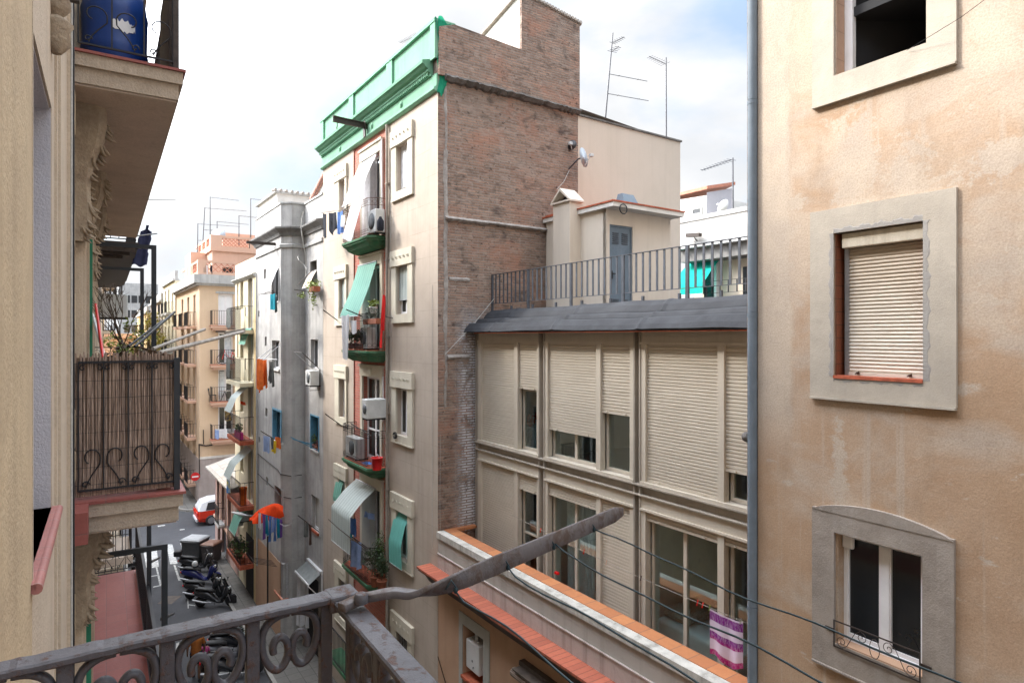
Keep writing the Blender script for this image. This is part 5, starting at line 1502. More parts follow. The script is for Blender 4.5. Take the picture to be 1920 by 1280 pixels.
fw=.07;mid=(i0+i1)/2-.02
for a,b,vv in((i0,i0+fw,-.12),(i1-fw,i1,-.12),(mid-.06,mid+.06,-.11)):
 m.box(a,b,vv-.05,vv,y0+.02,y1)
 m.box(a+.015,b-.015,vv-.06,vv+.008,y0+.02,y1)
m.box(i0,i1,-.17,-.121,y0+.02,y0+.10);m.box(i0,i1,-.17,-.115,y1-.06,y1-.001);m.box(i0+fw,i1-fw,-.15,-.105,y0+.021,y0+.055)
wf=m.build('window',m_whitepvc,brown)
m=MB(FF);m.box(i0+.03,i1-.03,-.15,-.14,y0+.06,y1-.03);m.build('pane',m_glassd,wf)
m=MB(FF);m.bbox(i1-.14,i1-.02,-.115,-.06,y1-.17,y1-.01,.02);m.build('corner_bracket',m_whitepvc,wf)
m=MB(FF);m.box(i0,i1,-.16,.03,y0-.01,y0+.018);m.build('window_sill',m_tan,brown)
m=MB(FF);v=.055;g0,g1=y0-.03,y0+.26
m.box(i0-.0,i1+.0,v-.006,v+.006,g0,g0+.014);m.box(i0,i1,v-.006,v+.006,g1-.012,g1)
for x in(i0,i1):m.box(x-.006,x+.006,v-.006,v+.006,g0,g1)
for sg,x in((1,i1),(-1,i0)):m.box(min(x,x+sg*.1),max(x,x+sg*.1),v-.012,v,g0+.16,g0+.19)
def spiral(mm,fr,c,r,turns,start,sgn,v,rad=.005,k=18,shrink=.15,n6=5):
 pts=[]
 for i in range(k+1):
  t=i/k;rr_=r*(1-(1-shrink)*t);a=start+sgn*turns*2*math.pi*t
  pts.append((c[0]+math.cos(a)*rr_,v,c[1]+math.sin(a)*rr_))
 mm.tube(pts,rad,n6);return pts
W_=i1-i0;gc=(g0+g1)/2
for sg in(1,-1):
 xc=(i0+i1)/2
 e=xc+sg*W_*.40
 spiral(m,FF,(e,g0+.08),.062,1.3,-1.57,sg,v,.004)
 pts=[(e-sg*.0,v,g0+.018),(e-sg*W_*.06,v,g0+.05),(xc+sg*W_*.24,v,g1-.07),(xc+sg*W_*.17,v,g1-.02)]
 m.tube(pts,.004,5)
 spiral(m,FF,(xc+sg*W_*.16,g1-.085),.06,1.3,1.57,sg,v,.004)
m.tube([(xc+.05*math.cos(t*.4),v,gc+.10*math.sin(t*.4))for t in range(17)],.004,5)
m.build('window_grille',m_ironb,brown)
pu=.055
dp=thing('downpipe','tall blue grey downpipe at the corner of the brown house','downpipe',FF,(pu,.03,GZ))
m=MB(FF)
for a,b in((GZ,-3.3),(-3.295,.3),(.305,2.9),(2.905,7.4)):
 m.tube([(pu,.03,a),(pu,.03,b)],.057,12);m.tube([(pu,.03,b-.05),(pu,.03,b-.002)],.061,12)
m.build('pipe',m_pipe,dp)
q=FF.P(1408,821,.03);m=MB(FF);m.lathe((pu+.05,.0,q[1]),[(.02,0),(.055,.01),(.07,.05),(.055,.09),(.03,.1)],8,'u');m.build('pipe_bracket',m_brickledge,dp,fix=True)
m=MB(FF);m.box(pu-.02,pu+.12,-.12,-.03,GZ,7.4);m.build('corner_brick',m_brick,brown)
q0,q1=fp(1700,95,.05),fp(1920,-55,.4)
m=MB(FF);m.tube([(q0[0],.05,q0[1]),((q0[0]+q1[0])/2,.2,(q0[1]+q1[1])/2-.02),(q1[0],.4,q1[1])],.003,4)
one(m,'wire',m_cabled,'thin dark wire running from the open top window up across the brown wall','wire')
#  OWN HOUSE, left edge (LL: u towards us, v out)
vw=-.218
own=thing('near_house','yellow and cream rendered house front at the left edge of the view','building',LL,(-2,vw,GZ))
ua_,ub2=LL.U(97,vw),LL.U(52,vw)
uend=LL.U(128,vw)
zsl,zlt=-.80,1.08
m=MB(LL);wall(m,uend,ub2+.02,GZ,8.7,vw,[(ua_,ub2,zsl,zlt)],.34);m.quad((uend,vw,GZ),(uend,vw,8.7),(uend,-6,8.7),(uend,-6,GZ));m.build('cream_wall',m_lcream,own)
m=MB(LL);m.box(ub2+.001,14,-2,vw+.012,GZ,8.7);m.box(uend,ub2,-6,-2,GZ,8.7);m.build('yellow_wall',m_lyellow,own)
m=MB(LL);m.box(ub2-.012,ub2+.004,vw-.34,vw+.014,zsl,3.2);m.build('jamb_edge',m_lcream,own)
m=MB(LL);m.box(ua_-.013,ua_+.006,vw-.34,vw-.004,zsl,zlt);m.build('lavender_jamb',m_lav,own)
m=MB(LL);m.box(ua_+.007,ub2-.013,vw-.34,vw-.01,zlt-.012,zlt+.01);m.build('lintel_soffit',m_lav,own)
m=MB(LL)
for a,b,g in((ua_-.22,ua_-.17,.012),(ua_-.34,ua_-.30,.02),(uend+.02,uend+.10,.02),(uend+.14,uend+.2,.03)):m.box(a,b,vw,vw+g,GZ,8.7)
m.build('vertical_moulding',m_lcream,own)
m=MB(LL)
rr=random.Random(12)
for k in range(3):
 z=1.42+k*.17;m.lathe((ua_+.03,vw+.02,z),[(.02,-.09),(.06,-.04),(.05,.02),(.07,.05),(.02,.09)],10)
m.build('carved_bead',m_carve,own,fix=True)
m=MB(LL)
m.box(ua_-.02,ub2+.05,vw-.25,-.192,zsl-.02,zsl);m.tube([(ua_-.02,-.192,zsl-.016),(ub2+.05,-.192,zsl-.016)],.018,10)
m.build('window_sill',m_sill,own)
m=MB(LL);m.box(ua_,ub2,vw-.34,vw-.30,zsl,zlt);m.build('window_frame',m_whitewood,own)
m=MB(LL);m.box(-1.60,2.2,vw,.50,-1.75,-1.6);m.build('balcony_slab',m_redtile,own)
cu,cv=LL.Lc(*[(640-CX)/FPX*1.365,1.365])
ZR=-.55
rail=thing('balcony_railing','weathered grey iron railing of the near balcony with curled scrolls','railing',LL,(cu,cv,-1.6))
def wobbly_bar(a,b,wd,h,n=26,up='z',seed=0):
 """forged bar: slightly uneven edges, rounded corners"""
 r2=random.Random(seed);a,b=Vector(a),Vector(b);d=(b-a).normalized();sx=d.cross(Vector((0,0,1))).normalized()
 mm=MB(LL);rings=[]
 for i in range(n+1):
  p=a+(b-a)*(i/n);w1=wd/2*r2.uniform(.975,1.025);hh=h/2*r2.uniform(.93,1.07);c=.22*h
  dz=r2.uniform(-.0006,.0006)
  rings.append([tuple(p+sx*x+Vector((0,0,z+dz)))for x,z in((-w1+c,-hh),(w1-c,-hh),(w1,-hh+c),(w1,hh-c),(w1-c,hh),(-w1+c,hh),(-w1,hh-c),(-w1,-hh+c))])
 mm.loft(rings,True,False)
 return mm
th=.016
eb=LL.P(0,1248,0)
e_v=-.17
wobbly_bar((cu,cv+.022,ZR-th/2),(cu,-.215,ZR-th/2),.047,th,60,seed=2).build('top_bar',m_rail,rail)
wobbly_bar((cu-.0,cv,ZR-.0075-th/2),(2.0,cv,ZR-.0075-th/2),.05,th*.95,90,seed=3).build('top_bar',m_rail,rail)
m=MB(LL);m.bbox(cu-.034,cu+.030,cv-.032,cv+.032,ZR-.034,ZR+.001,.006);m.build('corner_plate',m_rail,rail)
posts=[]
for px in(122,313,473,610):
 Yp=None
 rx=(px-CX)/FPX
 t=(cu+LL.O[0])/(rx*LL.X[0]+LL.X[1])
 posts.append(LL.Lc(rx*t,t)[1])
for v in posts:
 m=MB(LL);m.bbox(cu-.012,cu+.012,v-.0125,v+.0125,-1.6,ZR-th,.003);m.build('upright',m_rail,rail)
for k in range(9):
 u=cu+.075+k*.16;m=MB(LL);m.bbox(u-.0125,u+.0125,cv-.012,cv+.012,-1.6,ZR-th-.008,.003);m.build('upright',m_rail,rail)
m=MB(LL);m.box(cu-.01,cu+.01,-.2,cv-.013,-1.47,-1.45);m.box(cu+.014,2.0,cv-.009,cv+.009,-1.47,-1.45);m.build('bottom_bar',m_rail,rail)
def ramhorn(u,v0,v1,along='v'):
 """one hanging scroll: big loops left and right that curl into the middle"""
 c=(v0+v1)/2;w2=(v1-v0)/2;H=.112;zt=ZR-th-.004
 for sg in(-1,1):
  mm=MB(LL);pts=[]
  ctrl=[(0.05,0),(.45,-.03),(.82,-.17),(.96,-.42),(.88,-.70),(.66,-.92),(.42,-1.0),(.20,-.93),(.07,-.74),(.11,-.54),(.28,-.42),(.47,-.44),(.58,-.56),(.56,-.68)]
  P_=ctrl
  sm_=[]
  for i in range(len(P_)-1):
   p0=P_[max(i-1,0)];p1=P_[i];p2=P_[i+1];p3=P_[min(i+2,len(P_)-1)]
   for j in range(5):
    t=j/5
    sm_.append(tuple(.5*((2*p1[a])+(-p0[a]+p2[a])*t+(2*p0[a]-5*p1[a]+4*p2[a]-p3[a])*t*t+(-p0[a]+3*p1[a]-3*p2[a]+p3[a])*t**3)for a in(0,1)))
  sm_.append(P_[-1])
  rings=[]
  for i,(x,z)in enumerate(sm_):
   X_,Z_=c+sg*x*w2*.97,zt+z*H
   nx,nz=sm_[min(i+1,len(sm_)-1)][0]-sm_[max(i-1,0)][0],sm_[min(i+1,len(sm_)-1)][1]-sm_[max(i-1,0)][1]
   dx,dz=sg*nx*w2,nz*H;l=math.hypot(dx,dz)or 1;dx/=l;dz/=l
   px_,pz_=-dz,dx;a_=.0068;b_=.010
   ring=[]
   for q in range(8):
    th_=q*math.pi/4+math.pi/8
    rad=1.12
    ca_,sa_=math.cos(th_)*a_*rad,math.sin(th_)*b_*rad
    if along=='v':ring.append((u+sa_,X_+px_*ca_,Z_+pz_*ca_))
    else:ring.append((X_+px_*ca_,u+sa_,Z_+pz_*ca_))
   rings.append(ring)
  mm.loft(rings,True,True)
  mm.build('scroll',m_rail,rail,fix=True)
pv=posts
for a,b in((pv[0],pv[1]),(pv[1],pv[2]),(pv[2],pv[3]),(-.2-(pv[1]-pv[0])*.1,pv[0])):ramhorn(cu,a+.013,b-.013)
for k in range(5):ramhorn(cv,cu+.088+k*.16,cu+.222+k*.16,'u')
def rp(px,py,z):return gnd(px,py,z)
ZA=-.505
A0=rp(676,1120,ZR+.012);A1=rp(740,1117,ZR+.012);A2=rp(800,1113,ZR+.01)
E0,E1=rp(845,1095,ZA),rp(1166,959,ZA)
arm=thing('drying_bracket','long flat rusty iron arm bolted to the railing corner and reaching over the street','iron bracket',LL,(cu,cv,ZR))
def toLL(p,z):q=LL.Lc(p[0],p[1]);return Vector((q[0],q[1],z))
def pY(px,z,Y=1.297):q=LL.Lc((px-CX)/FPX*Y,Y);return Vector((q[0],q[1],z))
path=[toLL(rp(640,1140,ZR+.004),ZR+.005),toLL(A0,ZR+.009),pY(705,ZR+.018),pY(740,ZR+.024),pY(766,ZR+.021),pY(790,ZR+.024),pY(822,ZR+.033),toLL(rp(868,1085.5,ZA),ZA),toLL(rp(925,1061,ZA),ZA),toLL(E1,ZA)]
tw=[0,0,0,0,.05,.28,.62,.9,1.0,1.0]
pts,tws=[],[]
for i in range(len(path)-1):
 p0,p1,p2,p3=path[max(i-1,0)],path[i],path[i+1],path[min(i+2,len(path)-1)]
 nn=9 if i<len(path)-2 else 14
 for j in range(nn):
  t=j/nn
  if i==len(path)-2:pts.append(p1.lerp(p2,t))
  else:pts.append(.5*((2*p1)+(-p0+p2)*t+(2*p0-5*p1+4*p2-p3)*t*t+(-p0+3*p1-3*p2+p3)*t**3))
  tws.append(tw[i]+(tw[i+1]-tw[i])*t)
pts.append(path[-1]);tws.append(1)
m=MB(LL);rings=[]
r2=random.Random(5)
for i,p in enumerate(pts):
 d=(pts[min(i+1,len(pts)-1)]-pts[max(i-1,0)]).normalized()
 side=d.cross(Vector((0,0,1))).normalized();upv=side.cross(d).normalized()
 a=tws[i]*math.pi/2
 wv=side*math.cos(a)+upv*math.sin(a);tv=d.cross(wv).normalized()
 hw=(.0125+.0090*min(1,tws[i]*1.05))*r2.uniform(.985,1.015);ht=.0034+.0046*(1-tws[i])
 if i>=len(pts)-1:hw*=.6
 c=.0015
 rings.append([tuple(p+wv*x+tv*y)for x,y in((-hw+c,-ht),(hw-c,-ht),(hw,-ht+c),(hw,ht-c),(hw-c,ht),(-hw+c,ht),(-hw,ht-c),(-hw,-ht+c))])
e_=pts[-1];d=(pts[-1]-pts[-2]).normalized()
rings.append([tuple(Vector(q)*1+d*.006-(Vector(q)-e_)*.25)for q in rings[-1]])
m.loft(rings,True,True);m.build('flat_bar',m_railarm,arm,fix=True)
b_=toLL(rp(677,1119,ZR+.02),0)
m=MB(LL);m.lathe((b_.x,b_.y,ZR+.008),[(.014,0),(.0155,.006),(.0145,.016),(.011,.020)],8);m.build('bolt',m_rail,arm,fix=True)
def armpt(px):
 """point on the arm axis under pixel column px"""
 rx=(px-CX)/FPX
 a,b=pts[-15],pts[-1]
 wa,wb=LL.W(*a),LL.W(*b)
 t=(rx*wa[1]-wa[0])/((wb[0]-wa[0])-rx*(wb[1]-wa[1]))
 return a.lerp(b,t)
cords=[(1108,'top-most green clothes cord, tied nearest the tip of the arm'),(1032,'green clothes cord tied second from the tip of the arm'),(945,'green clothes cord tied third from the tip of the arm'),(846,'green clothes cord tied nearest the railing corner')]
for k,(px,lb)in enumerate(cords):
 p=armpt(px);r3=random.Random(20+k);q=[]
 for i in range(46):
  s=i/45*2.2
  sag=-.016*math.sin(min(s/2.2,1)*math.pi)
  q.append((p.x+s,p.y+.0035*math.sin(s*9+k*2)+(0.012 if i==0 else .006*min(1,i/3)),p.z-.014+sag+.0045*math.sin(s*11+k*1.7)*math.exp(-s*.5)+.0025*math.sin(s*23+k)))
 m=MB(LL);m.tube(q,.0019,6)
 m.lathe((p.x+.002,p.y+.009,p.z-.014),[(.003,-.006),(.0055,0),(.003,.006)],8)
 m.tube([(p.x-.008,p.y-.008,p.z-.012),(p.x,p.y,p.z+.008),(p.x+.004,p.y+.012,p.z-.012)],.002,5)
 one(m,'washing_line',m_cord,lb,'cord',group='green clothes cords on the iron arm')
#  NEIGHBOUR HOUSE with long balconies (left)
vn=-.225
nb0,nb1=uend-.004,LL.U(257,.5)-1.0
nbh=thing('neighbour_house','old stucco house on the left with long balconies, carved brackets and red tiled floors','building',LL,((nb0+nb1)/2,vn,GZ))
m=MB(LL)
nops=[]
for zf in(-4.55,-1.265,2.2,5.5,-7.85):
 for uc_ in(-7.2,-10.6):nops.append((uc_-.55,uc_+.55,zf+.02,zf+2.45))
wall(m,nb1,nb0,GZ,9.0,vn,nops,.3);m.quad((nb1,vn,GZ),(nb1,-7,GZ),(nb1,-7,9.0),(nb1,vn,9.0));m.quad((nb1,vn,9.0),(nb1,-7,9.0),(nb0,-7,9.0),(nb0,vn,9.0));m.quad((nb1,-7,GZ),(nb0,-7,GZ),(nb0,-7,9.0),(nb1,-7,9.0))
m.build('front_wall',m_lyellow,nbh)
for o in nops:window(nbh,LL,*o,vn-.2,m_whitewood,fw=.08,mull=1,trans=(o[2]+.8,),name='balcony_door')
for o in nops:
 m=MB(LL)
 for a,b in((o[0]-.2,o[0]),(o[1],o[1]+.2)):m.box(a,b,vn,vn+.05,o[2],o[3]);m.box(a+.05,b-.05,vn+.05,vn+.075,o[2],o[3])
 m.box(o[0]-.25,o[1]+.25,vn,vn+.09,o[3],o[3]+.3)
 m.build('door_surround',m_lcream,nbh)
m=MB(LL);rr=random.Random(4)
z=-3.0
while z<4.5:
 h=rr.uniform(.22,.34);m.bbox(LL.U(134,vn),nb0-.03,vn-.01,vn+rr.uniform(.012,.028),z,z+h-.02,.01);z+=h
m.build('rusticated_blocks',m_lyellow,nbh)
bu0,bu1=LL.U(335,.5),LL.U(257,.5)
def longbal(zt,under=m_under,name='long_balcony'):
 m=MB(LL)
 m.box(bu1-.03,bu0+.03,vn,.53,zt-.12,zt-.022);m.box(bu1,bu0,vn,.50,zt-.245,zt-.121)
 b1_=m.build(name,m_balc,nbh)
 m=MB(LL);m.box(bu1+.02,bu0-.02,vn,.485,zt-.262,zt-.246);m.build('soffit',under,b1_)
 m=MB(LL);m.box(bu1-.05,bu0+.05,vn,.55,zt-.021,zt);m.build('tile_floor',m_redtile,b1_)
 return b1_
def scrollpanel(mm,fixed,a,b,z0,z1,along,r=.0055,k=4,topscroll=True):
 """upright bars with heart scrolls at the foot and little curls at the top"""
 def P(x,z):return(fixed,x,z)if along=='v' else(x,fixed,z)
 mm.beam(P(a,z1),P(b,z1),.018,.016);mm.beam(P(a,z0),P(b,z0),.016,.014)
 n=k;w_=(b-a)/n
 for i in range(n+1):
  x=a+w_*i;mm.beam(P(x,z0),P(x,z1),.011,.011,(1,0,0)if along=='v' else(0,1,0))
 for i in range(n):
  x0,x1=a+w_*i,a+w_*(i+1);sg=1 if i%2==0 else-1
  xa=x1-w_*.1 if sg>0 else x0+w_*.1
  H=min(.34,(z1-z0)*.36)
  ctrl=[(.55,.52),(.72,.60),(.62,.74),(.40,.76),(.30,.62),(.38,.42)]if 0 else None
  pts=[]
  for j in range(26):
   t=j/25
   if t<.5:
    ang=math.pi*(1.25-2.3*t*2*.75);q=(.5+.38*math.cos(ang)*(1-.0*t),.68+.26*math.sin(ang))
    q=(.5+.38*math.cos(math.pi*(-.35+1.5*(t*2)))*(.55+.45*t*2),.70+.24*math.sin(math.pi*(-.35+1.5*(t*2)))*(.55+.45*t*2))
   else:
    s=(t-.5)*2
    q=(.12+.30*math.sin(s*2.2)+.34*s*s,.58-.55*s)
   X=(x0+w_*q[0])if sg<0 else(x1-w_*q[0])
   pts.append(P(X,z0+H*q[1]+.01))
  mm.tube(pts,r,5)
  base=x0 if sg<0 else x1
  c=(x0+w_*.72)if sg<0 else(x1-w_*.72)
  mm.tube([P(c+.03*(1-t/14)*math.cos(t*.55),z0+.045+.03*(1-t/14)*math.sin(t*.55))for t in range(13)],r,5)
  if topscroll:
   for xs,sgn in((x0,1),(x1,-1)):
    mm.tube([P(xs+sgn*(.028+.024*(1-t/16)*math.cos(t*.5+1)),z1-.045+.026*(1-t/16)*math.sin(t*.5+1))for t in range(14)],r*.9,5)
 return mm
b1_=longbal(-1.265)
m=MB(LL);scrollpanel(m,bu0-.035,vn+.04,.475,-1.19,-.195,'v');m.build('railing',m_iron,b1_)
m=MB(LL);m.box(bu0-.065,bu0-.022,.468,.512,-1.26,-.17);m.build('corner_post',plain('charcoal_paint',(.028,.032,.038),.5,0,.15,12),b1_)
railing(b1_,LL,[(bu0-.07,.485),(bu1+.02,.485),(bu1+.02,vn)],-1.19,-.195,.13,.006,deco=.1)
rs=thing('reed_screen','brown reed screen tied behind the scrolled balcony railing','screen',LL,(bu0-.1,.1,-1.25))
m=MB(LL);rr=random.Random(9);x=vn+.01
while x<.462:
 h=rr.uniform(-.155,-.11);d=rr.uniform(-.003,.003);w_=rr.uniform(.0035,.0065);ln=rr.uniform(-.012,.012)
 m.tube([(bu0-.056+d,x,-1.24),(bu0-.054-d,x+ln*.5,-.7),(bu0-.056+d,x+ln,h)],w_,5);x+=w_*1.55
reedmat=plain('reed',(.27,.185,.135),.85,0,.2,5)
b_=NB(reedmat)
pr2=[q for q in b_.t.nodes if q.type=='BSDF_PRINCIPLED'][0]
cr_=b_.coord('Object',(1,1,1));sn_=b_.noise(b_.coord('Object',(60,60,1.2)),3.0,3,.8)
b_.l(b_.mix(b_.ramp(sn_,.36,.64),(.08,.05,.04),(.52,.39,.31)),pr2.inputs['Base Color'])
m.build('reeds',reedmat,rs)
m=MB(LL);m.box(bu0-.064,bu0-.060,vn+.01,.465,-1.23,-.16);m.build('backing_reeds',m_reed,rs)
m=MB(LL);m.box(bu1+.1,bu0-.07,.455,.467,-1.23,-.15);m.build('side_reeds',m_reed,rs)
m=MB(LL)
for k in range(8):z=-1.15+k*.135;m.tube([(bu0-.049,vn+.01,z),(bu0-.048,.13,z-.004),(bu0-.049,.462,z)],.0014,4)
m.build('tie_wire',m_iron,rs)
t_=MB(LL);t_.box(bu0+.03,bu0+.36,vn,-.115,-1.50,-1.27);one(t_,'tiled_ledge',m_redtile,'small red tiled ledge block on the wall beside the end of the reed screened balcony','ledge')
b2_=longbal(-4.55)
m=MB(LL);scrollpanel(m,bu1+.02,vn+.04,.475,-4.47,-3.5,'v');m.build('railing',m_iron,b2_)
railing(b2_,LL,[(bu0-.03,.485),(bu1+.02,.485)],-4.47,-3.5,.13,.006,deco=.1,top=.02)
b3_=longbal(2.2)
m=MB(LL);scrollpanel(m,bu0-.035,vn+.04,.475,2.275,3.2,'v',k=3);m.build('railing',m_iron,b3_)
m=MB(LL);m.box(bu0-.065,bu0-.022,.462,.505,2.2,3.25);m.build('corner_post',m_ironb,b3_)
railing(b3_,LL,[(bu0-.07,.485),(bu1+.02,.485),(bu1+.02,vn)],2.275,3.2,.13,.006,deco=.1)
m=MB(LL);m.box(bu0-1.2,bu0-.12,.44,.46,2.25,3.15);m.build('side_panel',m_ironb,b3_)
longbal(5.5);
def bracket(u,zt,h=1.0,seed=0):
 r2=random.Random(seed);m=MB(LL);rings=[];n=18
 for i in range(n+1):
  t=i/n;z=zt-h*t
  d=.17*(1-t)**.8+.05+.028*math.sin(t*9)
  w_=.11-.03*t
  rings.append([(u-w_,vn-.01,z),(u+w_,vn-.01,z),(u+w_,vn+d*.75,z),(u+w_*.6,vn+d,z),(u-w_*.6,vn+d,z),(u-w_,vn+d*.75,z)])
 m.loft(rings,True,False)
 o=m.build('carved_bracket',m_carve,nbh,fix=True)
 m=MB(LL)
 for i in range(40):
  t=r2.random()**.9;z=zt-.10-h*.9*t;d=.17*(1-t)**.8+.05+.028*math.sin(t*9)
  x=u+r2.uniform(-.09,.09)*(1-.3*t);y=vn+d+r2.uniform(-.03,.004)
  c=Vector((x,y,z));ax=Vector((r2.uniform(-.6,.6),r2.uniform(.2,.8),r2.uniform(-1,-.3))).normalized();sd_=ax.cross(Vector((0,1,.2))).normalized();up_=sd_.cross(ax)
  l=r2.uniform(.045,.085);rings=[]
  for q,wd in((-1,.15),(-.6,.75),(0,1),(.55,.7),(1,.12)):
   rings.append([tuple(c+ax*(q*l)+up_*(q*q*.25*l)+sd_*(math.cos(k*1.047)*wd*l*.42)+up_*(math.sin(k*1.047)*wd*l*.22))for k in range(6)])
  m.loft(rings,True,True)
 m.build('acanthus_leaves',m_carve,o)
for k,u in enumerate((bu0-.55,bu0-3.0,bu0-5.4)):
 bracket(u,1.95,1.15,k);bracket(u,-1.52,.9,k+7);bracket(u,-4.8,.9,k+11)
for k,(px,r_,mt,lb)in enumerate(((137.5,.0075,m_cabled,'black cable running straight down the left wall'),(134.2,.006,m_cable,'pale cable running down the left wall beside the black one'))):
 u=LL.U(px,vn+.04)
 m=MB(LL);m.tube([(u+.01*math.sin(z*1.3+k),vn+.04,z)for z in[4.6-.35*i for i in range(30)]],r_,6)
 one(m,'wall_cable',mt,lb,'cable',group='cables on the left wall')
m=MB(LL);u=LL.U(149,vn+.09);m.box(u-.02,u+.02,vn,vn+.09,1.97,2.9);one(m,'wall_batten',m_ironb,'dark upright batten at the wall end of the top balcony','batten')
def shutter_leaf(u,z0,z1,lb,vout=-.02):
 t=thing('wooden_shutter',lb,'shutter',LL,(u,vn,z0),'green wooden shutters on the left house')
 m=MB(LL);m.box(u-.02,u+.02,vn+.01,vout,z0,z1);m.build('leaf',m_greenpost,t)
 return t
shutter_leaf(-8.0,-1.2,1.05,'green open shutter above the reed screen on the left house',-.125)
shutter_leaf(-7.0,-4.5,-2.2,'green open shutter beside the red tiled lower balcony',-.12)
def awframe(u,zb,zt,lb,mt=None):
 t=thing('awning_frame',lb,'iron frame',LL,(u,.5,zb),'bare iron awning frames on the balconies')
 m=MB(LL);m.box(u-.025,u+.025,.475,.53,zb,zt);m.build('post',mt or m_iron,t)
 m=MB(LL);m.box(u-.022,u+.022,vn,.475,zt-.05,zt-.001);m.build('cross_bar',mt or m_iron,t)
 return t
fm_=plain('dark_frame_paint',(.025,.03,.036),.5,0,.15,12)
awframe(LL.U(288,.5),-1.26,LL.P(288,460,.5)[1],'taller nearer bare iron awning frame above the reed screen',fm_)
awframe(LL.U(266,.5),-1.26,LL.P(266,503,.5)[1],'farther bare iron awning frame above the reed screen',fm_)
awframe(LL.U(308,.5),-4.54,LL.P(308,1019,.5)[1],'bare iron awning frame over the red tiled lower balcony',fm_)
awframe(LL.U(279,.5),-4.54,LL.P(279,880,.5)[1],'far bare iron awning frame behind the first one on the red tiled balcony',fm_)
def lefthouse(label,u0,u1,mat,zs,cols,seed,ztop=8.7,slabm=None):
 t=thing('street_house',label,'building',LL,((u0+u1)/2,vn,GZ))
 streetface(t,LL,u0,u1,ztop,zs,mat,cols,proj=.72,seed=seed,vout=vn,slabm=slabm or m_under)
 m=MB(LL);m.quad((u0,vn,GZ),(u0,-9,GZ),(u0,-9,ztop),(u0,vn,ztop));m.quad((u1,vn,GZ),(u1,-9,GZ),(u1,-9,ztop),(u1,vn,ztop));m.quad((u0,vn,ztop-.01),(u1,vn,ztop-.01),(u1,-9,ztop-.01),(u0,-9,ztop-.01));m.quad((u0,-9,GZ),(u1,-9,GZ),(u1,-9,ztop),(u0,-9,ztop))
 m.build('side_wall',mat,t)
 return t
lm=nb1-.01
l2=lefthouse('brown stuccoed house on the left beyond the long balconies',lm-9.5,lm,m_lcream,[5.1,-1.6,-4.9,-8.0],[(lm-2,1,True),(lm-5,1,True),(lm-7.8,1,True)],31)
bz=1.95
q0,q1=LL.U(254,.5),LL.U(233,.5)
m=MB(LL);m.box(q1-.05,q0+.05,vn,.56,bz-.06,bz);m.box(q1,q0,vn,.50,bz-.2,bz-.061)
m.box(q1+.1,q0-.1,vn,.40,bz-.26,bz-.201);m.box(q1+.25,q0-.25,vn,.28,bz-.32,bz-.261)
bb_=m.build('long_balcony',m_ironb,l2)
railing(bb_,LL,[(q0,vn),(q0,.5),(q1,.5),(q1,vn)],bz+.06,bz+.95,.13,.008,deco=0,top=.02)
lefthouse('grey cream house on the left side just before the crossing',lm-21,lm-9.51,m_beige,[1.2,-2.0,-5.2,-8.2],[(lm-12,1,True),(lm-15.5,1,True),(lm-19,1,True)],32,4.6,slabm=m_lcream)
lefthouse('pale house on the left side beyond the crossing',lm-42,lm-30,m_lcream,[3.6,.4,-2.8,-6.0],[(lm-32.5,1,True),(lm-36,1,True),(lm-39.5,1,True)],33,7.0,m_lcream)
lefthouse('ochre house at the far end of the left row',lm-66,lm-42.01,m_yellow,[3.2,0,-3.2,-6.2],[(lm-45,1,True),(lm-51,1,True),(lm-58,1,True)],34,6.5,m_lcream)
#  things hanging on and standing at the facades (S frame)
def hang(label,mat,v,pa,ya,pb,yb,ybot,cat='laundry',name='laundry',fr=S,group='laundry hung out along the street',vb=None,**k):
 """cloth whose top edge runs between two pixels on the plane v, bottom at pixel row ybot under the first"""
 a=fr.P(pa,ya,v);b=fr.P(pb,yb,vb if vb is not None else v);z2=fr.P(pa,ybot,v)[1]
 return cloth(fr,name,label,cat,mat,(a[0],v,a[1]),(b[0],vb if vb is not None else v,b[1]),a[1]-z2,group=group,**k)
def rod(label,pts,r=.012,mat=None,name='clothes_pole',cat='pole',fr=S,group='clothes poles on the facades'):
 q=[(fr.P(px,py,v)[0],v,fr.P(px,py,v)[1])for px,py,v in pts]
 m=MB(fr);m.tube(q,r,6)
 return one(m,name,mat or m_ironb,label,cat,group=group)
#  tall house, top balcony
zA=BALZ[0]
blind(S,'white cloth blind hung out over the top balcony of the tall house',m_blindW,S.U(706,.05),S.U(673,.05),[(.05,zA+2.28),(.3,zA+1.75),(.56,S.P(678,370,.55)[1])],taper=.97,u_shift=.0,sag=.05)
hang('stained white sheet hanging outside the railing of the top balcony',m_cwhite,.60,681,371,663,368,455,name='sheet',amp=.015,folds=1.5,ragged=.02,lean=-.32)
hang('black trousers at the far end of the top balcony line',m_cblack,.5,612,401,605,399,447,folds=1,amp=.02)
hang('second black garment beside the trousers on the top line',m_cblack,.5,631,397,615,399,440,folds=2,amp=.03,ragged=.3,seed=2)
hang('blue cloth at the near end of the top balcony line',m_cblue,.5,643,395,632,397,438,folds=2,amp=.03,seed=3)
hang('small white cloth tied below the blue one on the top line',m_cwhite,.5,646,402,640,402,425,folds=1,amp=.02,seed=4)
rod('dark pole holding the laundry line at the far end of the top balcony',[(648,393,.5),(602,399,.5)],.01)
ac_unit(S,'white air conditioner on the floor of the top balcony of the tall house',S.U(713,.25),S.U(692,.3),.12,.38,zA+.06,zA+.66)
t=thing('water_jug','black plastic jug beside the air conditioner on the top balcony','jug',S,(S.U(716,.3),.34,zA+.05))
m=MB(S);c_=(S.U(716,.3),.34,zA+.05);m.lathe(c_,[(.07,0),(.09,.05),(.09,.25),(.04,.33),(.03,.36)],12);m.build('body',m_cblack,t)
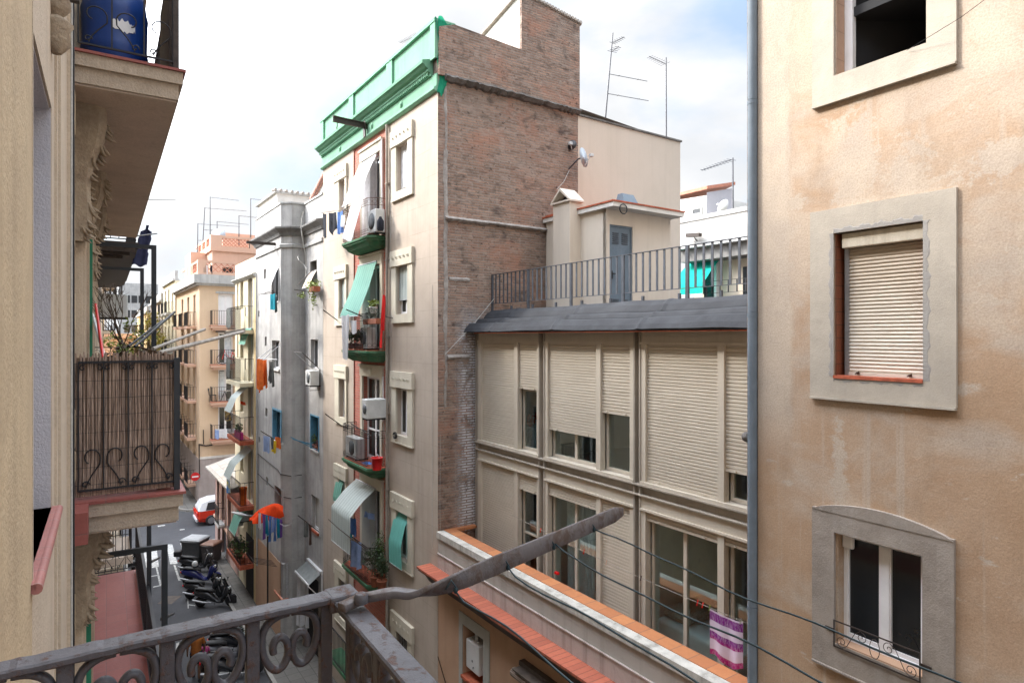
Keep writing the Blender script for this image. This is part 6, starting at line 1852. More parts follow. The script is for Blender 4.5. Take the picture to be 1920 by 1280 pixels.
m=MB(S);m.tube([(c_[0]+.04,c_[1],c_[2]+.33),(c_[0]+.11,c_[1],c_[2]+.3),(c_[0]+.09,c_[1],c_[2]+.18)],.012,5);m.build('handle',m_cblack,t)
rod('dark hooked arm of the top balcony blind',[(709,290,.1),(706,297,.35),(703,306,.45)],.014)
#  second balcony
zB=BALZ[1]
blind(S,'green slatted blind hung over the railing of the second balcony',m_blindG,S.U(706,.05),S.U(671,.05),[(.05,zB+2.42),(.26,zB+1.75),(.55,zB+1.05),(.58,zB+.93)],sag=.06)
hang('long white sheet hanging in front of the second balcony',m_cwhite,.62,655,589,640,591,676,name='sheet',folds=1.5,amp=.02,ragged=.05,taper=.6,lean=.0)
hang('short white cloth hanging beside the long white sheet',m_cwhite,.56,668,600,657,600,625,folds=1,amp=.02,seed=5)
rod('iron clothes pole left of the second balcony',[(632,600,.05),(606,581,.75)],.014)
rod('iron clothes pole above the second balcony railing',[(681,594,.4),(649,580,.9)],.014)
for k,(px,mt,lb)in enumerate(((658,m_leaf,'leafy green plant in the far corner of the second balcony'),(668,m_leaf,'taller green plant in a terracotta pot on the second balcony'),(677,m_leafd,'dark green plant in a terracotta pot on the second balcony'))):
 potplant(S,lb,(S.U(px,.36),.36,zB+.02),.42,.15,mt,None,.09,.15,150,.04,k,group='potted plants on the second balcony')
ac_unit(S,'grey air conditioner behind the railing of the second balcony',S.U(697,.2),S.U(684,.2),.08,.34,zB+.05,zB+.62)
t=thing('planter_box','terracotta planter hung inside the second balcony railing with grey leaves','planter',S,(S.U(694,.4),.40,zB+.78))
a,b=S.U(708,.4),S.U(681,.42)
m=MB(S);m.bbox(a,b,.31,.44,zB+.70,zB+.84,.01);m.build('trough',m_pot,t)
m=MB(S);leaves(m,((a+b)/2,.38,zB+1.0),((b-a)*.45,.12,.17),240,.05,random.Random(5));m.build('foliage',plain('leaf_grey_green',(.30,.36,.30),.6,0,.4,14),t)
potplant(S,'white pot with pale spiky leaves on the second balcony rail',(S.U(700,.38),.38,zB+.98),.22,.16,m_leafl,m_white,.10,.14,90,.06,9)
rod('red folded parasol leaning in the corner of the second balcony',[(720,553,.12),(716,600,.2),(714,652,.3)],.035,m_potred,'folded_parasol','parasol',group=None)
rod('second red pole leaning beside the folded parasol',[(722,556,.10),(719,620,.2)],.022,m_potred,group=None)
#  third balcony
zC=BALZ[2]
uA=(S.U(724,.3),S.U(707,.3))
ac_unit(S,'white air conditioner on a wall bracket above the third balcony',S.U(722,.12),S.U(712,.12),.08,.78-.16,S.P(705,783,.3)[1],S.P(705,747,.3)[1],'v')
ac_unit(S,'white air conditioner standing on the third balcony floor behind the railing',S.U(678,.2),S.U(655,.25),.10,.36,zC+.05,zC+.62)
def bucket(fr,c,lb,mat,r=.12,h=.26):
 t=thing('bucket',lb,'bucket',fr,c)
 m=MB(fr);m.lathe(c,[(r*.75,0),(r,h),(r*1.07,h),(r*1.05,h+.02),(r*.94,h+.02),(r*.7,.03)],16);m.build('tub',mat,t)
 m=MB(fr);m.tube([(c[0]+r*math.cos(a_*.314),c[1],c[2]+h+.10*math.sin(a_*.314))for a_ in range(11)],.006,4,False);m.build('handle',m_alu,t)
 return t
bucket(S,(S.U(707,.33),.33,zC+.02),'bright red bucket on the third balcony floor',m_potred,.15,.30)
m=MB(S);m.grid(lambda x,y:(S.U(690,.3)+.4*x,.12+.22*y,zC+.03+.012*math.sin(x*17+y*9)),10,6);one(m,'floor_cloth',m_cblue,'crumpled blue cloth on the floor of the third balcony','cloth')
rod('iron clothes pole reaching out left of the third balcony',[(641,798,.3),(610,776,1.0)],.014)
rod('iron clothes pole lying along the third balcony railing',[(697,817,.52),(657,793,.75)],.012)
m=MB(S)
for k in range(4):m.tube([(S.U(722,.05)+.05*math.sin(j*.9+k),.05+.03*k*math.sin(j*.5),S.P(705,783,.3)[1]-.12*j)for j in range(10)],.006,4)
one(m,'loose_cables',m_cable,'tangle of pale cables below the white wall mounted air conditioner','cable')
m=MB(S);m.tube([(S.U(716,.03),.03,5.3),(S.U(717,.03),.03,2.9)],.03,6);one(m,'cable_duct',m_white,'white cable duct beside the top balcony door','duct')
m=MB(S);m.tube([(S.U(718.5,.0),.0,zC+2.4),(S.U(719,.0),.0,zC+1.2)],.022,6);one(m,'cable_duct',m_white,'white duct beside the third balcony door','duct')
#  fourth balcony: great pale blind
zD=BALZ[3]
uf,un=S.U(667,.05),S.U(708,.05)
vf=S.V(621.5,uf,947);vb_=S.V(623,uf,1011)
ztp=S.P(667,897,.05)[1]
blind(S,'large pale slatted blind folded far out over the fourth balcony',m_blindP,un+.12,uf,[(.05,ztp),(vf[0]*.55,(ztp+vf[1])/2+.05),(vf[0],vf[1]),(vf[0]+.01,vb_[1])],sag=.01,taper=.98)
rod('dark bent pole in front of the large pale blind',[(616,973,.95),(632,988,.9),(660,1010,.75),(690,1030,.5)],.013)
for k,(pa,pb,ya,yb,mt,lb)in enumerate(((676,659,1012,1068,m_clblue,'lavender blue towel hanging outside the fourth balcony'),(668,656,968,1006,m_cblue,'dark blue garment behind the large pale blind'),(681,677,1030,1060,m_cgrey,'narrow grey cloth beside the lavender towel'))):
 hang(lb,mt,.58-.12*(k==1),pa,ya+4,pb,ya,yb,folds=1.6,amp=.03,seed=k+30)
hang('blue cloth on the inner line of the fourth balcony door',m_clblue,.12,704,963,684,957,975,folds=2,amp=.03,seed=8)
hang('turquoise checked cloth by the large pale blind',m_cteal,.5,660,1000,656,998,1009,folds=1,amp=.01,seed=9)
for k,(px,v,h,r,mt,lb)in enumerate(((703,.34,.85,.3,m_leafd,'big dark feathery shrub on the fourth balcony'),(716,.3,.7,.22,m_leafd,'second dark shrub by the wall on the fourth balcony'),(713,.2,1.15,.16,m_leaf,'tall green plant at the back of the fourth balcony'))):
 potplant(S,lb,(S.U(px,v),v,zD+.02),h,r,mt,None,.13,.24,420,.038,40+k,group='plants on the fourth balcony')
potplant(S,'round pale basket with dry plant on the fourth balcony',(S.U(692,.25),.25,zD+.5),.2,.12,m_leaf,m_woodl,.16,.1,60,.03,50)
#  window blinds of the tall house
def winblind(label,mat,ptl,ptr,pfl,pbl,u0=None):
 ufar=S.U(ptl[0],-.06);unear=S.U(ptr[0],-.06)
 f=S.V(pfl[0],ufar,pfl[1]);b=S.V(pbl[0],ufar,pbl[1])
 zt=S.P(ptl[0],ptl[1],-.06)[1]
 return blind(S,label,mat,unear,ufar,[(-.06,zt),(f[0]*.4,zt*.5+f[1]*.5+.12),(f[0],f[1]),(f[0]-.02,b[1])],name='window_blind',sag=.01)
winblind('turquoise slatted blind hanging out of the right window of the fourth row',m_blindT,(746,955),(769,965),(729,1011),(729,1053))
winblind('pale green blind in the far left window of the fourth row',m_blindG,(636,887),(649,893),(624,931),(624,938))
for c_,zt_,zb_,lb in((inR,WR[1][0]-.43,WR[1][1]+.55,'pale green blind lowered in the right window of the second row'),(inL,WR[1][0]-.43,WR[1][1]+.55,'pale green blind lowered in the far left window of the second row')):
 blind(S,lb,m_blindP,c_[0]+.02,c_[1]-.02,[(-.05,zt_),(-.052,(zt_+zb_)/2),(-.05,zb_)],name='window_blind',sag=0)
m=MB(S);zz=[5.1,4.4,3.6,2.6,1.4,.2,-.8,-2.2];m.tube([(S.U(733.5)+.02*math.sin(k),.012,z)for k,z in enumerate(zz)],.006,4);one(m,'facade_cable',m_cable,'thin cable stapled down the tall house beside the drain pipe','cable')
m=MB(S);m.tube([(.25,.015,1.2-.55*k)for k in range(12)],.005,4);m.tube([(S.U(740),.02,2.9),(S.U(728),.02,4.2)],.004,4);one(m,'facade_cable',m_cable,'thin cable slanting under the top right window of the tall house','cable')
m=MB(S);q=S.P(733,596,.1);m.tube([(q[0],.0,q[1]),(q[0]-.02,.25,q[1]+.02),(q[0]-.15,.3,q[1]+.06)],.012,5);one(m,'wall_hook',m_iron,'small iron hook left of the second right window','hook')
m=MB(S);q=S.P(739,816,.1)
for k in range(3):m.tube([(q[0]+.08*math.cos(j*.5),.06+.02*k,q[1]+.08*math.sin(j*.5))for j in range(13)],.008,4)
one(m,'hose_coil',m_cblack,'small coil of dark hose left of the third right window','hose')
#  balcony below the lowest visible one (clothes rack seen under the railing corner)
m=MB(S);zE=-9.6
m.box(S.U(700),S.U(640),0,.5,zE-.1,zE);bs5=m.build('balcony',m_greenslab,tall)
railing(bs5,S,[(S.U(700),.0),(S.U(700),.48),(S.U(640),.48)],zE+.05,zE+.95,.11,.007)
m=MB(S)
for k in range(7):a=S.P(655+k*3,1195,.45);m.tube([(a[0]+.3,.3,zE+1.15-k*.02),(a[0]-.5,.75,zE+1.05-k*.04)],.012,5)
one(m,'drying_rack',m_iron,'black folding drying rack on the lowest balcony of the tall house','drying rack')
#  grey house things
def tiltcloth(label,mat,u0,u1,v0,zt,v1,zb,name='window_awning',shift=0):
 return blind(S,label,mat,u0,u1,[(v0,zt),((v0+v1)/2,(zt+zb)/2+.03),(v1,zb)],name=name,u_shift=shift,sag=.0)
w_=wcl[0];f=S.V(490,w_[1],548)
tiltcloth('cream cloth awning propped out of the top left window of the grey house',m_cwhite,w_[0],w_[1],vC,w_[3],f[0],f[1])
w_=wcr[0];f=S.V(566,w_[1],512)
tiltcloth('cream cloth awning propped out of the top right window of the grey house',plain('cream_cloth',(.62,.52,.42),.9,0,.1),w_[0],w_[1],0,w_[3]-.35,f[0],w_[3]-.95)
hang('teal towel hanging from the top left window of the grey house',m_cteal,vC+.45,516,550,507,551,581,folds=1.5,amp=.03)
hang('dark cloth beside the teal towel',m_cgrey,vC+.38,519,552,515,553,585,folds=1,amp=.02,seed=2)
rod('clothes pole under the cream awning of the grey house',[(520,548,vC),(486,552,vC+.9)],.013)
rod('second clothes pole under the cream awning of the grey house',[(512,545,vC),(497,549,vC+.5)],.010)
t=thing('hanging_plant','yellow green trailing plant on the top right window sill of the grey house','plant',S,(S.U(590,.15),.15,S.P(588,540,.1)[1]))
q=S.P(587,540,.25)
m=MB(S);rr=random.Random(3)
leaves(m,(q[0],.25,q[1]+.1),(.38,.28,.22),170,.05,rr);leaves(m,(q[0]-.1,.3,q[1]-.35),(.16,.16,.42),110,.05,rr,.4);leaves(m,(q[0]+.75,.4,q[1]-.2),(.25,.15,.15),40,.05,rr)
m.build('foliage',m_leafl,t)
m=MB(S);m.bbox(q[0]-.25,q[0]+.25,.08,.3,q[1]-.12,q[1]+.05,.01);m.build('window_box',m_pot,t)
for k,(a,b)in enumerate((((588,505,0),(557,535,.9)),((588,548,0),(552,543,.85)))):
 rod(('upper' if k==0 else 'lower')+' clothes pole by the plant on the grey house',[a,b],.012)
ac_unit(S,'white air conditioner on the grey house recess wall',S.U(591,.2),S.U(573,.35),.06,.36,S.P(580,722,.3)[1],S.P(580,694,.3)[1])
for k,(a,b)in enumerate((((597,690,.02),(567,661,.9)),((585,690,.02),(551,659,.9)))):
 rod(('darker' if k==0 else 'paler')+' slanting clothes pole above the grey house air conditioner',[a,b],.014,m_ironb if k==0 else m_alu)
m=MB(S);a,b=S.P(567,661,.9),S.P(551,659,.9);m.tube([(a[0],.9,a[1]),(b[0],.9,b[1])],.008,4);q=S.P(598,692,.05);m.tube([(q[0],.02,q[1]),(q[0],.02,q[1]-.7),(q[0]+.2,.3,q[1]-.72)],.012,5);one(m,'pole_stay',m_ironb,'thin iron stay joining the slanting poles of the grey house','pole')
rod('left slanting clothes pole above the orange laundry',[(516,648,vC),(483,673,vC+.9)],.012,m_alu)
rod('right slanting clothes pole above the orange laundry',[(525,646,vC),(493,675,vC+.9)],.012,m_alu)
rod('crossbar carrying the orange laundry',[(520,674,vC+.5),(484,671,vC+.9)],.008,m_alu)
hang('bright orange overalls hanging on the grey house',m_corange,vC+.85,492,673,483,672,737,folds=1.5,amp=.05,seed=21,ragged=.1)
hang('second bright orange garment beside the overalls',m_corange,vC+.7,501,674,493,673,728,folds=2,amp=.04,seed=22,ragged=.2)
hang('grey and black work clothes beside the orange ones',m_cgrey,vC+.55,514,678,504,675,726,folds=2,amp=.05,seed=23,ragged=.25)
rod('dark clothes pole below the blue window of the grey house',[(527,830,vC+.05),(489,808,vC+.9)],.012)
for k,(pa,pb,ya,yb,mt,lb)in enumerate(((506,494,818,850,m_clblue,'light blue shirt below the blue framed window'),(513,508,821,843,m_cgrey,'dark cloth between the blue shirt and yellow cloth'),(517,511,826,850,m_cyellow,'yellow cloth hanging below the blue framed window'),(527,516,820,842,m_corange,'orange and red cloth nearest the blue framed window'))):
 hang(lb,mt,vC+.8-.15*k,pa,ya,pb,ya-3,yb,folds=1.5,amp=.03,seed=50+k)
hang('blue cloth bundled over the orange one by the blue framed window',m_cblue,vC+.3,524,822,517,819,834,folds=2,amp=.04,seed=61)
q=S.P(505,962,vC+.45)
m=MB(S)
def hood(x,y):
 vv_=vC+.02+1.02*y;a=math.pi*x
 hh=.38*math.sin(math.pi*min(1,.12+y*.95))**.6+.08
 return(q[0]+.30*math.cos(a)+.03*math.sin(y*9),vv_+.03*math.sin(a*3),q[1]-.12+hh*math.sin(a)**.7+.03*math.sin(x*15+y*11)-.10*y)
m.grid(hood,18,12);one(m,'orange_cover',m_cred,'bright orange red cloth cover bulging over the laundry on the grey house','cover')
cols_=[(m_cwhite,489,486),(m_cpurple,497,492),(m_cteal,503,498),(m_cblue,509,504),(m_clblue,513,509),(m_cblue,518,514),(m_cteal,523,519),(m_cpurple,528,524)]
for k,(mt,pa,pb)in enumerate(cols_):
 nm_=['white net curtain','purple trousers','teal trousers','dark blue jeans','light blue shirt','blue jeans','teal work trousers','purple blue towel'][k]
 hang(nm_+(' under the orange cover on the grey house' if k%2==0 else ' in the row under the orange cover'),mt,vC+.95-.11*k,pa,962+k*1.6,pb,960+k*1.6,[992,1012,1004,1018,998,1016,1010,1008][k],folds=1.3,amp=.03,seed=70+k)
rod('dark pole carrying the long row of clothes',[(530,978,vC),(484,960,vC+1.0)],.012)
m=MB(S);a,b=S.P(533,970,vC),S.P(568,975,.5)
m.tube([(a[0]+(b[0]-a[0])*t/9,vC+.3+(.3-.55)*t/9,a[1]+(b[1]-a[1])*t/9-.18*math.sin(t/9*3.14))for t in range(10)],.008,4);one(m,'wall_cable',m_cable,'pale slack cable between the two laundry poles of the grey house','cable')
rod('dark pole with brown clothes below the red sill',[(599,997,.02),(559,966,1.0)],.014)
hang('dark green cloth on the pole below the red sill',m_cgrey,.62,577,980,570,976,1008,folds=1,amp=.03,seed=80,group=None)
hang('brown trousers on the pole below the red sill',m_cbrown,.5,584,984,578,980,1022,folds=1,amp=.03,seed=81)
for k,(a,b)in enumerate((((598,845,.02),(545,819,.95)),((590,836,.02),(549,823,.85)),((585,832,.25),(560,826,.7)))):
 rod(['long','middle','short'][k]+' turquoise painted clothes pole on the grey house',[a,b],.016,m_blueframe)
potplant(S,'small green plant inside the blue framed right window',(S.U(590,-.08),-.08,wcr[2][2]+.01),.38,.16,m_leaf,m_pot,.09,.12,120,.04,77)
potplant(S,'reddish plant on the sill of the blue framed right window',(S.U(594,.0),-.02,wcr[2][2]+.01),.25,.12,plain('leaf_red',(.16,.045,.04),.6,0,.4,10),m_pot,.08,.12,80,.035,78)
m=MB(S);
for k,(x0,y0,x1,y1)in enumerate(((571,392,564,470),(570,395,572,520),(561,478,573,505))):
 a,b=S.P(x0,y0,.25),S.P(x1,y1,.2)
 m.tube([(a[0]+(b[0]-a[0])*t/8+.06*math.sin(t+k),.25+.1*math.sin(t*.7),a[1]+(b[1]-a[1])*t/8)for t in range(9)],.014,4)
one(m,'hanging_cables',m_cable,'bundle of loose pale cables hanging from the roof of the grey house','cable')
m=MB(S)
for z in(-4.9,-5.7):m.tube([(c2-.3,vC+.02,z+.2),(cch+.4,vC+.02,z+.1),(cch,vC+.02,z),(c1+.02,.47,z-.06),(c1-.01,.1,z-.05)],.014,4)
one(m,'wall_cable',m_cabled,'black cables wrapped round the corner of the grey house','cable')
m=MB(S);m.tube([(S.U(545,.46),.5,-1.8),(S.U(545,.46),.5,-9)],.02,5);m.tube([(S.U(504.5,vC+.05),vC+.1,-7.5),(S.U(504.5,vC+.05),vC+.1,-10.9)],.03,6);one(m,'standpipe',m_cabled,'black upright pipe on the grey house below the clothes','pipe')
q=S.P(506,458,vC+.2);m=MB(S);m.beam((q[0],vC,q[1]+.02),(q[0]+.05,vC+1.0,q[1]+.02),.05,.1);m.tube([(q[0]+.04,vC+.9,q[1]-.04),(q[0]+.04,vC+.9,q[1]-.2)],.015,5);one(m,'hoist_beam',m_ironb,'rusty beam stub under the cornice of the grey house','beam')
vv=S.V(549,cch-.0,1075)
t=thing('window_canopy','grey cloth canopy on a white frame low on the grey house','canopy',S,(S.U(590,.05),.4,S.P(575,1160,.4)[1]))
ka,kb=S.U(604,.02),S.U(578,.02);ztc=S.P(604,1080,.02)[1]
fv=S.V(578,ka,1099)[0];fz=S.V(578,ka,1099)[1]
m=MB(S);m.grid(lambda x,y:(ka+(kb-ka)*x,.03+(fv-.03)*y,ztc+.12+(fz-ztc-.1)*y-.05*math.sin(y*3.14)*math.sin(x*3.14)),8,8);m.build('cloth',m_greycloth,t)
m=MB(S)
m.beam((ka,.04,ztc+.13),(kb,.04,ztc+.13),.10,.08);m.beam((ka,fv,fz+.03),(kb,fv,fz+.03),.04,.07)
m.beam((ka,.03,ztc+.1),(ka,.03,ztc-.9),.05,.05);m.beam((ka,fv,fz),(ka,.03,ztc-.75),.03,.03);m.beam((kb,fv,fz),(kb,.03,ztc-.75),.03,.03)
m.build('frame',m_white,t)
cloth(S,'curtain','white curtain hanging loose under the grey canopy','curtain',m_cwhite,(kb,fv-.05,fz-.02),(kb-.45,fv-.35,fz),1.9,2,.05,seed=6)
m=MB(S);q=S.P(530,1085,vC)
for k in range(5):m.tube([(cch+.45+.18*k,vC,-8.35),(cch+.55+.18*k,vC+.75,-8.1)],.009,4)
m.tube([(cch+.5,vC+.75,-8.1),(cch+1.5,vC+.75,-8.1)],.009,4);one(m,'drying_rack',m_iron,'thin wire drying rack under the red sill at the lowest window of the grey house','drying rack')
#  pale yellow house things
for k,(z,lb,mt,sh)in enumerate(((DB[1]+2.28,'pale green blind above the second balcony of the pale yellow house',m_blindG,.35),(DB[2]+2.35,'long pale green blind over the third balcony of the pale yellow house',m_blindP,1.0),(DB[3]+2.3,'long pale blind over the fourth balcony of the pale yellow house',m_blindP,1.05),(DB[4]+2.4,'light green blind over the lowest balcony of the pale yellow house',m_blindG,.8))):
 blind(S,lb,mt,du[0]-.1,du[1]+.25,[(vC+.04,z),(vC+.04+sh*.6,z-.55 if k else z-.4),(vC+.04+sh*.85,z-1.15 if k else z-.7)],u_shift=.0)
def mesh_sheet(lb,mt,z,u0,u1,h=.85):
 return cloth(S,'balcony_screen',lb,'screen',mt,(u0,vC+.565,z+.95),(u1,vC+.565,z+.95),h,1.5,.02,seed=int(abs(z)*10))
mesh_sheet('dark cloth screen on the first balcony of the pale yellow house',m_cgrey,DB[0],dw[0]-.1,dw[1]+.1)
mesh_sheet('dark cloth screen on the second balcony of the pale yellow house',m_cgrey,DB[1],dw[0]-.1,dw[1]+.1)
cloth(S,'flag','blue and yellow flag draped on the fourth balcony of the pale yellow house','flag',clothm('flag_cloth',(.03,.25,.72),(.85,.68,.03),2.2),(dw[0]-.1,vC+.57,DB[3]+.95),(dw[1]+.05,vC+.57,DB[3]+.95),.8,1,.03,seed=3)
cloth(S,'laundry','patterned dark bundle on the third balcony of the pale yellow house','laundry',clothm('patterned',(.05,.05,.06),(.5,.35,.12),9),(dw[0]-.2,vC+.6,DB[2]+1.15),(dw[1]+.1,vC+.6,DB[2]+1.1),.5,2,.08,seed=3,group='laundry hung out along the street')
cloth(S,'laundry','red cloth at the third balcony door of the pale yellow house','laundry',m_cred,(du[0]-.1,vC+.3,DB[2]+1.6),(du[1]+.1,vC+.3,DB[2]+1.6),.14,2,.03,seed=3,group='laundry hung out along the street')
t=thing('flower_box','magenta flower box on the third balcony of the pale yellow house','planter',S,(du[0]+.2,vC+.5,DB[2]+.1))
m=MB(S);m.bbox(du[0]-.15,du[1]+.15,vC+.38,vC+.52,DB[2]+.05,DB[2]+.35,.02);m.build('trough',plain('magenta',(.42,.02,.16),.5),t)
m=MB(S);leaves(m,((du[0]+du[1])/2,vC+.45,DB[2]+.5),(.4,.15,.2),120,.06,random.Random(3));m.build('foliage',m_leaf,t)
bucket(S,(du[0]+.1,vC+.35,DB[3]+.02),'orange bin on the fourth balcony of the pale yellow house',m_corange,.16,.7)
for k in range(3):potplant(S,['bushy plant at the near end of','bushy plant in the middle of','bushy plant at the far end of'][k]+' the lowest pale yellow balcony',(du[0]+.0+k*.55,vC+.42,DB[4]+.02),.75,.32,m_leaf if k!=1 else m_leafd,None,.14,.2,170,.07,90+k,group='plants on the lowest pale yellow balcony')
potplant(S,'bushy plant above the lowest pale yellow balcony door',(du[1]+.1,vC+.3,DB[4]+1.35),.4,.3,m_leafl,m_ac,.12,.1,120,.06,99)
for z,lb,kk in((DB[0],'upper',0),(DB[1],'lower',1)):
 rod(lb+' pair of clothes poles on the pale yellow house',[(460,S_y,v_)for S_y,v_ in((592 if not kk else 692,vC+.0),(576 if not kk else 672,vC+1.1))],.014)
ac_unit(S,'white air conditioner low on the pale yellow house',S.U(459,vC+.2),S.U(452,vC+.2),vC+.05,vC+.4,S.P(456,962,vC)[1],S.P(456,948,vC)[1])
rod('black wall pipe at the joint of the grey and pale yellow houses',[(481,512,vC+.05),(482,1060,vC+.05)],.03,m_concl,'rain_pipe','pipe',group=None)
#  peach corner house things
zg=gB
def gf(px,v,py):return(GF.U(px,v),v,GF.P(px,py,v)[1])
t_=cloth(GF,'laundry','white and blue sheet over the lowest balcony rail of the peach house','laundry',m_cwhite,gf(448,.74,802),gf(403,.74,804),.62,3,.05,seed=2,group='laundry hung out along the street')
cloth(GF,'laundry','lavender cloth at the corner of the lowest peach house balcony','laundry',m_clblue,gf(411,.78,806),gf(403,.78,805),.6,1,.04,seed=5,group='laundry hung out along the street')
for k,(lb,mt,px0,px1,y0,h)in enumerate((('black cloth on the penthouse line',m_cblack,394,398,497,.6),('white cloth on the penthouse line',m_cwhite,385,389,497,.8),('dark grey cloth on the penthouse line',m_cgrey,382,385,497,.5))):
 a,b=gf(px0,.1,y0),gf(px1,.1,y0);cloth(GF,'laundry',lb,'laundry',mt,a,b,h,1,.04,seed=k,group='laundry on the penthouse terrace')
def bicycle(fr,c,lb,col):
 t=thing('bicycle',lb,'bicycle',fr,c)
 for s_ in(-.5,.5):
  m=MB(fr);m.tube([(c[0]+s_+.33*math.cos(a_*.393),c[1],c[2]+.33+.33*math.sin(a_*.393))for a_ in range(17)],.022,5,False)
  for a_ in range(6):m.tube([(c[0]+s_,c[1],c[2]+.33),(c[0]+s_+.33*math.cos(a_*1.05),c[1],c[2]+.33+.33*math.sin(a_*1.05))],.006,3)
  m.build('wheel',m_cabled,t)
 m=MB(fr)
 P_=[(-.5,.33),(-.15,.75),(.35,.8),(.0,.33),(-.5,.33)]
 m.tube([(c[0]+x,c[1],c[2]+z)for x,z in P_],.024,5);m.tube([(c[0]-.17,c[1],c[2]+.85),(c[0],c[1],c[2]+.33)],.024,5);m.tube([(c[0]+.5,c[1],c[2]+.33),(c[0]+.33,c[1],c[2]+.95)],.02,5)
 m.tube([(c[0]+.33,c[1]-.25,c[2]+.95),(c[0]+.33,c[1]+.25,c[2]+.95)],.015,5);m.build('frame',col,t)
 m=MB(fr);m.bbox(c[0]-.28,c[0]-.05,c[1]-.06,c[1]+.06,c[2]+.85,c[2]+.92,.02);m.build('saddle',m_cblack,t)
 return t
bicycle(GF,(GF.U(432,.4),.4,zg[1]+.05),'red bicycle standing on the second peach house balcony',m_potred)
t=thing('bistro_table','small dark table with two chairs on the third peach house balcony','table',GF,(GF.U(422,.4),.4,zg[2]+.03))
c=(GF.U(422,.4),.4,zg[2]+.03)
m=MB(GF);m.lathe((c[0],c[1],c[2]+.68),[(.38,0),(.38,.03)],14);m.build('tabletop',m_woodl,t)
for a_ in range(3):m=MB(GF);m.tube([(c[0],c[1],c[2]+.68),(c[0]+.3*math.cos(a_*2.1),c[1]+.2*math.sin(a_*2.1),c[2])],.02,4);m.build('leg',m_iron,t)
def dchair(fr,c,lb,sg):
 t=thing('folding_chair',lb,'chair',fr,c,'chairs on the third peach house balcony')
 m=MB(fr);m.box(c[0]-.2,c[0]+.2,c[1]-.18,c[1]+.18,c[2]+.44,c[2]+.47);m.build('seat',m_iron,t)
 m=MB(fr);m.beam((c[0]+sg*.2,c[1]-.17,c[2]+.47),(c[0]+sg*.26,c[1]-.17,c[2]+.9),.03,.03);m.beam((c[0]+sg*.2,c[1]+.17,c[2]+.47),(c[0]+sg*.26,c[1]+.17,c[2]+.9),.03,.03);m.box(c[0]+sg*.25-.02,c[0]+sg*.25+.02,c[1]-.17,c[1]+.17,c[2]+.75,c[2]+.9);m.build('backrest',m_iron,t)
 for x in(-.17,.17):
  for y in(-.15,.15):m=MB(fr);m.beam((c[0]+x,c[1]+y,c[2]+.44),(c[0]+x*1.2,c[1]+y,c[2]),.025,.025);m.build('leg',m_iron,t)
dchair(GF,(c[0]-.75,.4,c[2]),'left folding chair at the small balcony table',-1);dchair(GF,(c[0]+.75,.4,c[2]),'right folding chair at the small balcony table',1)
q=(GF.U(366,.25),.25,GF.P(366,893,.25)[1])
t=thing('no_entry_sign','round red no entry sign with a white bar on the peach house corner','road sign',GF,(q[0],.2,q[2]-.35))
m=MB(GF);m.lathe(q,[(.27,0),(.27,.02)],24,'v');m.build('disc',plain('sign_red',(.55,.02,.02),.4,0,.05,bump=0),t,fix=True)
m=MB(GF);m.box(q[0]-.19,q[0]+.19,.271,.276,q[2]-.045,q[2]+.045);m.build('white_bar',m_white,t)
m=MB(GF);m.tube([(q[0],.24,q[2]),(0,.05,q[2])],.025,5);m.build('bracket',m_alu,t)
m=MB(GF);a,b=GF.P(382,873),GF.P(395,866);m.box(a[0],b[0],.0,.02,a[1],b[1]);one(m,'street_plaque',m_salmonred,'small blank terracotta plaque on the peach house wall','plaque')
m=MB(GF);pts_=[(372,832),(385,835),(400,833),(425,829),(455,826)]
m.tube([(GF.U(a),.06,GF.P(a,b)[1])for a,b in pts_],.045,5);m.tube([(GF.U(373),.05,GF.P(373,832)[1]),(GF.U(374),.05,GF.P(374,895)[1])],.04,5);m.tube([(GF.U(381),.05,GF.P(381,805)[1]),(GF.U(381.5),.05,GF.P(381,832)[1])],.03,5)
one(m,'wall_cable',m_ironb,'thick dark cable clipped across the peach house wall','cable')
m=MB(S);pz_=S.P(487,968,vC);a=S.U(486,vC)
vhead=S.V(449,a,963);vend=S.V(464,a,966)
t=thing('street_lamp','grey wall mounted street lamp head on a thin arm over the street','street lamp',S,(a,vC,pz_[1]))
m.tube([(a,vC,pz_[1]),(a,vend[0],vend[1])],.03,6);m.build('arm',m_alu,t)
m=MB(S);rings=[]
for k in range(9):
 tt=k/8;v=vend[0]+(vhead[0]-vend[0])*2*tt;w_=.15*math.sin(math.pi*(.12+.8*tt))+.02;z=vend[1]+(vhead[1]-vend[1])*2*tt
 rings.append([(a+w_*math.cos(j*.785),v,z+(.06 if math.sin(j*.785)>0 else .05)*math.sin(j*.785)*(w_/.15))for j in range(8)])
m.loft(rings,True,True);m.build('lamp_head',m_ac,t,fix=True)
#  antennas and dishes
def antpx(label,fr,v,px,y0,y1,arms,lean=0,r=.022,px1=None):
 a=fr.P(px,y0,v);b=fr.P(px1 or px,y1,v)
 return antenna(fr,label,a[0],v,a[1]-.4,b[1],arms,(b[0]-a[0],0),r)
KV=-.25
kd=-1.0
antpx('tall leaning television antenna with three arms behind the cream rear wall',K,-.8,1131,240,62,[(.62,(-1,.2),1.3,2,.1),(.44,(-1,.2),1.4,2,.1),(.12,(1,.1),1.0,9,.35),(.90,(0,1),.5,6,.25),(.82,(.2,1),.4,4,.3)],r=.03,px1=1149)
antpx('straight television antenna with one comb receiver on the cream rear wall',K,-.6,1249,268,108,[(.93,(1,.1),.85,8,.35)],r=.03)
antpx('antenna standing behind the rooftop house with the red edged roof',S,-17,1374,400,296,[(.98,(1,-.2),2.0,10,.5)],r=.05)
a=S.P(786,72,-1.6);antenna(S,'antenna with a flat comb receiver behind the green parapet',a[0],-1.6,6.3,a[1]+.22,[(.96,(.95,.3),.85,12,.3),(.99,(.6,-.4),.35,2,.05)],r=.02)
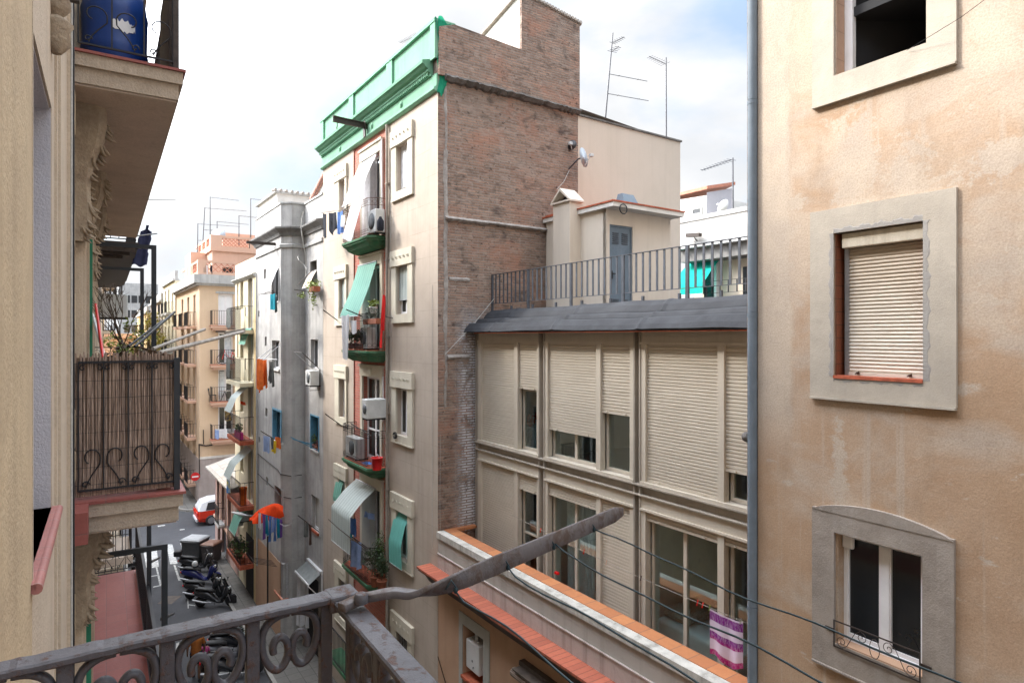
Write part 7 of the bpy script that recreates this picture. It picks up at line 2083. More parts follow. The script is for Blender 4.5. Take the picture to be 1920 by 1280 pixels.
for k,(px,y0,y1,ln,lb)in enumerate(((394,447,369,1.9,'tallest antenna on the peach corner house'),(407,435,415,2.1,'short antenna on the peach corner house beside its dish'),(448,448,404,1.6,'antenna right of the roof lattice of the peach corner house'),(470,437,372,.9,'rightmost tall antenna on the peach corner house'))):
 a=GF.P(px,y0,-3);b=GF.P(px,y1,-3)
 antenna(GF,lb,a[0],-3,a[1]-.5,b[1],[(.99,(-1,0),ln,6,.4)],r=.04)
for k,(px,px1,y0,y1,lb)in enumerate(((370,371,460,419,'forked antenna left of the penthouse'),(378,384,456,389,'leaning antenna left of the penthouse'))):
 a=GF.P(px,y0,-6);b=GF.P(px1,y1,-6)
 antenna(GF,lb,a[0],-6,a[1]-1.5,b[1],[(.99,(-1,.2),2.8,5,.4),(.6,(-1,.2),1.4,4,.6)],(b[0]-a[0],0),r=.045)
q=GF.P(410,441,-2);dish(GF,'white satellite dish on the roof of the peach corner house',(q[0],-2,q[1]),.45,(.3,1,.3),(q[0],-2.2,q[1]-.6))
q=K.P(1092,296,.45);dish(K,'grey satellite dish on an arm at the brick wall corner',(q[0],.45,q[1]),.25,(-.42,.89,.12),(K.U(1070,.1),.02,K.P(1070,316,.1)[1]))
q=K.P(1074,272,.12);dish(K,'small half hidden dish above the grey dish on the brick wall',(q[0],.10,q[1]),.13,(.9,.45,.1),(q[0]+.02,.02,q[1]-.12),m_ant)
m=MB(K);a,b=K.P(1070,318,.1),K.P(1051,353,.3);m.tube([(a[0],.05,a[1]),((a[0]+b[0])/2-.02,.1,(a[1]+b[1])/2-.05),(b[0],.15,b[1])],.009,4);one(m,'dish_cable',m_cable,'pale cable hanging from the grey satellite dish to the chimney','cable')
q=S.P(1357,388,vW+1);dish(S,'faint white dish on the lavender rooftop house',(q[0],vW+1,q[1]),.35,(.2,1,.3),(q[0],vW+.8,q[1]-.45),m_whitewall)
m=MB(K)
a,b=K.P(834,664,.05),K.P(926,560,.05);m.tube([(a[0],.06,a[1]),((a[0]+b[0])/2,.12,(a[1]+b[1])/2-.02),(b[0],.06,b[1])],.007,4)
one(m,'slack_wire',m_cable,'slack wire from the brick ledge up to the felt roof corner','wire')
m=MB(K);m.tube([(-.05+.006*math.sin(z*3),.015,z)for z in[-2.2-.3*k for k in range(20)]],.004,4);one(m,'wall_cable',m_cable,'thin cable running down the edge of the brick wall','cable')
#  shuttered block interior and terrace things
def sE(px,py,v):return S.P(px,py,v)
a=S.P(985,810,vE-.45)
t=thing('toy_shelf','pale blue low shelf with red toys behind the narrow upper window','shelf',S,(a[0],vE-.6,zs1))
m=MB(S);m.box(a[0]-.55,a[0]+.15,vE-.95,vE-.35,zs1,zs1+.42);m.box(a[0]-.58,a[0]-.54,vE-.95,vE-.33,zs1+.42,zs1+.62);m.build('body',plain('pale_blue',(.45,.58,.62),.6),t)
m=MB(S);leaves(m,(a[0]-.15,vE-.6,zs1+.55),(.3,.2,.14),60,.09,random.Random(4));one(m,'red_cloth',m_cred,'crumpled red cloth on the pale blue shelf','cloth')
m=MB(S)
a=S.P(1040,950,vE-.3)
x0,x1=S.U(1079,vE-.3),S.U(1042,vE-.3)
def curt(x0,x1,zt,zb,lb,k):
 cloth(S,'curtain',lb,'curtain',m_curtain,(x0,vE-.21,zt),(x1,vE-.21,zt),zt-zb,7,.03,seed=k,group='curtains behind the terrace windows',ragged=0,nu=50)
curt(S.U(1116,vE-.21),S.U(1062,vE-.21),low[(1,'A',1)]-.02,ZF+.05,'pale curtain behind the middle terrace window',1)
t=thing('bed','bed with dark headboard and pale blue sheet behind the large terrace window','bed',S,(S.U(1320,vE-1.3),vE-1.3,ZF))
bu=(S.U(1400,vE-.6),S.U(1262,vE-.9))
m=MB(S);m.box(bu[1],bu[1]+.07,vE-2.2,vE-.35,ZF,ZF+1.15);m.build('headboard',plain('dark_red_wood',(.11,.035,.03),.5,0,.3),t)
m=MB(S);m.bbox(bu[0],bu[1]-.01,vE-2.1,vE-.4,ZF+.25,ZF+.62,.05);m.build('mattress',plain('pale_blue_sheet',(.74,.82,.86),.9,0,.08),t)
m=MB(S);m.bbox(bu[1]-.65,bu[1]-.1,vE-1.5,vE-.5,ZF+.63,ZF+.8,.08);m.build('pillow',plain('speckled_pillow',(.55,.55,.50),.9,0,.5,40),t)
vt=-.42
la,lb_=S.P(960,965,vt),S.P(1420,1176,vt)
def lz(u):t=(u-la[0])/(lb_[0]-la[0]);return la[1]+(lb_[1]-la[1])*t-.06*math.sin(math.pi*t)
m=MB(S);m.tube([(la[0]+(lb_[0]-la[0])*k/16,vt,lz(la[0]+(lb_[0]-la[0])*k/16))for k in range(17)],.0035,4);one(m,'clothes_line',m_woodl,'thin pale clothes line stretched along the orange coping terrace','line')
for k,(px,mt,lb)in enumerate(((1308,m_potred,'red peg left of the striped towel'),(1318,m_potred,'second red peg left of the striped towel'),(1331,m_leafl,'green peg at the corner of the striped towel'),(1389,m_woodl,'pale peg at the right corner of the striped towel'),(1202,m_cbrown,'brown peg on the line before the steel post'),(1137,m_salmon,'pale orange peg on the line before the closed shutter'),(1095,m_cred,'small red peg before the curtained window'),(1014,m_cred,'dark red peg nearest the far end of the line'))):
 u=S.U(px,vt);z=lz(u)
 m=MB(S)
 for sg in(-1,1):m.beam((u+sg*.004,vt-.008,z+.03),(u-sg*.004+.008,vt+.008,z-.045),.008,.012)
 one(m,'clothes_peg',mt,lb,'clothes peg',group='clothes pegs on the terrace line')
tw_=newmat('striped_towel');b_=NB(tw_);co_=b_.coord('UV');s_=b_.sep(co_)
f_=b_.math('FRACT',b_.math('DIVIDE',s_[1],.27))
g_=b_.ramp(b_.math('ABSOLUTE',b_.math('SUBTRACT',f_,.30)),.20,.225)
big=b_.ramp(s_[1],.34,.42)
c1_=b_.mix(big,(.19,.02,.20),(.34,.015,.15))
nn_=b_.ramp(b_.noise(b_.coord('UV',(26,7,1)),2.0,6,.7),.45,.7,0,.45)
c_=b_.mix(g_,c1_,(.60,.50,.62));c_=b_.mix(nn_,c_,(.70,.62,.70))
p_=b_.out(c_,.95,b_.bump(b_.noise(co_,220,3),.3,.004),spec=.1)
u0,u1=S.U(1393,vt),S.U(1331,vt)
cloth(S,'towel','purple and white striped towel pegged on the terrace line','towel',tw_,(u0,vt,lz(u0)-.01),(u1,vt,lz(u1)-.01),.66,2.2,.012,ragged=.10,seed=5,nu=36,nv=26)
a=S.P(1045,1074,vE+.08);m=MB(S);m.bbox(a[0]-.05,a[0]+.05,vE+.06,vE+.12,a[1]-.02,a[1]+.03,.01);one(m,'red_clip',m_potred,'small red object on the middle terrace window sill','clip')
#  left side things
def LP(px,py,v):q=LL.P(px,py,v);return(q[0],v,q[1])
t=thing('barrel','blue plastic barrel with a torn pale sticker on the upper left balcony','barrel',LL,LP(235,90,.1))
c=(bu0-.55,.06,2.202)
t.location=LL.W(*c);BASE[t.name]=c
m=MB(LL);m.lathe(c,[(.20,0),(.235,.02),(.24,.2),(.25,.23),(.24,.27),(.245,.52),(.25,.56),(.24,.6),(.225,.72),(.2,.76)],28);m.build('drum',m_blue,t)
m=MB(LL);rr=random.Random(2);vs_=[]
for k in range(22):
 a=.95+k*.035;e_=min(k,21-k)/10
 for z_ in(.385-.035*e_-rr.uniform(0,.025),.40+.03*e_+rr.uniform(0,.03)):vs_.append((c[0]+.2455*math.sin(a),c[1]+.2455*math.cos(a),c[2]+z_))
m.add(vs_,[(2*k,2*k+2,2*k+3,2*k+1)for k in range(21)])
m.build('sticker',m_white,t)
rod('thin dark pole sticking out past the upper left balcony',[(262,374,.55),(329,374,1.9)],.014,m_iron,fr=LL,group=None)
rod('dark pole through the sleeve of the hanging jacket',[(252,443,.5),(294,438,1.05)],.016,m_iron,fr=LL,group=None)
a0_=LP(284,441,.92)
m=MB(LL)
def jacket(x,y):
 w_=[.03,.12,.14,.13,.12,.15,.16][min(6,int(y*6.99))]
 return(a0_[0]+.03*math.sin(x*9),.84-.18*y+(x-.5)*2*w_,a0_[2]+.24-1.0*y+.03*math.sin(x*8)*y)
m.grid(jacket,12,18);one(m,'jacket',clothm('navy_jacket',(.045,.05,.10),(.03,.035,.07),6,.05),'dark navy jacket hanging from a pole above the left balconies','jacket')
zf=-1.26
potplant(LL,'dry twiggy shrub behind the reed screen',(bu0-2.6,.22,zf),.95,.30,m_twig,m_pot,.13,.3,260,.04,5)
t=thing('bare_shrub','leafless branching plant rising above the reed screen','plant',LL,(bu0-3.4,.3,zf))
m=MB(LL);rr=random.Random(6);b0=Vector((bu0-3.4,.30,zf))
def branch(p,d,l,r,dep):
 q=p+d*l;m.tube([tuple(p),tuple((p+q)/2+Vector((rr.uniform(-.02,.02),rr.uniform(-.02,.02),0))),tuple(q)],[r,r*.8,r*.6],5)
 if dep:
  for _ in range(3):
   nd=(d+Vector((rr.uniform(-.7,.7),rr.uniform(-.6,.6),rr.uniform(-.1,.5)))).normalized();branch(q,nd,l*.68,r*.6,dep-1)
branch(b0,Vector((0,0,1)),.75,.022,4);m.build('branches',m_twig,t)
m=MB(LL);leaves(m,(b0.x,b0.y,b0.z+1.25),(.35,.3,.3),90,.035,rr);m.build('foliage',m_leafl,t)
potplant(LL,'small green plant at the far end of the reed screened balcony',(bu0-4.6,.15,zf),.8,.28,m_leafl,m_pot,.13,.2,200,.05,6)
for k,(a,b,r_,mt,lb)in enumerate((((bu0-1.0,.42,-.15),(bu0-3.8,1.65,.08),.022,m_woodl,'weathered pale pole reaching out past the reed screen'),((bu0-1.6,.4,-.12),(bu0-3.0,1.05,.10),.018,m_woodl,'second pale pole beside the first above the reed screen'),((bu0-1.9,.25,-.1),(bu0-3.5,.75,.33),.016,m_iron,'dark pole slanting up behind the awning frames'),((bu0-2.2,.2,-.1),(bu0-3.6,.62,.22),.014,m_iron,'second dark pole slanting up behind the awning frames'))):
 m=MB(LL);m.tube([a,b],r_,7)
 if k==0:m.beam((b[0],b[1]-.25,b[2]-.02),(b[0],b[1]+.02,b[2]+.02),.05,.05)
 one(m,'clothes_pole',mt,lb,'pole',group='poles above the reed screen')
for k,(a,b,mt,lb)in enumerate((((bu0-.9,-.02,-.25),(bu0-2.2,-.10,.35),m_potred,'red broom handle leaning behind the reed screen'),((bu0-.95,.0,-.25),(bu0-2.4,-.13,.25),m_white,'white stick leaning behind the reed screen'))):
 m=MB(LL);m.tube([a,b],.014,6);one(m,'broom_handle',mt,lb,'stick')
t=thing('flue_pipe','fat dark round flue outlet on the far left wall','pipe',LL,(lm-1.2,vn+.25,.1))
c=(LL.U(195,.05),-.02,LL.P(192,570,.0)[1])
m=MB(LL);m.tube([(c[0]-.0,-.2,c[2]+.55),(c[0],-.05,c[2]+.45),(c[0]+.02,0,c[2]+.1),(c[0]+.3,0,c[2])],.17,12);m.build('duct',m_concl,t)
m=MB(LL);m.lathe((c[0]+.28,.0,c[2]),[(.20,0),(.20,.04)],14,'u');m.build('outlet',m_dark,t,fix=True)
ac_unit(LL,'pale outdoor unit on the far left wall below the flue',LL.U(190,.05)-.5,LL.U(190,.05),-.2,.22,LL.P(190,640,.05)[1]-.1,LL.P(190,597,.05)[1])
ac_unit(LL,'dark outdoor unit further along the left wall',lm-6.2,lm-5.4,-.2,.5,.55,1.2)
def roundtable(c,lb,r=.30):
 t=thing('round_table',lb,'table',LL,c,'round perforated tables on the lower balcony')
 m=MB(LL);n=24;r0=r
 seg=12
 m.lathe((c[0],c[1],c[2]+.70),[(r*.30,0),(r*.30,.012)],24)
 for(ra,rb)in((r*.46,r*.56),(r*.74,r)):
  vs,fs=[],[]
  for k in range(n*2):
   a=2*math.pi*k/(n*2)
   for rad in(ra,rb):
    for z in(.70,.712):vs.append((c[0]+rad*math.cos(a),c[1]+rad*math.sin(a),c[2]+z))
  for k in range(n*2):
   o=k*4;p=((k+1)%(n*2))*4
   fs+=[(o,p,p+1,o+1),(o+2,o+3,p+3,p+2),(o+1,p+1,p+3,o+3),(o,o+2,p+2,p)]
  m.add(vs,fs)
 for k in range(seg):
  a=2*math.pi*k/seg
  m.beam((c[0]+r*.28*math.cos(a),c[1]+r*.28*math.sin(a),c[2]+.706),(c[0]+r*.48*math.cos(a),c[1]+r*.48*math.sin(a),c[2]+.706),.035,.011)
  a+=.26;m.beam((c[0]+r*.54*math.cos(a),c[1]+r*.54*math.sin(a),c[2]+.706),(c[0]+r*.76*math.cos(a),c[1]+r*.76*math.sin(a),c[2]+.706),.05,.011)
 m.build('tabletop',m_railgrey,t)
 for k in range(3):
  a=2.1*k+.4;m=MB(LL);m.tube([(c[0]+r*.8*math.cos(a),c[1]+r*.8*math.sin(a),c[2]+.70),(c[0]+r*.9*math.cos(a+.2),c[1]+r*.9*math.sin(a+.2),c[2])],.012,5);m.build('leg',m_iron,t)
 return t
c=LP(197,1187,.0);roundtable((c[0],.05,-4.54),'nearer grey round perforated table on the red tiled lower balcony',.31)
c=LP(195,1160,.0);roundtable((c[0]-.35,.04,-4.54),'farther grey round perforated table on the red tiled lower balcony',.30)
rod('short black pole end sticking out beside the lower awning frame',[(303,1160,.48),(325,1150,.78)],.016,m_iron,fr=LL,group=None)
rod('short black pole end beside the far lower awning frame',[(283,1053,.45),(299,1045,.75)],.016,m_iron,fr=LL,group=None)
for k,(u,v,z,lb)in enumerate(((-62,3.0,1.0,'yellowing street tree far down the street'),(-58,.9,-1.2,'pale green street tree behind the awning frames'))):
 t=thing('street_tree',lb,'tree',LL,(u,v,GZ),'far street trees')
 m=MB(LL);m.tube([(u,v,GZ),(u+.2,v+.1,z-3.5),(u,v,z-1)],[.22,.15,.07],7)
 rr=random.Random(k)
 for j in range(5):a=rr.uniform(0,6.28);m.tube([(u,v,z-3.2+j*.3),(u+1.3*math.cos(a),v+1.0*math.sin(a),z-1+j*.3)],[.08,.03],5)
 m.build('trunk',m_twig,t)
 m=MB(LL)
 for j in range(9):leaves(m,(u+rr.uniform(-1.3,1.3),v+rr.uniform(-1,1),z-1+rr.uniform(-1.2,1.8)),(.9,.8,.7),110,.13,rr)
 m.build('crown',m_leafy if k==0 else m_leafl,t)
#  ground, pavements, markings
def asphalt():
 m=newmat('asphalt');b=NB(m);co=b.coord()
 col=b.mix(b.ramp(b.noise(co,.35,7,.6),.35,.65),(.060,.061,.067),(.045,.046,.052))
 col=b.mix(b.ramp(b.noise(co,2.2,7,.7),.5,.7,0,.45),col,(.08,.08,.083))
 col=b.mix(b.ramp(b.noise(co,.9,4,.5,1.5),.60,.63,0,.5),col,(.04,.04,.042))
 g=b.noise(co,70,4,.7)
 col=b.mix(b.ramp(g,.5,.75,0,.35),col,(.13,.13,.13))
 b.out(col,.85,b.bump(g,.4,.01),spec=.3)
 return m
m_asph=asphalt()
m_pave=brickm('pavement_slabs',(.15,.145,.135),(.125,.12,.112),(.07,.067,.064),.4,.4,.012,.3,off=0,patches=[(.6,.5,.7,(.13,.12,.11),.5),(4,.6,.7,(.08,.07,.065),.5)])
m_kerb=stucco('kerb_stone',(.30,.29,.27),(.25,.24,.225),3,.1,(.12,.11,.1),.2,60)
def paintm():
 m=newmat('worn_road_paint');b=NB(m);co=b.coord()
 f=b.ramp(b.math('ADD',b.noise(co,6,8,.75),b.math('MULTIPLY',b.noise(co,40,3),.25)),.50,.75,0,.85)
 b.out(b.mix(f,(.52,.52,.50),(.12,.12,.12)),.8,None,spec=.2)
 return m
m_paint=paintm()
m=MB(LL);m.quad((-320,-200,GZ),(60,-200,GZ),(60,200,GZ),(-320,200,GZ));o=m.build('road',m_asph);struct(o)
def pavement(fr,poly,name='pavement'):
 m=MB(fr);m.prism(poly,GZ-.02,GZ+.13);o=m.build(name,m_pave,fix=True);struct(o)
 n=len(poly)
 return o
KB=1.62
pf=p1_-.4
poly=[(-30,-.3),(c1,-.3),(c1,.3),(c2+.1,.6),(p1_+.35,.6),(p1_+.45,1.0),(p1_+.2,1.35),(p1_-.5,1.6),(p1_-1.2,KB),(-30,KB)]
pavement(S,poly,'right_pavement')
m=MB(S)
kp=[(-30,KB),(p1_-1.2,KB),(p1_-.5,1.6),(p1_+.2,1.35),(p1_+.45,1.0),(p1_+.45,-6)]
for i in range(len(kp)-1):
 a,b=kp[i],kp[i+1];m.beam((a[0],a[1],GZ+.06),(b[0],b[1],GZ+.06),.12,.15)
struct(m.build('right_kerb',m_kerb))
pavement(LL,[(30,-.3),(lm-21.2,-.3),(lm-21.6,.2),(lm-20.8,.75),(30,.75)],'left_pavement')
m=MB(LL);m.beam((30,.78,GZ+.06),(lm-20.8,.78,GZ+.06),.12,.15);m.beam((lm-20.8,.78,GZ+.06),(lm-21.6,.2,GZ+.06),.12,.15);struct(m.build('left_kerb',m_kerb))
pavement(LL,[(lm-29,-40),(lm-29,.2),(lm-29.6,.85),(-200,.85),(-200,-.3),(lm-30,-.3),(lm-30,-40)],'far_left_pavement')
pavement(GF,[(-40,.0),(-40,1.5),(.1,1.5),(.8,1.25),(1.25,.6),(1.25,-90),(0,-90),(0,0)],'corner_pavement')
m=MB(GF)
kp=[(-40,1.52),(.1,1.52),(.82,1.27),(1.27,.6),(1.27,-90)]
for i in range(4):a,b=kp[i],kp[i+1];m.beam((a[0],a[1],GZ+.06),(b[0],b[1],GZ+.06),.14,.15)
struct(m.build('corner_kerb',m_kerb))
WF=Fr(0,0,1,0)
def mark(pts,name='road_marking'):
 m=MB(WF);q=[gnd(px,py)for px,py in pts]
 m.add([(a,b,GZ+.004)for a,b in q],[tuple(range(len(q)))])
 return m
m=MB(WF)
quads=[[(312,1020),(323,1020),(333,1056),(319,1057)],[(284,1031),(294,1030),(298,1062),(285,1064)],[(338,1018),(345,1017),(352,1040),(345,1041)],[(325,1058),(328.5,1058),(339,1087),(334.5,1088)],[(292,1063),(295,1063),(303,1096),(299,1097)],[(287,1099),(302,1096),(302,1098),(287,1101)],[(284,1079),(297,1077),(297,1078.6),(284,1080.6)],[(340,1070),(352,1068),(352,1069.5),(340,1071.5)],[(352,1132),(366,1134),(366,1135.5),(352,1133.5)],[(351,1122),(353,1122),(354,1140),(352,1140)],[(393,1260),(465,1258),(465,1260),(393,1262.5)],[(391,1258),(394,1258),(404,1285),(400,1285)],[(330,1205),(336,1203),(336,1224),(330,1225)],[(296,985),(309,983),(310,985),(296,987.5)],[(337,992),(346,991),(346,992.6),(337,993.6)],[(246,1055),(249,1055),(252,1102),(248,1102)],[(262,1035),(274,1034),(276,1064),(263,1066)],[(408,1238),(409.5,1238),(412,1262),(410,1262)]]
for q in quads:
 g_=[gnd(a,b)for a,b in q];m.add([(a,b,GZ+.004)for a,b in g_],[(0,1,2,3)])
struct(m.build('road_markings',m_paint))
m=MB(WF);q=gnd(318,1124);m.box(q[0]-.3,q[0]+.3,q[1]-.4,q[1]+.4,GZ,GZ+.006);struct(m.build('road_patch',m_brownfascia))
#  scooters
def scooter_at(px,py,ang,label,body,sc=.88,box=False,screen=True,silver=False):
 x0,y0=gnd(px,py)
 fr=Fr(x0,y0,math.cos(ang),math.sin(ang))
 t=thing('scooter',label,'scooter',fr,(0,0,GZ),'scooters parked along the street')
 t.scale=(sc,sc,sc)
 BASE[t.name]=(0,0,GZ)
 Z=GZ
 def ring(x,hw,z0,z1,top=.5):
  zc=(z0+z1)/2;h=(z1-z0)/2
  return[(x,hw*math.cos(a)*(1 if math.sin(a)<.3 else .85),Z+zc+h*math.sin(a))for a in[k*math.pi/5 for k in range(10)]]
 for x,r_ in((-.66,.25),(.70,.26)):
  m=MB(fr);m.lathe((x,-.06,Z+r_),[(r_*.62,0),(r_*.95,.0),(r_,.03),(r_,.09),(r_*.95,.12),(r_*.62,.12)],18,'v');wv=m.build('wheel',m_cabled,t,fix=True)
  m=MB(fr);m.lathe((x,-.05,Z+r_),[(r_*.60,0),(r_*.60,.10)],12,'v');m.build('rim',m_alu,wv,fix=True)
 m=MB(fr);m.loft([ring(-.98,.06,.62,.74),ring(-.86,.15,.50,.80),ring(-.6,.18,.38,.80),ring(-.3,.18,.30,.72),ring(-.05,.16,.20,.55),ring(.1,.17,.18,.34),ring(.34,.17,.18,.33)],True,True)
 m.build('body',body,t,fix=True)
 m=MB(fr);m.loft([ring(.28,.14,.20,.42),ring(.40,.2,.24,.85),ring(.50,.19,.42,.98),ring(.62,.13,.55,.95),ring(.72,.05,.62,.78)],True,True);m.build('front_shield',body,t,fix=True)
 m=MB(fr);m.loft([ring(-.92,.08,.80,.86),ring(-.75,.14,.78,.92),ring(-.45,.16,.76,.88),ring(-.2,.14,.74,.84),ring(-.02,.09,.62,.76)],True,True);m.build('seat',m_cabled,t,fix=True)
 m=MB(fr);m.loft([ring(.56,.05,.50,.56),ring(.70,.08,.52,.60),ring(.86,.08,.46,.54),ring(.95,.04,.38,.44)],True,True);m.build('front_fender',body,t,fix=True)
 m=MB(fr);m.beam((.70,-.07,Z+.26),(.50,-.06,Z+.85),.03,.03);m.beam((.70,.07,Z+.26),(.50,.06,Z+.85),.03,.03);m.build('fork',m_alu,t)
 m=MB(fr);m.tube([(.34,-.34,Z+1.02),(.42,-.2,Z+1.03),(.47,0,Z+1.0),(.42,.2,Z+1.03),(.34,.34,Z+1.02)],.018,6);m.build('handlebar',m_cabled,t)
 for s_ in(-1,1):
  m=MB(fr);m.tube([(.42,s_*.2,Z+1.03),(.46,s_*.27,Z+1.2)],.008,4);m.lathe((.46,s_*.28,Z+1.22),[(.02,-.03),(.055,0),(.02,.03)],8,'u');m.build('mirror',m_cabled,t,fix=True)
 m=MB(fr);m.bbox(.60,.68,-.09,.09,Z+.80,Z+.92,.02);m.build('headlight',m_ac,t)
 m=MB(fr);m.bbox(-1.0,-.95,-.08,.08,Z+.62,Z+.70,.01);m.build('tail_light',m_potred,t)
 m=MB(fr);m.tube([(-.15,-.14,Z+.25),(-.5,-.19,Z+.27),(-.95,-.22,Z+.40)],[.03,.055,.05],8);m.build('exhaust',m_alu,t)
 if screen:
  m=MB(fr);m.grid(lambda x,y:(.58-.16*y-.08*(2*x-1)**2,(x-.5)*.38*(1-.3*y),Z+.95+.36*y),8,5);m.build('windscreen',m_glassd if not silver else m_glassg,t)
 if box:
  m=MB(fr);m.bbox(-1.18,-.82,-.2,.2,Z+.90,Z+1.2,.06);m.build('top_box',m_cabled,t)
 if silver:
  m=MB(fr);m.loft([ring(-.8,.185,.58,.64),ring(-.4,.19,.55,.61),ring(0,.175,.42,.48)],True,True);m.build('side_trim',m_ac,t,fix=True)
 m=MB(fr);m.beam((-.1,.1,Z+.2),(-.15,.26,Z+.0),.02,.02);m.build('side_stand',m_iron,t)
 return t
m_sblack=plain('black_gloss_paint',(.02,.021,.025),.25,.0,.1,4,.6,bump=0)
m_sblue=plain('blue_gloss_paint',(.015,.022,.13),.25,0,.1,4,.6,bump=0)
m_sgrey=plain('grey_gloss_paint',(.10,.10,.115),.3,.2,.1,4,.6,bump=0)
m_swhite=plain('white_gloss_paint',(.55,.56,.58),.3,.0,.08,4,.6,bump=0)
scooter_at(404,1136,R(4),'black and blue scooter nearest in the row of four',m_sblack,.88,silver=False)
scooter_at(385,1120,R(10),'black scooter second in the row with a red tail light',m_sblack,.88,screen=False)
scooter_at(378,1094,R(8),'blue scooter with a pale helmet third in the row',m_sblue,.88)
scooter_at(372,1071,R(12),'black scooter farthest in the row beside the grey bin',m_sblack,.88,box=True,screen=False)
scooter_at(427,1243,R(24),'large black and silver scooter seen through the railing scroll',m_sgrey,.98,silver=True)
scooter_at(445,1222,R(28),'dark scooter just behind the black and silver one',m_sblack,.95,screen=True)
scooter_at(437,1270,R(20),'black scooter lowest in the picture behind the railing',m_sblack,.98,screen=False)
scooter_at(252,1085,R(118),'dark scooter parked across the street under the lower left balcony',m_sblack,.95,box=True)
x0,y0=gnd(378,1094)
m=MB(Fr(x0,y0,1,0));m.lathe((-.30,0,GZ+.80),[(.10,0),(.125,.05),(.12,.14),(.07,.21),(.02,.225)],14);one(m,'helmet',m_ac,'pale helmet lying on the seat of the blue scooter','helmet')
#  bins
def bin_at(px,py,label,w_,d,h,bodym,lidm,ang):
 x0,y0=gnd(px,py,GZ)
 fr=Fr(x0,y0,math.cos(ang),math.sin(ang));t=thing('waste_bin',label,'waste bin',fr,(0,0,GZ),'waste bins on the pavement')
 Z=GZ
 m=MB(fr);rings=[]
 for z,k in((.12,.82),(.2,.86),(h*.85,1.0),(h*.86,1.06),(h*.9,1.06)):rings.append([(a*w_/2*k,b*d/2*k,Z+z)for a,b in((-1,-1),(1,-1),(1,1),(-1,1))])
 m.loft(rings);m.build('container',bodym,t,fix=True)
 m=MB(fr);rings=[]
 for z,k in((h*.9,1.1),(h*.94,1.1),(h*.99,.92),(h,.6)):rings.append([(a*w_/2*k,b*d/2*k,Z+z+.001)for a,b in((-1,-1),(1,-1),(1,1),(-1,1))])
 m.loft(rings,True,False);m.build('lid',lidm,t,fix=True)
 m=MB(fr);m.tube([(-w_*.4,-d/2*1.15,Z+h*.88),(w_*.4,-d/2*1.15,Z+h*.88)],.02,6);m.build('handle',bodym,t)
 for s_ in(-1,1):m=MB(fr);m.lathe((s_*w_*.36-.03,-d*.36,Z+.1),[(.1,0),(.1,.06)],12,'u');m.build('wheel',m_cabled,t,fix=True)
 return t
bin_at(366,1052,'larger dark grey waste bin with a pale grey lid',.95,.8,1.22,plain('dark_grey_plastic',(.085,.09,.095),.55),plain('pale_grey_lid',(.36,.38,.40),.5),R(-8))
bin_at(397,1055,'smaller grey waste bin with a brown lid',.66,.7,1.05,plain('grey_plastic',(.10,.09,.09),.55),plain('brown_lid',(.20,.10,.065),.5),R(-10))
#  white and red hatchback in the crossing
cx,cy=gnd(396,984)
CF=Fr(cx,cy,-S.Y[0],-S.Y[1])
car=thing('parked_car','white hatchback with red orange lower body at the crossing','car',CF,(1.2,.8,GZ))
Z=GZ;YW=.82
def crs(x,zs):
 return[(x,.82-y,Z+z)for y,z in zs]+[(x,.82+y,Z+z)for y,z in reversed(zs)]
white_c=plain('white_car_paint',(.62,.63,.65),.25,0,.04,2,.6,bump=0);red_c=plain('red_car_paint',(.62,.035,.012),.25,0,.06,2,.6,bump=0)
m=MB(CF);m.loft([crs(-.72,[(.0,.35),(.5,.35),(.68,.45),(.68,.7),(.0,.72)]),crs(-.60,[(0,.25),(.7,.25),(.80,.42),(.80,.82),(0,.84)]),crs(-.3,[(0,.2),(.75,.22),(.83,.45),(.82,.84),(0,.86)]),crs(1.2,[(0,.18),(.75,.2),(.83,.42),(.82,.84),(0,.86)]),crs(2.7,[(0,.2),(.75,.22),(.82,.42),(.78,.76),(0,.82)]),crs(3.2,[(0,.28),(.6,.28),(.66,.45),(.6,.6),(0,.64)])],True,False);m.build('lower_body',red_c,car,fix=True)
m=MB(CF);m.loft([crs(-.66,[(0,.84),(.5,.84),(.72,.86),(.62,.98),(0,.98)]),crs(-.45,[(0,.83),(.5,.83),(.78,.86),(.62,1.30),(0,1.33)]),crs(.0,[(0,.83),(.5,.83),(.80,.87),(.60,1.43),(0,1.47)]),crs(.9,[(0,.83),(.5,.83),(.80,.87),(.60,1.44),(0,1.48)]),crs(1.9,[(0,.83),(.5,.83),(.79,.86),(.58,1.1),(0,1.15)]),crs(2.25,[(0,.82),(.5,.82),(.76,.84),(.7,.86),(0,.88)])],True,False);m.build('cabin',white_c,car,fix=True)
m=MB(CF)
m.add([(-.64,.82-.48,Z+.93),(-.64,.82+.48,Z+.93),(-.475,.82+.50,Z+1.27),(-.475,.82-.50,Z+1.27)],[(0,1,2,3)]);m.build('rear_window',m_glassd,car)
for s_ in(-1,1):
 m=MB(CF);m.add([(-.28,.82+s_*.812,Z+.90),(.45,.82+s_*.812,Z+.90),(.40,.82+s_*.655,Z+1.33),(-.15,.82+s_*.665,Z+1.30)],[(0,1,2,3)]);m.add([(.55,.82+s_*.812,Z+.90),(1.5,.82+s_*.812,Z+.90),(1.2,.82+s_*.66,Z+1.33),(.5,.82+s_*.66,Z+1.33)],[(0,1,2,3)]);m.build('side_window',m_glassd,car)
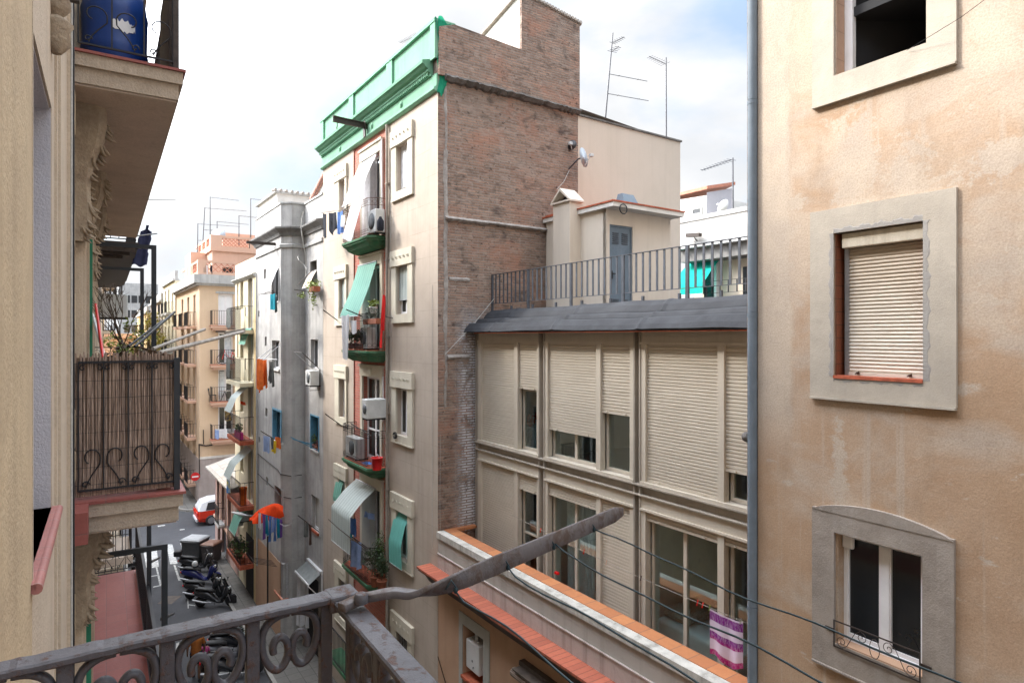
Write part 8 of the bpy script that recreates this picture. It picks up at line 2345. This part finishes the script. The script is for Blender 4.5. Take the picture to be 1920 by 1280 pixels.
for x in(0,2.45):
 for s_ in(-1,1):
  y=.82+s_*.80
  m=MB(CF);m.lathe((x,y-.09,Z+.30),[(.2,0),(.29,.0),(.30,.03),(.30,.15),(.29,.18),(.2,.18)],20,'v');wv=m.build('wheel',m_cabled,car,fix=True)
  m=MB(CF);yo=y-.095 if s_<0 else y+.085;m.lathe((x,yo,Z+.30),[(.19,0),(.19,.01),(.04,.012)],14,'v')
  for k in range(5):a=k*1.257;m.beam((x,yo+(-.004 if s_<0 else .014),Z+.3),(x+.18*math.cos(a),yo+(-.004 if s_<0 else .014),Z+.3+.18*math.sin(a)),.05,.02)
  m.build('hubcap',m_alu,wv,fix=True)
m=MB(CF);m.bbox(-.745,-.70,.82-.75,.82-.45,Z+.62,Z+.82,.02);m.build('tail_light',m_potred,car)
m=MB(CF);m.bbox(-.745,-.70,.82+.45,.82+.75,Z+.62,Z+.82,.02);m.build('tail_light',m_potred,car)
m=MB(CF);m.bbox(-.78,-.66,.15,1.49,Z+.24,Z+.42,.04);m.build('bumper',white_c,car)
#  people
def figure(px,py,H,ang,label,topm,legm,skin,hairm,pose,bag=None):
 x0,y0=gnd(px,py);fr=Fr(x0,y0,math.cos(ang),math.sin(ang))
 t=thing('person',label,'person',fr,(0,0,GZ));s=H/1.7;Z=GZ
 J=dict(pelvis=(0,0,.92),chest=(.03,0,1.22),neck=(.03,0,1.44),head=(.05,0,1.56),crown=(.04,0,1.66))
 V=[];E=[];RR=[]
 def add(p,r,par=None):
  V.append((p[0]*s,p[1]*s,Z+p[2]*s));RR.append(r*s)
  if par is not None:E.append((par,len(V)-1))
  return len(V)-1
 pe=add((0,0,.93),.135);wa=add((.01,0,1.08),.115,pe);ch=add((.02,0,1.28),.14,wa);nk0=add((.02,0,1.40),.075,ch);nk=add((.03,0,1.47),.052,nk0);hd=add((.05,0,1.56),.088,nk);cr=add((.045,0,1.645),.075,hd)
 for sg,st in((1,pose['l']),(-1,pose['r'])):
  hp=add((0,sg*.09,.90),.10,pe);kn=add((st[0]*.5+.03,sg*.10,.48),.065,hp);an=add((st[0],sg*.10,.09),.04,kn);ft=add((st[0]+.12,sg*.11,.04),.035,an)
 for sg,ar in((1,pose['la']),(-1,pose['ra'])):
  sh=add((.02,sg*.17,1.37),.062,nk0);el=add(ar[0],.042,sh);wr=add(ar[1],.028,el);hnd=add(tuple(ar[1][i]+(ar[1][i]-ar[0][i])*.22 for i in range(3)),.028,wr)
  for f in range(4):
   o_=(f-1.5)*.018;add((ar[1][0]+o_+(ar[1][0]-ar[0][0])*.45,ar[1][1],ar[1][2]+(ar[1][2]-ar[0][2])*.45-.01*(f%2)),.010,hnd)
  add((ar[1][0]+.05,ar[1][1]-sg*.01,ar[1][2]-.05),.011,wr)
 me=bpy.data.meshes.new('body');me.from_pydata(V,E,[]);ob=bpy.data.objects.new('tmp',me);C.objects.link(ob)
 md=ob.modifiers.new('skin','SKIN');ob.modifiers.new('sub','SUBSURF').levels=1
 sv=me.skin_vertices[0].data
 for i,r_ in enumerate(RR):sv[i].radius=(r_,r_)
 sv[0].use_root=True
 dg=bpy.context.evaluated_depsgraph_get();m2=bpy.data.meshes.new_from_object(ob.evaluated_get(dg))
 bpy.data.objects.remove(ob)
 verts=[tuple(v.co)for v in m2.vertices];fcs=[tuple(p.vertices)for p in m2.polygons]
 mb=MB(fr);mb.add(verts,fcs,None,True);mb.build('body',skin,t)
 def shell(path,mat,name,n=12):
  mm=MB(fr);rings=[]
  for(x,y,z,rx,ry)in path:rings.append([(s*(x+rx*math.cos(k*2*math.pi/n)),s*(y+ry*math.sin(k*2*math.pi/n)),Z+s*z)for k in range(n)])
  mm.loft(rings,True,True);return mm.build(name,mat,t,fix=True)
 shell([(0,0,.86,.16,.19),(.01,0,1.0,.135,.165),(.01,0,1.1,.13,.155),(.02,0,1.28,.155,.20),(.02,0,1.38,.12,.18),(.025,0,1.44,.07,.09)],topm,'shirt')
 for sg,ar in((1,pose['la']),(-1,pose['ra'])):
  mm=MB(fr);a=Vector((.02,sg*.16,1.36));b=Vector(ar[0])
  mm.tube([(q.x*s,q.y*s,Z+q.z*s)for q in(a,a.lerp(b,.5),a.lerp(b,.8))],[.075*s,.06*s,.058*s],10);mm.build('sleeve',topm,t)
 for sg,st in((1,pose['l']),(-1,pose['r'])):
  mm=MB(fr);q=[Vector((0,sg*.085,.95)),Vector((st[0]*.25+.01,sg*.09,.75)),Vector((st[0]*.45+.02,sg*.10,pose.get('hem',.55)))]
  mm.tube([(k.x*s,k.y*s,Z+k.z*s)for k in q],[.115*s,.105*s,.09*s],10);mm.build('trouser_leg',legm,t)
  mm=MB(fr);mm.bbox(s*(st[0]-.07),s*(st[0]+.19),s*(sg*.105-.045),s*(sg*.105+.045),Z+.0,Z+s*.075,.02);mm.build('shoe',m_cabled,t)
 shell([(.0,0,1.50,.05,.06),(.015,0,1.55,.09,.088),(.02,0,1.62,.105,.10),(.035,0,1.68,.09,.085),(.04,0,1.71,.03,.03)],hairm,'hair')
 mm=MB(fr)
 for sg in(-1,1):mm.lathe((s*.128,s*sg*.032,Z+s*1.575),[(.006*s,-.004),(.012*s,0),(.006*s,.004)],8,'u')
 mm.build('eyes',m_cabled,t,fix=True)
 mm=MB(fr);mm.loft([[(s*(.125),s*-.012,Z+s*1.56),(s*.125,s*.012,Z+s*1.56),(s*.15,0,Z+s*1.545)],[(s*.12,-.004,Z+s*1.60),(s*.12,.004,Z+s*1.60),(s*.125,0,Z+s*1.60)]]);mm.build('nose',skin,t,fix=True)
 if bag:
  mm=MB(fr);b=pose['ra'][1];mm.bbox(s*(b[0]-.12),s*(b[0]+.16),s*(b[1]-.06),s*(b[1]+.05),Z+s*(b[2]-.42),Z+s*(b[2]-.12),.03);mm.tube([(s*(b[0]-.05),s*b[1],Z+s*(b[2]-.13)),(s*b[0],s*b[1],Z+s*(b[2]-.04)),(s*(b[0]+.08),s*b[1],Z+s*(b[2]-.13))],.01,4)
  one(mm,'handbag',bag[0],bag[1],'bag')
 return t
skin1=plain('brown_skin',(.22,.12,.075),.6,0,.1,bump=0)
hair1=plain('black_hair',(.012,.010,.010),.5,0,.2,20)
pose1=dict(l=(.22,),r=(-.16,),la=((-.05,.26,1.12),(.03,.27,.88)),ra=((.06,-.25,1.12),(.12,-.24,.90)),hem=.56)
figure(368,1272,1.62,R(112),'person in an orange brown top and black shorts walking up the street',clothm('orange_top',(.40,.14,.035),(.3,.1,.03),8,.1),m_cblack,skin1,hair1,pose1,(plain('grey_bag',(.25,.26,.28),.6),'grey shopping bag held by the person in the orange top'))
pose2=dict(l=(.12,),r=(-.1,),la=((-.02,.25,1.14),(.05,.24,.92)),ra=((.04,-.25,1.14),(.10,-.25,.93)),hem=.45)
figure(383,1262,1.05,R(112),'child dressed in pink walking beside the person in orange',clothm('pink_top',(.55,.10,.28),(.45,.08,.22),8,.1),clothm('pink_leggings',(.42,.07,.2),(.35,.05,.16),8,.1),skin1,hair1,pose2)
